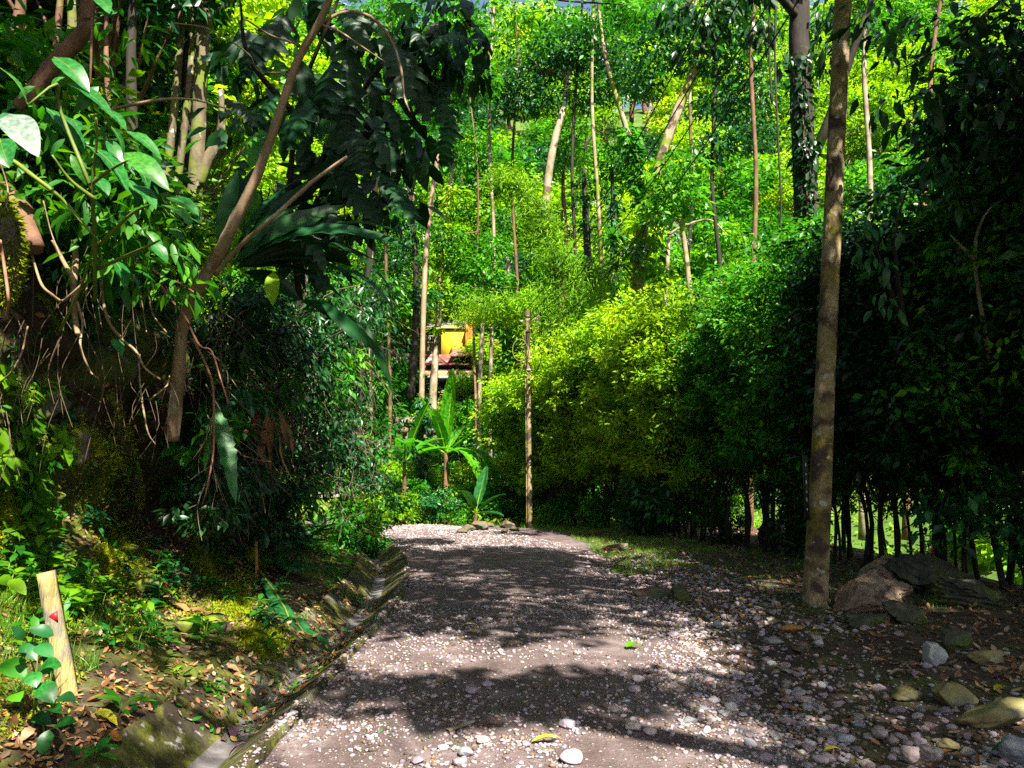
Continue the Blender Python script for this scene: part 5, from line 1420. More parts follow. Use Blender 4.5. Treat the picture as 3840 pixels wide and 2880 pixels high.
# birds nest / strap leaves fan
fan = thing('strap_leaf_plant', 'large plant with long dark strap leaves fanning out to the right from the curved trunk', 'plant', at(232, 268, 7.2))
FAN = [((232, 265), (300, 178), .24, 0), ((232, 265), (345, 205), .26, 0), ((236, 262), (330, 172), .2, 0), ((238, 262), (420, 252), .28, 1), ((238, 266), (380, 262), .2, 1), ((238, 268), (372, 290), .2, 1), ((238, 270), (345, 300), .24, 1), ((250, 262), (400, 300), .2, 2),
       ((226, 262), (262, 160), .26, 0), ((224, 262), (238, 170), .22, 0), ((244, 272), (300, 300), .22, 1), ((240, 264), (360, 230), .24, 1), ((280, 280), (405, 330), .18, 2), ((245, 260), (300, 205), .2, 0), ((300, 310), (395, 400), .16, 2), ((320, 300), (385, 355), .14, 2), ((238, 264), (350, 215), .2, 0), ((300, 240), (412, 238), .2, 1),
       ((236, 268), (330, 240), .3, 0), ((236, 268), (340, 262), .3, 1), ((300, 300), (362, 340), .16, 1)]
for k, (a, b, w, dr) in enumerate(FAN):
    d0 = 7.2 - (.3 if k % 2 else 0); d1 = d0 - .5 * rs.random() + .3
    A, B = at(*a, d0), at(*b, d1)
    V, F = quad_leaf(A, B, w * .85, [.08, .14, .25][dr], 4, 14, roll=rs.normal() * .5, wave=.08, shape=.95, seed=k, face=(0, -.5, .9), fold=.3)
    link('leaf', mesh('leaf', V, F, M['leaf_dark' if k % 3 else 'leaf_teal'], True), fan)
V, F = quad_leaf(at(273, 272, 6.9), at(273, 306, 6.8), .14, .05, seed=3, face=(0, -1, .2))
o = link('leaf', mesh('leaf', V, F, M['leaf_yellow'], True), fan); o['label'] = 'yellowing leaf hanging straight down'
# long wavy leaf hanging over the dark bank
hl = thing('hanging_leaf_fern', 'single long wavy-edged fern leaf hanging down the dark bank, yellow-green at the tip', 'fern', at(214, 405, 7.6))
V, F = quad_leaf(at(216, 408, 7.6), at(236, 505, 7.3), .17, .06, 6, 26, wave=.12, shape=.7, face=(.5, -.8, .2), seed=5)
link('leaf', mesh('leaf', V, F, M['leaf_fern'], True), hl)
V, F = quad_leaf(at(211, 420, 7.65), at(204, 470, 7.5), .08, .06, 4, 16, wave=.1, face=(.5, -.8, .2), seed=6)
link('leaf', mesh('leaf', V, F, M['leaf_mid'], True), hl)

# ------------------------------------------------------------------ dark thicket to the right of the curved trunk
def walld(px): return min(17.5, 3.3 * 760 / max(60, 512 - px))
rs = np.random.default_rng(19)
TH = 'bushes of the dark thicket on the left bank'
for k in range(62):
    px = 215 + 165 * rs.random(); py = 285 + 235 * rs.random()
    lim = 395 - max(0, 330 - py) * .35
    if px > lim: continue
    dd = walld(px) * (.90 + .1 * rs.random())
    p = at(px, py, dd)
    mt = ['leaf_dark', 'leaf_teal', 'leaf_dark', 'leaf_mid'][k % 4]
    rt = thing('thicket_bush', '%s leafy clump %s of the thicket, %s' % ({'leaf_dark': 'dark', 'leaf_teal': 'blue-green', 'leaf_mid': 'mid green'}[mt], 'in the upper part' if py < 360 else ('in the middle' if py < 440 else 'at the foot'), 'beside the curved trunk' if px < 260 else ('above the dead fronds' if px < 310 else ('behind the strap leaf tips' if px < 345 else 'at its sunny right rim'))), 'bush', p, TH)
    R_ = (.35 + .25 * rs.random()) * dd / 11
    cs = np.array(list(p)) + rs.normal(size=(7, 3)) * R_ * .55
    pos, dv, up, sz = clump_leaves(cs, R_ * .55, 42, .085 * (.8 + dd / 20), None, droop=.9)
    V, F = cloud(tmpl_small(.42), pos, dv, up, sz)
    link('foliage', mesh('foliage', V, F, M[mt]), rt)
    mb = MB()
    for c in cs:
        mb.add(*tube(smooth_path([p + Vector((-.35, .2, -.3)), (p + Vector(c)) / 2, c], 5), [.012, .006], 4, cap=False))
    link('stem', mb.mesh('stem', M['twig'], True), rt)
# dry hanging twigs and thatch
mb = MB()
for k in range(330):
    px = 205 + 170 * rs.random(); py = 300 + 190 * rs.random()
    dd = walld(px) * (.88 + .07 * rs.random())
    a = at(px, py, dd); L = (.25 + .6 * rs.random()) * dd / 9
    v = Vector((rs.normal() * .45 + .2, rs.normal() * .3, -1 + rs.normal() * .45)).normalized() * L
    m_ = a + v * .5 + Vector(rs.normal(size=3)) * L * .08
    mb.add(*tube(smooth_path([a, m_, a + v], 5), [.0045 + .004 * rs.random(), .003], 4, cap=False))
struct('dry_twigs', mb.mesh('dry_twigs', M['twig'], True), 'stuff', 'tangle of thin dry twigs hanging in the dark thicket', None)
dp = thing('dead_frond_bundle', 'bundle of dead brown fronds hanging in the dark bank beside the long wavy leaf', 'plant', at(262, 400, 9))
for k in range(22):
    a = at(248 + 35 * rs.random(), 405 + 30 * rs.random(), 8.9); b = a + Vector((rs.normal() * .12, 0, -.45 - .35 * rs.random()))
    V, F = quad_leaf(a, b, .05 + .04 * rs.random(), .1, 2, 6, roll=rs.normal(), wave=.3, face=(0, -1, .2), seed=k)
    link('frond', mesh('frond', V, F, M['litter']), dp)

# ------------------------------------------------------------------ roots, vines and twigs over the bank
def z1(x, y): return (x * .1543, y * .1543)
def z2(x, y): return (x * .1543, 240 + y * .1543)
ROOTS = [([z2(180, 0), z2(225, 160), z2(270, 290), z2(330, 350), z2(400, 395), z2(450, 360), z2(560, 260)], 4.7, [.007, .009, .006], 'root', 'pale root with a bright sharp bend low over the hollow'),
         ([z2(340, 0), z2(400, 120), z2(470, 250), z2(478, 330), z2(485, 500), z2(505, 610)], 4.9, [.01, .016, .02, .018], 'root', 'stout hanging root with a blunt broken end'),
         ([z2(480, 0), z2(490, 120), z2(478, 300)], 4.95, [.018, .02, .02], 'root', 'straight stout root dropping from the bank lip'),
         ([z2(500, 400), z2(535, 540), z2(520, 680), z2(560, 800), z2(590, 860), z2(640, 900)], 4.9, [.009, .007, .004], 'root', 'wavy yellow root below the stout broken root'),
         ([z2(640, 0), z2(655, 160), z2(660, 330), z2(700, 520), z2(800, 650), z2(880, 720), z2(940, 830), z2(1040, 905)], 5.4, [.012, .011, .006], 'root', 'long bowed root running down right across the dark hollow'),
         ([z2(905, 740), z2(905, 900), z2(930, 1100), z2(960, 1250), z2(1010, 1330)], 5.9, [.006, .008, .004], 'root', 'thin pale wiggly root hanging above the ferns'),
         ([z2(0, 0), z2(20, 120), z2(50, 330), z2(55, 420), z2(40, 500)], 4.2, [.009, .009, .006], 'root_red', 'reddish root at the left edge beside the mossy tuft'),
         ([z2(180, 560), z2(150, 700), z2(110, 800), z2(60, 870), z2(0, 920)], 4.5, [.005, .006, .004], 'root', 'thin root curving to the left edge'),
         ([z2(960, 170), z2(1060, 240), z2(1180, 290), z2(1330, 390)], 6.6, [.012, .010, .006], 'root_red', 'thin reddish twig crossing to the curved trunk'),
         ([z2(1040, 290), z2(1120, 400), z2(1200, 500), z2(1290, 680), z2(1370, 720), z2(1430, 900), z2(1480, 1060)], 6.7, [.012, .010, .006], 'root_red', 'reddish twig draped below the curved trunk'),
         ([z2(1250, 640), z2(1330, 800), z2(1380, 950), z2(1385, 1200), z2(1380, 1400), z2(1330, 1659)], 7.2, [.014, .012, .008], 'root_red', 'long dangling stem right of the curved trunk'),
         ([z2(600, 0), z2(595, 160), z2(560, 320), z2(565, 430), z2(605, 500)], 5.2, [.005, .005, .003], 'root', 'fine root hanging below the shrub'),
         ([z2(660, 330), z2(640, 430), z2(650, 520), z2(660, 570)], 5.3, [.005, .004], 'root', 'short fine root beside the bowed root'),
         ([z2(960, 300), z2(975, 420), z2(1000, 500), z2(1080, 600)], 5.8, [.008, .006], 'root', 'pale split twig in front of the curved trunk base'),
         ([z2(905, 320), z2(930, 470), z2(950, 600)], 5.8, [.005, .004], 'root', 'thin straight root left of the curved trunk base'),
         ([z2(1100, 880), z2(1085, 940), z2(1030, 990), z2(965, 1040)], 6.2, [.006, .008], 'root', 'pale twig stub lying across the dark earth'),
         ([z1(0, 1000), z1(110, 1060), z1(200, 1130), z1(330, 1230), z1(440, 1330), z1(540, 1450), z1(640, 1560)], 4.2, [.014, .013, .010, .006], 'stem_green', 'mossy yellow vine slanting down from the left edge'),
         ([z1(680, 720), z1(760, 700), z1(900, 670), z1(1040, 645), z1(1180, 640), z1(1320, 660), z1(1490, 712)], 5.6, [.012, .013, .009, .006], 'bark_smooth', 'brown twig arching in front of the mottled trunks'),
         ([z1(600, 0), z1(595, 200), z1(590, 400), z1(585, 560)], 5.0, [.01, .009, .007], 'bark_brown', 'thin vertical vine above the shrub'),
         ([z1(1130, 150), z1(1330, 180), z1(1500, 270), z1(1620, 360), z1(1680, 460), z1(1850, 470)], 6.2, [.005, .006, .004], 'root', 'fine looping vine left of the curved trunk'),
         ([z1(0, 1050), z1(50, 1220), z1(40, 1350)], 4.2, [.005, .004], 'root', 'fine root at the left edge under the vine'),
         ([z1(280, 1300), z1(330, 1500), z1(390, 1659)], 4.6, [.004, .004], 'root', 'hair-thin root under the slanting vine')]
for pts, dd, rr, mt, lab in ROOTS:
    o = link('hanging_root' if mt.startswith('root') else 'vine', MB().add(*tube(smooth_path([at(x, y, dd + .05 * math.sin(i * 2)) for i, (x, y) in enumerate(pts)], 5 * len(pts)), rr, 6, .12)).mesh('root', M[mt], True))
    tag(o, lab, 'root' if mt.startswith('root') else 'vine')
rs = np.random.default_rng(23)
mb = MB()
for k in range(85):
    px = 230 * rs.random(); py = 225 + 190 * rs.random()
    dd = walld(px) * .95; a = at(px, py, dd); L = .2 + .5 * rs.random()
    b = a + Vector((rs.normal() * .1, 0, -L)); m_ = (a + b) / 2 + Vector((rs.normal() * .06, 0, 0))
    mb.add(*tube(smooth_path([a, m_, b], 6), [.0035, .002], 4, cap=False))
struct('rootlets', mb.mesh('rootlets', M['rootlet'], True), 'stuff', 'countless hair-thin rootlets hanging over the earth hollow')
# thick rotten log and mossy hump at the left edge
lg = thing('rotten_log', 'rotten red-brown log end sticking out of the bank at the left edge', 'log', at(20, 215, 4.8))
link('log_body', MB().add(*tube(smooth_path([at(2, 190, 5.2), at(18, 212, 4.9), at(36, 248, 4.7)], 10), [.08, .09, .05], 12, .25, 4)).mesh('log_body', M['bark_brown'], True), lg)
def moss_tuft(label, path, rad, n, size=.035, name='moss_cushion', on_wall=True):
    P = smooth_path([(hit(p[0], p[1])[0] if on_wall else at(*p)) for p in path], 20)
    if on_wall: rad = [r_ * .75 for r_ in rad]
    rt = thing(name, label, 'moss', P[0])
    link('cushion', MB().add(*tube(P, rad, 12, .35, 5)).mesh('cushion', M['rock_moss'], True), rt)
    i = RNG.integers(0, 20, n); u = rand_unit(n); rr = np.interp(i, np.linspace(0, 19, len(rad)), rad)
    V, F = cloud(tmpl_blade(.3, .3), P[i] + u * rr[:, None] * 1.0, u + np.array([0, 0, -.3]), rand_unit(n), size * (.6 + .8 * RNG.random(n)))
    link('fronds', mesh('fronds', V, F, M['moss']), rt)
moss_tuft('hanging yellow moss cushion at the left edge under the vine', [(3, 205, 4.3), (8, 230, 4.3), (12, 262, 4.35), (6, 290, 4.4), (0, 302, 4.4)], [.04, .07, .06, .05, .02], 2600, on_wall=False)
moss_tuft('mossy ridge glowing yellow on the lower bank left of the curved trunk', [(108, 395, 6.0), (116, 425, 5.9), (124, 450, 5.8), (134, 480, 5.8), (140, 505, 5.75)], [.05, .09, .11, .10, .05], 4200, .03)
moss_tuft('mossy root hump in the sun above the leaf litter', [(188, 515, 7.2), (197, 535, 7.0), (203, 560, 6.9), (212, 582, 6.8)], [.07, .12, .12, .07], 3200, .03)
moss_tuft('small moss fringe on the dark wall in the hollow', [(38, 295, 5.0), (48, 305, 5.0), (54, 320, 5.0), (56, 332, 5.0)], [.02, .03, .025, .01], 500, .03)
moss_tuft('moss patch on the bank beside the thicket foot', [(300, 500, 9.4), (302, 525, 9.3), (304, 545, 9.2)], [.05, .1, .05], 900, .04)
def moss_patch(label, cx, cy, rx, ry, n, size=.03, mat='moss'):
    P_, N_ = [], []
    for k in range(int(n * 1.6)):
        p, n_ = hit(cx + rx * RNG.normal() * .5, cy + ry * RNG.normal() * .5)
        if (p - Vector((0, 0, 1.6))).length > 11: continue
        P_.append(list(p)); N_.append(list(n_))
    if len(P_) < 5: return
    P_, N_ = np.array(P_), np.array(N_); m = len(P_)
    P_ = np.repeat(P_, 5, 0) + RNG.normal(size=(5 * m, 3)) * .018; N_ = np.repeat(N_, 5, 0)
    rt = thing('moss_patch', label, 'moss', P_[0], 'moss patches glowing in the sun')
    V, F = cloud(tmpl_blade(.35, .3), P_, N_ + RNG.normal(size=(5 * m, 3)) * .6, rand_unit(5 * m), size * (.5 + RNG.random(5 * m)))
    link('fronds', mesh('fronds', V, F, M[mat]), rt)
for a in [('moss on the mound above the leaf litter, right of the stake', 120, 558, 22, 26, 900), ('moss running down the hump in the middle of the bank', 206, 545, 16, 30, 900), ('moss strip on the bright ridge left of the curved trunk', 122, 450, 11, 28, 700),
          ('moss on the sunny slope at the left edge above the stake', 14, 520, 20, 60, 1200), ('moss and soil behind the wooden stake', 40, 600, 35, 30, 900), ('moss on the rocks in the dark wall', 78, 445, 28, 22, 600), ('moss on the channel rim in the bank middle', 262, 640, 22, 18, 500),
          ('moss low on the slope left of the fallen banana leaf', 236, 600, 18, 22, 500), ('moss patch at the foot of the thicket', 255, 560, 9, 24, 400)]:
    moss_patch(*a)
# rocks set in the bank
def rock(label, px, py, d, size, mat, seed, cat='rock', name='rock', cuts=3, sub=3, rough=.22, group=None, sink=.0, tilt=(0, 0, 0), at_hit=False, push=0.0):
    if at_hit:
        p, n_ = hit(px, py)
        p = p + Vector((0, 0, size[2] * (1 - sink) - size[2] * .15))
        d = p.y
    else:
        p = at(px, py, d)
    V, F = rock_geo(seed, sub, rough, size, cuts)
    o = link(name, mesh(name, V, F, mat, sub < 3 or cuts == 0))
    o.location = p; o.rotation_euler = tilt
    tag(o, label, cat, group)
    return o
for (lab, px, py, sz, sd_, tl) in [
    ('grey lichen-flecked rock overhanging in the dark bank wall', 42, 402, (.24, .2, .17), 3, (.3, .2, 0)), ('pale mossy rock below the overhanging grey one', 78, 448, (.17, .15, .15), 4, (0, .4, 0)),
    ('mossy rock low in the wall above the wooden stake', 52, 500, (.17, .14, .12), 8, (.2, 0, .5)), ('mossy boulder in the sun right of the wooden stake', 124, 552, (.19, .15, .13), 5, (.1, .2, .2)),
    ('yellow moss-covered stone high on the litter slope', 208, 535, (.12, .1, .1), 6, (0, .2, 0)), ('squat mossy stone beside the mossy hump', 226, 526, (.1, .09, .07), 12, (0, 0, .6))]:
    p, n_ = hit(px, py)
    V, F = rock_geo(sd_, 4, .34, (1, 1, 1), 6)
    V = (V + .05 * np.stack([vn(V[:, 0] * 5, V[:, 1] * 5, V[:, 2] * 5, q) for q in (1, 2, 3)], -1)) * np.array(sz)
    o = link('rock', mesh('rock', V, F, M['rock_moss'], False)); o.location = p - n_ * sz[1] * .35; o.rotation_euler = tl; tag(o, lab, 'rock')
rock('round yellow-mossed stone in the middle of the leaf litter', 187, 632, 5, (.12, .10, .085), M['rock_moss'], 7, at_hit=True, sink=.3)
rock('dark mossy stone right of the round yellow stone', 214, 633, 5, (.10, .09, .09), M['rock_moss'], 9, at_hit=True, sink=.3)
rock('flat half-buried concrete lump above the leaf litter', 143, 588, 5, (.17, .10, .07), M['rock_moss'], 10, at_hit=True, sink=.4)

# ------------------------------------------------------------------ stake with the red arrow
sb, _ = hit(74, 694)
sd = sb.y
stake = thing('wooden_stake', 'leaning square wooden marker stake with a red triangle at the lower left', 'stake', sb)
A = at(46, 572, sd); 
def prism(P0, P1, w, dpt, tw=0, seedn=0, rings=14):
    P0, P1 = Vector(P0), Vector(P1); ax = (P1 - P0).normalized(); sx = Vector((1, .35, 0)); sx = (sx - ax * sx.dot(ax)).normalized(); sy = ax.cross(sx)
    V = []
    for i in range(rings):
        t = i / (rings - 1); c = P0.lerp(P1, t)
        for (u, v) in ((-1, -1), (-.1, -1.06), (1, -1), (1.04, 0), (1, 1), (0, 1.05), (-1, 1), (-1.05, .1)):
            k = 1 + .05 * float(vn(t * 5, u * 2 + seedn, v * 2))
            tp = 1.0 - .12 * t
            V.append(c + sx * (u * w / 2 * k * tp) + sy * (v * dpt / 2 * k * tp))
    V = [list(v) for v in V]; n = 8
    i, j = np.meshgrid(np.arange(rings - 1), np.arange(n), indexing='ij'); a = i * n + j; b = i * n + (j + 1) % n
    F = np.stack([a, b, b + n, a + n], -1).reshape(-1, 4)
    top = np.array([[(rings - 1) * n + q for q in range(n)]]); 
    return np.array(V), [F, np.array([[(rings - 1) * n, (rings - 1) * n + q, (rings - 1) * n + q + 1] for q in range(1, n - 1)])]
B = Vector(sb) + Vector((0, 0, -.12))
V, F = prism(B, A, .10, .085)
link('post', mesh('post', V, F, M['wood_stake'], False), stake)
# painted triangle, 3 mm proud of the post face
ax_ = (A - B).normalized(); sx_ = Vector((1, .35, 0)); sx_ = (sx_ - ax_ * sx_.dot(ax_)).normalized(); sy_ = ax_.cross(sx_)
if sy_.y > 0: sy_ = -sy_
c_ = B.lerp(A, (at(59, 616, sd).z - B.z) / (A.z - B.z)) + sy_ * (.0425 * 1.13)
tri = [c_ + sx_ * -.018 + ax_ * .012, c_ + sx_ * .03 + ax_ * .03, c_ + sx_ * .024 - ax_ * .04]
fr = [list(t) for t in tri] + [list(t - sy_ * .012) for t in tri]
link('red_triangle', mesh('red_triangle', fr, [np.array([(0, 1, 2), (5, 4, 3)]), np.array([(0, 3, 4, 1), (1, 4, 5, 2), (2, 5, 3, 0)])], M['red_paint']), stake)
for (px, y0, y1, lab, w, mt) in [(257, 578, 541, 'weathered orange peg stuck in the left bank above the fallen banana leaf', .04, 'wood_orange'), (561.5, 524, 505, 'short orange peg on the verge in front of the hedge', .06, 'wood_orange'),
                         (694, 533, 506, 'thin dark peg on the shaded verge', .05, 'bark_dark'), (474.5, 523, 507, 'small orange-brown stump at the end of the road', .14, 'wood_orange')]:
    p, _ = hit(px, y0)
    V, F = prism(p - Vector((0, 0, .05)), at(px - 1, y1, p.y), w, w)
    o = link('peg', mesh('peg', V, F, M[mt])); tag(o, lab, 'peg')
# ------------------------------------------------------------------ rocks on the right
def grock(label, px, py, size, mat, seed, **k):
    k['cuts'] = k.get('cuts', 3) + 3; k.setdefault('rough', .28); k.setdefault('sub', 4 if size[0] > .05 else 3)
    return rock(label, px, py, 0, size, mat, seed, at_hit=True, **k)
def z9(x, y): return 640 + x * .1736, 506.7 + y * .1736
def slab_rock(label, px, py, size, seed, mat, tilt, sink=.3, cuts=15, sub=5, dz=0, name='boulder'):
    p, n_ = hit(px, py)
    V, F = rock_geo(seed, sub, .28, (1, 1, 1), cuts)
    ter = V[:, 2] * 4.5 + .9 * fbm(V[:, 0] * 1.6, V[:, 1] * 1.6, V[:, 2], seed=seed, octv=3); st_ = ter - np.floor(ter)
    ledge = (1 + .13 * (sstep(.0, .85, st_) - sstep(.85, 1.0, st_)))[:, None]
    V = V * np.concatenate([ledge, ledge, np.ones_like(ledge)], 1) + .05 * np.stack([fbm(V[:, 0] * 5, V[:, 1] * 5, V[:, 2] * 9, q, 4, .6) for q in (5, 6, 7)], -1)
    V = V * np.array(size)
    o = link(name, mesh(name, V, F, mat, False))
    o.location = p + Vector((0, .0, size[2] * (1 - sink) * .6 + dz)); o.rotation_euler = tilt
    return tag(o, label, 'boulder')
slab_rock('long tilted tan boulder slab leaning beside the concrete pole base', 858, 610, (.50, .30, .15), 31, M['boulder_tan'], (.35, -.42, .35), sink=.1)
slab_rock('large dark layered boulder behind the tilted tan slab', 925, 592, (.55, .42, .36), 35, M['boulder_green'], (.1, .25, -.3), sink=.1)
slab_rock('green-grey ledge of rock in front of the layered boulder', 908, 622, (.33, .2, .13), 38, M['boulder_green'], (.3, .15, .5))
slab_rock('pointed brown slab on top of the boulder heap', 884, 590, (.32, .28, .16), 41, M['boulder_tan'], (.3, -.5, .2), sink=-.9)
slab_rock('thin grey slab under the end of the tilted tan slab', 868, 624, (.28, .16, .07), 48, M['boulder_green'], (.2, -.1, .1), sink=.1)
slab_rock('low dark rock right of the boulder heap', 965, 606, (.34, .26, .2), 49, M['boulder_green'], (.1, .1, .6), sink=.2)
slab_rock('rusty wedge of rock in the middle of the boulder heap', 896, 606, (.22, .2, .16), 57, M['boulder_tan'], (.5, .2, .9), sink=-.7)
slab_rock('dark boulder in shade between the thin dark peg and the concrete pole', 772, 545, (.42, .35, .32), 44, M['boulder'], (.1, .1, .9), sink=.2)
slab_rock('low brown rock half buried in the verge bank', 617, 552, (.30, .2, .16), 46, M['boulder'], (.1, 0, .3), sink=.6, name='rock')
slab_rock('reddish rock on the grassy verge', 655, 529, (.18, .16, .16), 47, M['boulder'], (0, .2, .3), sink=.2, name='rock')
grock('grey rounded boulder with a pale blunt end, right of centre in the leaf litter', 932, 664, (.10, .10, .085), M['pebble_pale'], 50, cuts=2, sink=.1)
grock('dark mossy stone beneath the boulder heap', 958, 648, (.13, .10, .11), M['boulder_green'], 51, sink=.2)
grock('flat olive-yellow stone at the foot of the right-hand stems', 986, 662, (.13, .09, .06), M['rock_yellow'], 52, sink=.2)
grock('smooth olive-grey cobble in the lower right', 906, 700, (.085, .07, .05), M['rock_yellow'], 53, cuts=1, sink=.2)
grock('angular greenish rock beside the large yellow slab', 956, 704, (.145, .10, .075), M['rock_yellow'], 54, cuts=5, sink=.2)
grock('large yellow-brown slab rock at the right edge', 998, 724, (.24, .12, .075), M['rock_yellow'], 55, cuts=4, sink=.1, tilt=(0, -.12, .1))
grock('brown blocky stone on the shoulder in front of the long slab', 803, 652, (.085, .06, .055), M['boulder'], 56, cuts=5, sink=.1)
grock('blue-grey cobble between the blocky stone and the boulder heap', 818, 646, (.05, .05, .035), M['pebble'], 57, cuts=1, sink=.1)
grock('purple-grey flat cobble left of the brown blocky stone', 773, 645, (.085, .055, .035), M['pebble'], 58, cuts=2, sink=.1)
grock('orange-brown flat stone left of the long tilted slab', 792, 632, (.11, .07, .035), M['wood_orange'], 59, cuts=2, sink=.1)
grock('white rounded stone at the upper edge of the shoulder', 718, 628, (.042, .04, .045), M['pebble_pale'], 60, cuts=1, sink=0)
grock('teal-grey cobble at the bottom right corner', 1018, 762, (.09, .06, .075), M['pebble'], 61, cuts=1, sink=.1)
grock('smooth purple cobble at the bottom, right of the tall grey one', 932, 760, (.062, .05, .04), M['pebble'], 62, cuts=1, sink=.1)
grock('tall blue-grey cobble at the bottom of the picture with a yellow leaf on it', 911, 762, (.05, .05, .055), M['pebble'], 63, cuts=3, sink=.1)
grock('olive cobble near the bottom right, above the smooth purple cobble', 950, 750, (.06, .045, .032), M['rock_yellow'], 64, cuts=1, sink=.1)
grock('blue-grey cobble above the yellow-green leaf on the shoulder', 843, 742, (.062, .045, .03), M['pebble'], 65, cuts=1, sink=.1)
grock('upright purple-grey cobble on the shoulder', 880, 740, (.04, .04, .042), M['pebble'], 66, cuts=1, sink=.1)
grock('pale flat cobble in the middle of the shoulder', 806, 703, (.062, .04, .024), M['pebble_pale'], 67, cuts=1, sink=.1)
grock('rough greenish rock at the end of the shoulder below the verge', 680, 600, (.15, .12, .13), M['boulder_green'], 68, sink=.3)
grock('long dark rock in the low verge bank', 655, 597, (.30, .14, .10), M['boulder'], 69, sink=.4)
# stones lining the far end of the road
for k, (px, py, s) in enumerate([(462, 533, .10), (470, 531, .14), (479, 530, .20), (488, 527, .13), (497, 525, .22), (506, 528, .17), (513, 524, .12), (521, 523, .16), (528, 521, .2), (538, 524, .15), (547, 523, .12), (515, 531, .1), (504, 533, .09)]):
    grock('%s rock in the row closing the far end of the road' % ['small leftmost', 'second from the left', 'broad tan', 'low', 'largest pale', 'mid-sized', 'small grey', 'brownish', 'big mossy', 'dark', 'rightmost', 'tiny front right', 'tiny front left'][k], px, py, (s * 1.3, s, s * .8), M['boulder'], 80 + k, sink=.3, group='row of rocks at the end of the road')

# individually modelled stones lying on the road
for k, (px, py, s, m, lab) in enumerate([
    (501, 652, .026, 'pebble_pale', 'round pale stone alone in the middle of the dark road patch'), (443, 683, .042, 'boulder', 'angular brown stone lying on the left half of the road'),
    (472, 693, .038, 'pebble', 'rough purple stone at the start of the long bough shadow'), (434, 698, .024, 'pebble_pale', 'small white stone left of the bough shadow'),
    (487, 686, .036, 'pebble', 'flat tan stone in front of the road centre'), (567, 728, .044, 'pebble', 'large purple-grey stone lying against the bough shadow'),
    (634, 730, .044, 'pebble_pale', 'bright white cobble on the lit right half of the road'), (650, 734, .034, 'pebble_pale', 'pinkish white cobble next to the bright white one'),
    (573, 762, .056, 'pebble_pale', 'largest white cobble at the bottom of the road'), (622, 676, .03, 'pebble', 'lilac cobble, upper one of the cluster on the right of the road'),
    (638, 681, .042, 'pebble', 'broad lilac cobble in the middle of the cluster on the right of the road'), (635, 692, .04, 'pebble', 'dark blue-grey cobble, lowest of the cluster on the right of the road'),
    (483, 743, .034, 'pebble_pale', 'white oval cobble near the bottom centre'), (460, 764, .034, 'pebble', 'grey round cobble at the bottom edge'), (417, 763, .03, 'pebble', 'blue-grey oval cobble at the bottom left of the road'),
    (443, 749, .024, 'pebble_pale', 'small pale cobble above the bottom edge'), (466, 755, .038, 'pebble', 'long tan flat cobble near the bottom edge'), (525, 746, .024, 'pebble_pale', 'little white stone left of the yellow leaf'),
    (403, 690, .02, 'pebble', 'tan pebble near the left edge of the road'), (522, 663, .016, 'pebble_pale', 'tiny white pebble right of the round pale stone'), (479, 620, .03, 'pebble', 'dark stone on the sunlit upper band of the road'),
    (517, 632, .035, 'pebble_pale', 'pale broken stone on the sunlit upper band'), (673, 637, .05, 'pebble_pale', 'pink-white cobble where the shoulder begins, lit by the sun'), (421, 572, .03, 'pebble', 'single stone far up on the left of the road')]):
    grock(lab, px, py, (s * 1.2, s, s * .62), M[m], 120 + k, cuts=1, sub=3, rough=.14, sink=.1, name='road_stone')
p, _ = hit(458, 726)
V, F = prism(hit(447, 733)[0] + Vector((0, 0, .012)), hit(474, 723)[0] + Vector((0, 0, .014)), .035, .015)
o = link('wood_splinter', mesh('wood_splinter', V, F, M['bark_pale'])); tag(o, 'bleached wood splinter lying on the sunny part of the road', 'stick')

# river stones on the shoulder: the largest as objects, the rest as stuff
PB = []
for i in range(10):
    V, F = rock_geo(700 + i, 3, .26, (1, .6 + .3 * RNG.random(), .3 + .28 * RNG.random()), 1 + i % 4)
    PB.append((V, F))
rs = np.random.default_rng(61)
cand = []
while len(cand) < 8000:
    y = 3.2 + 11 * rs.random() ** 1.7
    e = float(xr(y))
    x = e - .35 + 3.3 * rs.random() ** 1.15 * (1.0 if y < 9 else .6)
    dn = math.exp(-((x - e - .75) / .85) ** 2)
    if rs.random() > dn * (.45 + .75 * float(sstep(-.2, .3, vn(x * 1.6, y * 1.1, seed=9)))): continue
    s = .011 + .040 * rs.random() ** 3.2
    cand.append((x, y, s))
cand.sort(key=lambda c: -c[2] / (c[1] + 1.5))
GR = 'river stones strewn along the right road shoulder'
pm = [[mesh('river_stone', V, F, M[mt], True) for V, F in PB] for mt in ('pebble', 'pebble_pale')]
occ = []
def free(x, y, s):
    for a, b, c in occ:
        if abs(a - x) < (c + s) * .75 and abs(b - y) < (c + s) * .75: return False
    return True
rest = []; n = 0
for x, y, s in cand:
    if n < 255 and free(x, y, s):
        occ.append((x, y, s)); p = drop(x, y)[0]
        k = int(rs.integers(0, 10)); mt = 0 if rs.random() < .85 else 1
        o = link('river_stone', pm[mt][k]); o.scale = (s,) * 3; o.location = p + Vector((0, 0, s * .12)); o.rotation_euler = (rs.normal() * .15, rs.normal() * .15, rs.random() * 6.28)
        px = project(p)[0]
        tag(o, '%s river stone on the %s of the stony shoulder' % (('purple-grey' if mt == 0 else 'pale'), ('near part' if y < 5.2 else ('middle part' if y < 8 else 'far end')) + (' next to the road' if x < float(xr(y)) + .6 else ' towards the litter and boulders')), 'stone', GR)
        n += 1
    else:
        rest.append((x, y, s * .8))
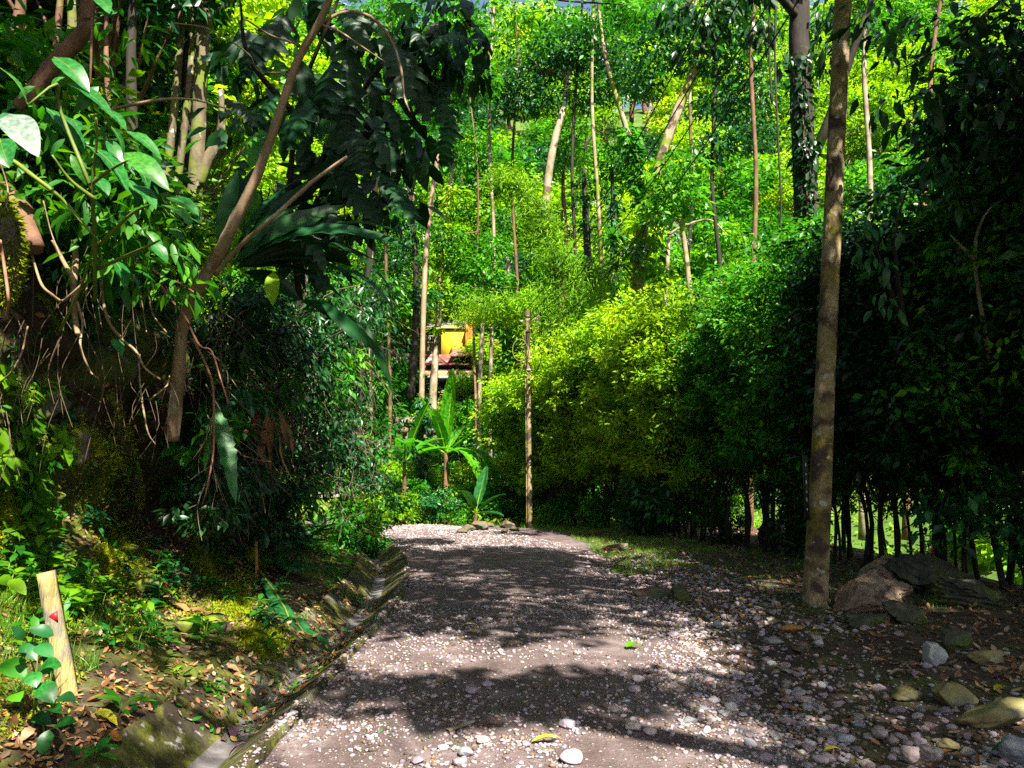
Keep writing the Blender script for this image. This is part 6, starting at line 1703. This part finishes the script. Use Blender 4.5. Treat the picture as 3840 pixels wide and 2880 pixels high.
def stone_stuff(name, pts, mats, label, sub=1):
    Vi, Fi = ico(sub)
    for q, mt in enumerate(mats):
        mb = MB()
        sel = pts[q::len(mats)]
        if not len(sel): continue
        X = np.array([c[0] for c in sel]); Yv = np.array([c[1] for c in sel]); Sz = np.array([c[2] for c in sel])
        Z = np.array([drop(a, b)[0].z for a, b in zip(X, Yv)])
        m = len(sel); ang = rs.random(m) * 6.28; sx = .8 + .5 * rs.random(m); sy = .6 + .4 * rs.random(m); szz = .35 + .35 * rs.random(m)
        L = Vi[None] * (1 + .22 * rs.normal(size=(m, len(Vi), 1)).clip(-1.5, 1.5)) * np.stack([sx, sy, szz], -1)[:, None] * Sz[:, None, None]
        c_, s_ = np.cos(ang)[:, None], np.sin(ang)[:, None]
        W = np.stack([L[..., 0] * c_ - L[..., 1] * s_ + X[:, None], L[..., 0] * s_ + L[..., 1] * c_ + Yv[:, None], L[..., 2] + (Z + Sz * .25)[:, None]], -1)
        F = (Fi[None] + (np.arange(m) * len(Vi))[:, None, None]).reshape(-1, 3)
        struct(name, mesh(name, W.reshape(-1, 3), F, M[mt], True), 'stuff', label)
stone_stuff('shoulder_gravel', rest, ['pebble', 'boulder', 'pebble', 'pebble_pale'], 'small river gravel between the larger stones of the shoulder')
g = []
while len(g) < 17000:
    y = 3.1 + 9.5 * rs.random() ** 2.0; x = float(xl(y)) - .12 + 3.3 * rs.random()
    cl_ = float(vn(x * 1.7, y * 1.7, seed=91)) + .6 * float(vn(x * 4, y * 4, seed=92))
    edge = .5 if x > 1.0 or x < float(xl(y)) + .12 else 0
    if rs.random() > .30 + .6 * cl_ + edge: continue
    g.append((x, y, (.004 + .013 * rs.random() ** 3 + (.006 if cl_ > .4 else 0) * rs.random()) * (.8 + y * .06)))
while len(g) < 20500:
    y = 3.1 + 8 * rs.random() ** 1.6; x = float(xl(y)) + .1 + 2.8 * rs.random()
    if vn(x * 1.2, y * 1.2, seed=95) > -.1: g.append((x, y, .009 + .014 * rs.random() ** 2))
stone_stuff('road_gravel', g, ['pebble', 'boulder', 'pebble', 'boulder_tan', 'pebble', 'pebble_pale', 'boulder', 'pebble'], 'loose gravel scattered over the dirt road')

g = []  # pale stones added to make the sunlit road end look brighter
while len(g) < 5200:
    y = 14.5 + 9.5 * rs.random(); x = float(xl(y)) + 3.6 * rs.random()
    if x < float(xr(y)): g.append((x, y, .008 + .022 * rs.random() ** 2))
stone_stuff('bend_gravel', g, ['pebble_pale', 'pebble_pale', 'pebble'], 'pale gravel brightening the sunlit far end of the road')
# ------------------------------------------------------------------ leaf litter
def litter(name, n, pts_fn, size, mats, label):
    P_, N_ = pts_fn(n)
    n = len(P_)
    for q, mt in enumerate(mats):
        i = np.arange(q, n, len(mats)); m = len(i)
        up = norm(N_[i] + rs.normal(size=(m, 3)) * .35); dv = norm(rand_unit(m) - 0); dv = norm(dv - up * (dv * up).sum(1)[:, None] + up * .12 * rs.normal(size=(m, 1)))
        V, F = cloud(tmpl_mid(.5, -.12 + .0), P_[i] + up * .012, dv, up, size * (.5 + rs.random(m)))
        struct(name, mesh(name, V, F, M[mt]), 'stuff', label)
def on_bank(n, s1=2.3, y0=3.2, y1=20):
    y = y0 + (y1 - y0) * rs.random(n) ** 1.5; s = .05 + s1 * rs.random(n)
    return bank(y, s), bank_n(y, s)
litter('bank_litter', 10000, on_bank, .045, ['litter', 'litter', 'litter', 'litter_pale'], 'brown fallen leaves covering the foot of the left bank')
litter('wall_litter', 2600, lambda n: on_bank(n, 5.2, 4, 16), .07, ['litter', 'leaf_dark'], 'dead leaves and bits caught on the earth wall')
def on_channel(n):
    P_ = []; N_ = []
    while len(P_) < n:
        y = 3.2 + 15 * rs.random() ** 1.3; e = float(xl(y)); x = e - .05 - .9 * rs.random() ** .8
        if vn(y * .9, 2.0, seed=77) + .4 * vn(y * 3, x * 3, seed=78) - (.5 if x > e - .3 else 0) < -.1: continue
        l, nn = drop(x, y); P_.append(l); N_.append(nn)
    return np.array([list(p) for p in P_]), np.array([list(p) for p in N_])
litter('channel_litter', 2800, on_channel, .05, ['litter', 'litter_pale', 'litter', 'leaf_mid'], 'fallen leaves and bits washed into the drainage channel')
def on_right(n):
    P_ = []; N_ = []
    while len(P_) < n:
        y = 3.2 + 18 * rs.random() ** 1.5; e = float(xr(y)); x = e + .2 + 4.6 * rs.random()
        if x > 6.6 or (x - e < 1.4 and y < 8 and rs.random() < .75): continue
        l, nn = drop(x, y); P_.append(l); N_.append(nn)
    return np.array([list(p) for p in P_]), np.array([list(p) for p in N_])
litter('shoulder_litter', 11500, on_right, .06, ['litter', 'litter', 'litter_pale'], 'brown fallen leaves under the right-hand hedge')
# a few fallen leaves big enough to tell apart
FL = 'large fallen leaves'
def fallen(label, px, py, L, w, mat, ang=0, name='fallen_leaf', lift=.02, cup=.12, seed=0, grp=FL):
    p, n_ = hit(px, py)
    d_ = Vector((math.cos(ang), math.sin(ang), 0)); d_ = (d_ - n_ * d_.dot(n_)).normalized()
    a = p - d_ * L / 2 + n_ * lift; b = p + d_ * L / 2 + n_ * lift
    V, F = quad_leaf(a, b, w, cup, 4, 10, face=n_, wave=.1, seed=seed, fold=.25)
    o = link(name, mesh(name, V, F, mat, True)); tag(o, label, 'leaf', grp); return o
for k, a in enumerate([
    ('yellow curled leaf on the road near the bottom centre', 547, 744, .17, .045, 'leaf_fallen_yellow', .25), ('small yellow leaf on the sunny band of the road', 469, 628, .16, .05, 'leaf_fallen_yellow', .1),
    ('second small yellow leaf just below on the sunny band', 475, 635, .13, .05, 'leaf_fallen_yellow', -.3), ('tiny yellow leaf at the far edge of the shoulder', 638, 604, .1, .06, 'leaf_fallen_yellow', 0),
    ('green leafy sprig lying at the right of the road', 634, 649, .16, .12, 'leaf_mid', .5), ('yellow-green leaf on the shoulder stones', 833, 754, .11, .04, 'leaf_fallen_yellow', .2),
    ('jagged yellow leaf by the right edge', 1002, 692, .13, .06, 'leaf_fallen_yellow', .3), ('bright green-yellow leaf at the bottom right corner', 1005, 752, .12, .05, 'leaf_mid', .1),
    ('brown leaf lit by a spot of sun between the cobbles', 900, 676, .17, .05, 'litter_pale', .2), ('rusty leaf beside the lit brown leaf', 880, 664, .12, .06, 'leaf_orange', -.3),
    ('dark purple curled leaf in the drainage channel', 228, 733, .15, .09, 'leaf_purple', 2.3), ('second purple leaf lower in the channel', 240, 752, .12, .07, 'leaf_purple', .2),
    ('orange-brown leaf in the channel', 256, 722, .09, .05, 'leaf_orange', .4), ('tan leaf standing in the channel by the road edge', 270, 717, .12, .06, 'litter_pale', .9),
    ('large pale yellow leaf flat on the bank at the lower left', 104, 722, .15, .09, 'leaf_fallen_yellow', .1), ('yellow leaf by the stake foot', 116, 693, .09, .06, 'leaf_fallen_yellow', .1),
    ('rust-red leaf in the litter right of the yellow one', 112, 741, .10, .07, 'leaf_orange', 1.0), ('orange leaf caught on the mossy hump', 234, 563, .2, .09, 'leaf_orange', 0),
    ('curled brown leaf, largest of the litter heap', 180, 612, .3, .09, 'litter', -.5), ('pale curled leaf on the litter heap', 168, 604, .28, .09, 'litter_pale', .2), ('greyish curled leaf right on the litter heap', 196, 616, .28, .1, 'litter', .4),
    ('orange leaf on the slope above the round stone', 166, 588, .2, .05, 'leaf_orange', 0), ('tan crumpled leaf at the far lower left', 26, 738, .16, .05, 'litter_pale', 1.8),
    ('light brown leaf above the channel', 232, 672, .12, .07, 'litter_pale', .5), ('brown leaf on the slope left of the round stone', 117, 627, .11, .08, 'litter', .7), ('pinkish pale leaf left of the round stone', 111, 637, .15, .06, 'litter_pale', 0),
    ('pale leaf beside the round mossy stone', 128, 636, .13, .06, 'litter_pale', 1.0), ('green leaf on the channel slope', 290, 692, .1, .04, 'leaf_mid', 0)]):
    fallen(a[0], a[1], a[2], a[3], a[4], M[a[5]], a[6], seed=k)
# fallen banana leaf in the channel
bl = thing('fallen_banana_leaf', 'long green banana leaf fallen off the bank into the drainage channel', 'leaf', hit(300, 620)[0])
pts = [hit(x_, y_)[0] for x_, y_ in [(244, 556), (256, 574), (268, 592), (283, 612), (300, 630), (320, 643), (342, 648)]]
Pm = smooth_path(pts, 30); hb = []
for i, q in enumerate(Pm):
    g_ = drop(q[0], q[1])[0].z; Pm[i][2] = g_ + .045 + .05 * math.sin(i * .2)
tn = norm(np.gradient(Pm, axis=0)); V = []
for i, q in enumerate(Pm):
    t = max(0, (i - 8) / 21); w_ = .02 if i < 8 else .115 * math.sin(math.pi * min(1, t * .9 + .06)) ** .6
    s_ = norm(np.cross(tn[i], [0.5, -.5, .8]))
    rr = .1 * rs.normal(size=2)
    V += [q - s_ * w_ * (1 + rr[0]) + np.array([0, 0, -.02]), q - s_ * w_ * .5 + np.array([0, 0, .02]), q, q + s_ * w_ * .5 + np.array([0, 0, .02]), q + s_ * w_ * (1 + rr[1]) + np.array([0, 0, -.02])]
link('blade', mesh('blade', V, grid_faces(30, 5), M['leaf_teal'], True), bl)
link('midrib', mesh('midrib', *tube(Pm + np.array([0, 0, .012]), [.016, .012, .004], 6), M['stem_green'], True), bl)

# ------------------------------------------------------------------ herbs, seedlings, ferns, grass
def herb_proto(seed, leaf, n=9, L=.11, w=.42, H=.16, tiers=2):
    r_ = np.random.default_rng(seed); mb = MB(); sv = MB()
    for t in range(tiers):
        for k in range(n // tiers):
            a = 6.28 * k / (n // tiers) + t * .7 + r_.random() * .5; z = H * (t + 1) / tiers
            d_ = np.array([math.cos(a), math.sin(a), .35 + .3 * r_.normal()])
            V, F = cloud(tmpl_mid(w, .25), [[.012 * math.cos(a), .012 * math.sin(a), z]], [d_], [[0, 0, 1.0]], [L * (.7 + .5 * r_.random())])
            mb.add(V, F)
    sv.add(*tube([(0, 0, -.03), (.004, 0, H * .5), (0, .003, H)], [.004, .003, .002], 5))
    return sv.mesh('stem', M['stem_green']), mb.mesh('leaves', leaf)
def place_proto(name, proto, names, p, n_, label, cat, group, s, tiltv=.5):
    r = thing(name, label, cat, (0, 0, 0), group)
    for nm, me in zip(names, proto): link(nm, me, r)
    r.location = p; r.scale = (s,) * 3
    up = (Vector((0, 0, 1)) * (1 - tiltv) + Vector(n_) * tiltv).normalized()
    q = up.to_track_quat('Z', 'Y'); r.rotation_euler = (q @ Quaternion((0, 0, 1), rs.random() * 6.28)).to_euler()
    return r
HB = [(herb_proto(500 + i, M[['leaf_yellow', 'leaf_mid', 'leaf_yellow', 'leaf_mid', 'leaf_big', 'leaf_teal'][i]], 8 + 2 * (i % 3), .11 + .02 * (i % 3), .38 + .06 * (i % 3), .12 + .05 * (i % 2), 2 + i % 2), ['lime', 'green', 'lime', 'green', 'glossy green', 'blue-green'][i]) for i in range(6)]
for i in range(275):
    zone = rs.random()
    if zone < .5:
        y = 3.6 + 2.9 * rs.random(); s = .9 + 2.2 * rs.random() ** .8; lab = 'on the sunny bank round the wooden stake'; ks = (0, 2, 1, 3, 0)
        if rs.random() < .35: s = 2.0 + 1.7 * rs.random()
    elif zone < .75:
        y = 5.5 + 6 * rs.random(); s = .3 + 1.7 * rs.random(); lab = 'in the leaf litter of the left bank'; ks = (1, 3, 4, 0, 5)
    else:
        y = 6 + 11 * rs.random(); s = 1.0 + 4.2 * rs.random(); lab = 'on the dark earth wall'; ks = (5, 3, 5, 4, 1)
    p = Vector(bank(y, s)); n_ = bank_n(y, s)
    k = ks[int(rs.integers(0, 5))]; pr, kn = HB[k]
    place_proto('seedling', pr, ('stem', 'leaves'), p, n_, '%s leafy seedling %s' % (kn, lab), 'plant', 'small leafy plants on the left bank', .55 + .8 * rs.random() ** 1.5, .6)
for i in range(46):
    px, py = 2 + 50 * rs.random() ** 1.3, 385 + 270 * rs.random()
    if i > 34: px, py = 60 + 60 * rs.random(), 560 + 60 * rs.random()
    p, n_ = hit(px, py)
    if p.y > 8: continue
    pr, kn = HB[(0, 2, 0, 1, 3)[i % 5]]
    place_proto('seedling', pr, ('stem', 'leaves'), p, n_, '%s leafy plant %s' % (kn, ('at the left edge above the stake' if py < 570 else 'crowding round the stake') if i <= 34 else 'on the slope just right of the stake'), 'plant', 'small leafy plants on the left bank', .9 + .6 * rs.random(), .6)
# near corner plant with round leaves
cp = thing('corner_plant', 'plant with large oval leaves at the lower left edge in front of the stake', 'plant', at(25, 770, 3.9))
for k, (a, b, w, mt) in enumerate([((350, 800), (180, 760), .55, 'leaf_teal'), ((230, 870), (350, 945), .5, 'leaf_teal'), ((150, 850), (235, 965), .6, 'leaf_teal'), ((150, 830), (75, 740), .5, 'leaf_teal'),
     ((230, 1050), (400, 1000), .65, 'leaf_big'), ((200, 1040), (235, 1140), .75, 'leaf_big'), ((20, 970), (165, 1080), .6, 'leaf_mid'), ((250, 1110), (350, 1240), .65, 'leaf_big'), ((380, 1200), (490, 1225), .5, 'leaf_teal'),
     ((320, 1410), (265, 1580), .55, 'leaf_big'), ((210, 1320), (330, 1380), .5, 'leaf_teal'), ((350, 1390), (500, 1360), .4, 'leaf_big'), ((80, 1180), (130, 1230), .8, 'leaf_mid'), ((330, 1260), (400, 1305), .5, 'leaf_big'), ((0, 430), (60, 480), .6, 'leaf_yellow'), ((60, 440), (170, 540), .4, 'leaf_yellow')]):
    dd = 4.15 - (.15 if k % 2 else 0)
    P0, P1 = at(a[0] * .1543, 512 + a[1] * .1543, dd), at(b[0] * .1543, 512 + b[1] * .1543, dd - .05)
    V, F = quad_leaf(P0, P1, (P1 - P0).length * w * 1.1, .1, 4, 8, face=(.3, -.7, .9), seed=k, shape=.85)
    link('leaf', mesh('leaf', V, F, M[mt], True), cp)
st = MB()
for (a, b) in [((25, 775), (36, 680)), ((25, 775), (38, 650)), ((36, 680), (25, 650)), ((36, 700), (48, 760)), ((36, 700), (60, 672))]:
    st.add(*tube(smooth_path([at(*a, 4.2), at((a[0] + b[0]) / 2 + 2, (a[1] + b[1]) / 2, 4.15), at(*b, 4.1)], 6), [.006, .003], 5))
link('stem', st.mesh('stem', M['stem_green'], True), cp)
for (lab, px, py, nl, L, mt, H) in [('star-shaped bright green seedling at the bottom edge', 94, 760, 7, .14, 'leaf_big', .06), ('toothed bright green leaf sprig right of the stake', 119, 716, 5, .15, 'leaf_mid', .08), ('small lime rosette in the brown litter near the channel', 214, 692, 9, .08, 'leaf_mid', .05),
                             ('tall bright seedling hanging over the channel slope', 257, 622, 9, .15, 'leaf_mid', .2), ('second bright seedling below it over the channel', 266, 655, 8, .14, 'leaf_mid', .14), ('leafy sprig standing behind the stake', 72, 585, 10, .13, 'leaf_yellow', .2),
                             ('cluster of green seedlings on the litter heap', 145, 640, 10, .12, 'leaf_mid', .1), ('green seedling in the litter in the bank middle', 165, 648, 9, .12, 'leaf_mid', .1), ('dark green broad seedling under the curved trunk', 163, 458, 7, .3, 'leaf_big', .2),
                             ('broad toothed leaf plant below the curved trunk', 155, 495, 6, .3, 'leaf_mid', .15), ('lime seedling at the foot of the curved trunk', 125, 462, 6, .26, 'leaf_yellow', .1)]:
    p, n_ = hit(px, py); pr = herb_proto(px, M[mt], nl, L, .42, H, 2)
    place_proto('seedling', pr, ('stem', 'leaves'), p, n_, lab, 'plant', None, 1.0, .5)
# ferns
def frond_geo(P0, d0, L, w, droop, n=26):
    p = np.array(P0, float); dd = norm(np.array(d0, float)); pos, dv, up, sz, path = [], [], [], [], [p.copy()]
    for i in range(n):
        t = (i + 1) / n; p = p + dd * L / n; dd = norm(dd + np.array([0, 0, -droop / n])); path.append(p.copy())
        s_ = norm(np.cross(dd, [0, 0, 1.0])); u = np.cross(s_, dd); ll = w * math.sin(math.pi * min(1, .12 + t * .86)) ** .8
        for sg in (-1, 1):
            pos.append(p); dv.append(s_ * sg + dd * .35 - u * .15); up.append(u); sz.append(ll)
    V, F = cloud(tmpl_small(.24), pos, dv, up, sz)
    V2, F2 = tube(np.array(path), [.004, .002], 4, cap=False)
    return MB().add(V, F).add(V2, F2)
def fern(label, p, L, n, mat, lean=(0, 0, 0), grp=None):
    r = thing('fern', label, 'fern', p, grp)
    for k in range(n):
        a = 6.28 * k / n + rs.random() * .6; el = .4 + .5 * rs.random()
        d_ = Vector((math.cos(a) * math.cos(el), math.sin(a) * math.cos(el), math.sin(el))) + Vector(lean)
        link('frond', frond_geo(p, d_, L * (.7 + .5 * rs.random()), L * .24, 1.5).mesh('frond', mat), r)
for (lab, px, py, d_, L, n, mt) in [('bright feathery fern on the bank left of the road bend', 300, 548, 0, .75, 9, 'leaf_fern'), ('second feathery fern left of the road bend', 322, 532, 0, .7, 8, 'leaf_fern'), ('blue-green fern at the channel edge', 285, 575, 0, .55, 7, 'leaf_teal'),
                                ('small fern under the thicket', 262, 548, 0, .5, 7, 'leaf_teal'), ('dark fern below the hanging wavy leaf', 215, 520, 0, .5, 7, 'leaf_dark'), ('fern high on the earth wall left of the curved trunk', 145, 400, 0, .35, 6, 'leaf_teal'),
                                ('fern at the thicket foot close to the lit shrub', 345, 545, 0, .7, 8, 'leaf_fern'), ('fern on the dark wall under the strap leaf plant', 235, 455, 0, .45, 7, 'leaf_dark')]:
    p, n_ = hit(px, py); fern(lab, p, L, n, M[mt], Vector(n_) * .5)
# lit shrub at the bend
for k, (px, py, r_, lab, mt) in enumerate([(372, 520, .75, 'bright yellow-green shrub glowing in the sun at the road bend', 'leaf_yellow'), (357, 508, .6, 'yellow-green shrub just left of the brightest one at the bend', 'leaf_yellow'), (345, 540, .55, 'green shrub spilling over the channel at the bend', 'leaf_mid'), (320, 560, .45, 'green shrub low over the channel', 'leaf_mid'), (368, 545, .5, 'lower part of the hedge-like shrubbery at the bend, in half shade', 'leaf_mid')]):
    dd = 12.5 + (px - 320) * .07
    p = at(px, py, dd); rt = thing('roadside_shrub', lab, 'shrub', p - Vector((0, 0, r_)), 'shrubs at the road bend')
    cs = np.array(list(p)) + rs.normal(size=(12, 3)) * r_ * .5 * np.array([.7, 1, .7])
    pos, dv, up, sz = clump_leaves(cs, r_ * .42, 130, .085, None, droop=.2)
    V, F = cloud(tmpl_small(.45), pos, dv, up, sz); link('foliage', mesh('foliage', V, F, M[mt]), rt)
    mb = MB()
    for c in cs: mb.add(*tube([p - Vector((0, 0, r_)), (Vector(c) + p) / 2, c], [.012, .005], 4, cap=False))
    link('stem', mb.mesh('stem', M['twig'], True), rt)
# grass and ground cover
def grass(name, pts, h, label, mat='grass', per=14, w=.05):
    P_ = np.array([list(p) for p in pts]); n = len(P_) * per
    i = np.repeat(np.arange(len(P_)), per)
    pos = P_[i] + rs.normal(size=(n, 3)) * np.array([.035, .035, 0]); dv = norm(rs.normal(size=(n, 3)) * .45 + np.array([0, 0, 1])); 
    V, F = cloud(tmpl_blade(w, .4), pos, dv, norm(rs.normal(size=(n, 3)) + np.array([0, 0, .2])), h * (.5 + .8 * rs.random(n)))
    struct(name, mesh(name, V, F, M[mat]), 'stuff', label)
pts = []
for i in range(1700):
    y = 11.5 + 11 * rs.random(); e = float(xr(y)); x = e + .05 + 2.2 * rs.random() ** 1.3 * (1 if y > 14 else .6)
    if vn(x * 1.5, y * 1.5, seed=3) < -.25: continue
    pts.append(drop(x, y)[0])
grass('verge_grass', pts, .09, 'short grass on the verge in front of the hedge', per=12)
pts = []
for i in range(420):
    y = 21.5 + 5 * rs.random(); x = -6.5 + 8.5 * rs.random()
    if float(xr(y)) > x > float(xl(y)): continue
    pts.append(drop(x, y)[0])
grass('road_end_grass', pts, .16, 'grass and weeds closing the far end of the road', per=14)
pts = [Vector(bank(4.2 + 1.9 * rs.random(), .9 + 1.5 * rs.random())) for i in range(170)]
grass('stake_grass', pts, .13, 'bright thin grass round the wooden stake', per=22, w=.035)
pts = []
for i in range(520):
    y = 7.5 + 8 * rs.random(); x = float(xr(y)) + 1.2 + 2.2 * rs.random(); pts.append(drop(x, y)[0])
grass('shade_grass', pts, .07, 'sparse dark grass in the shade by the concrete pole', 'leaf_mid', per=9)
def cover(name, n, y0, y1, s0, s1, size, mat, label):
    y = y0 + (y1 - y0) * rs.random(n); s = s0 + (s1 - s0) * rs.random(n)
    k = vn(y * 1.3, s * 1.3, seed=66) + .4 * vn(y * 4, s * 4, seed=67) > -.05
    y, s = y[k], s[k]; N_ = bank_n(y, s); m = len(y)
    dv = norm(rand_unit(m) + N_ * .3 + np.array([0, 0, .1])); 
    V, F = cloud(tmpl_small(.5), bank(y, s) + N_ * .02, dv, norm(N_ + rs.normal(size=(m, 3)) * .4), size * (.5 + rs.random(m)))
    struct(name, mesh(name, V, F, M[mat]), 'stuff', label)
cover('moss_cover', 24000, 3.6, 8.8, .7, 2.7, .024, 'moss', 'moss and tiny plants on the sunny lower bank')
cover('bank_ground_cover', 16000, 5, 19, 1.2, 5.4, .05, 'leaf_teal', 'small leaves covering the shaded earth wall')
cover('bank_leaf_cover', 9000, 4, 19, 4.2, 7.5, .08, 'leaf_mid', 'low leafy cover on top of the bank')
cover('bend_cover', 9000, 10.5, 20, .1, 5, .07, 'leaf_mid', 'leafy ground cover along the channel near the bend')
y = 24 + 20 * rs.random(14000); x = -y * .5 + y * 1.0 * rs.random(14000); z = hf(x, y); m = 14000
V, F = cloud(tmpl_small(.5), np.stack([x, y, z + .06 + .14 * rs.random(m)], -1), norm(rand_unit(m) + np.array([0, 0, .5])), norm(rand_unit(m) + np.array([0, 0, 1])), .16 * (.6 + .8 * rs.random(m)))
struct('valley_ground_cover', mesh('valley_ground_cover', V, F, M['leaf_yellow']), 'stuff', 'bright ground cover on the valley floor beyond the road')

print('objects', len(bpy.data.objects), 'tris', sum(len(m.loops) - 2 * len(m.polygons) for m in bpy.data.meshes))
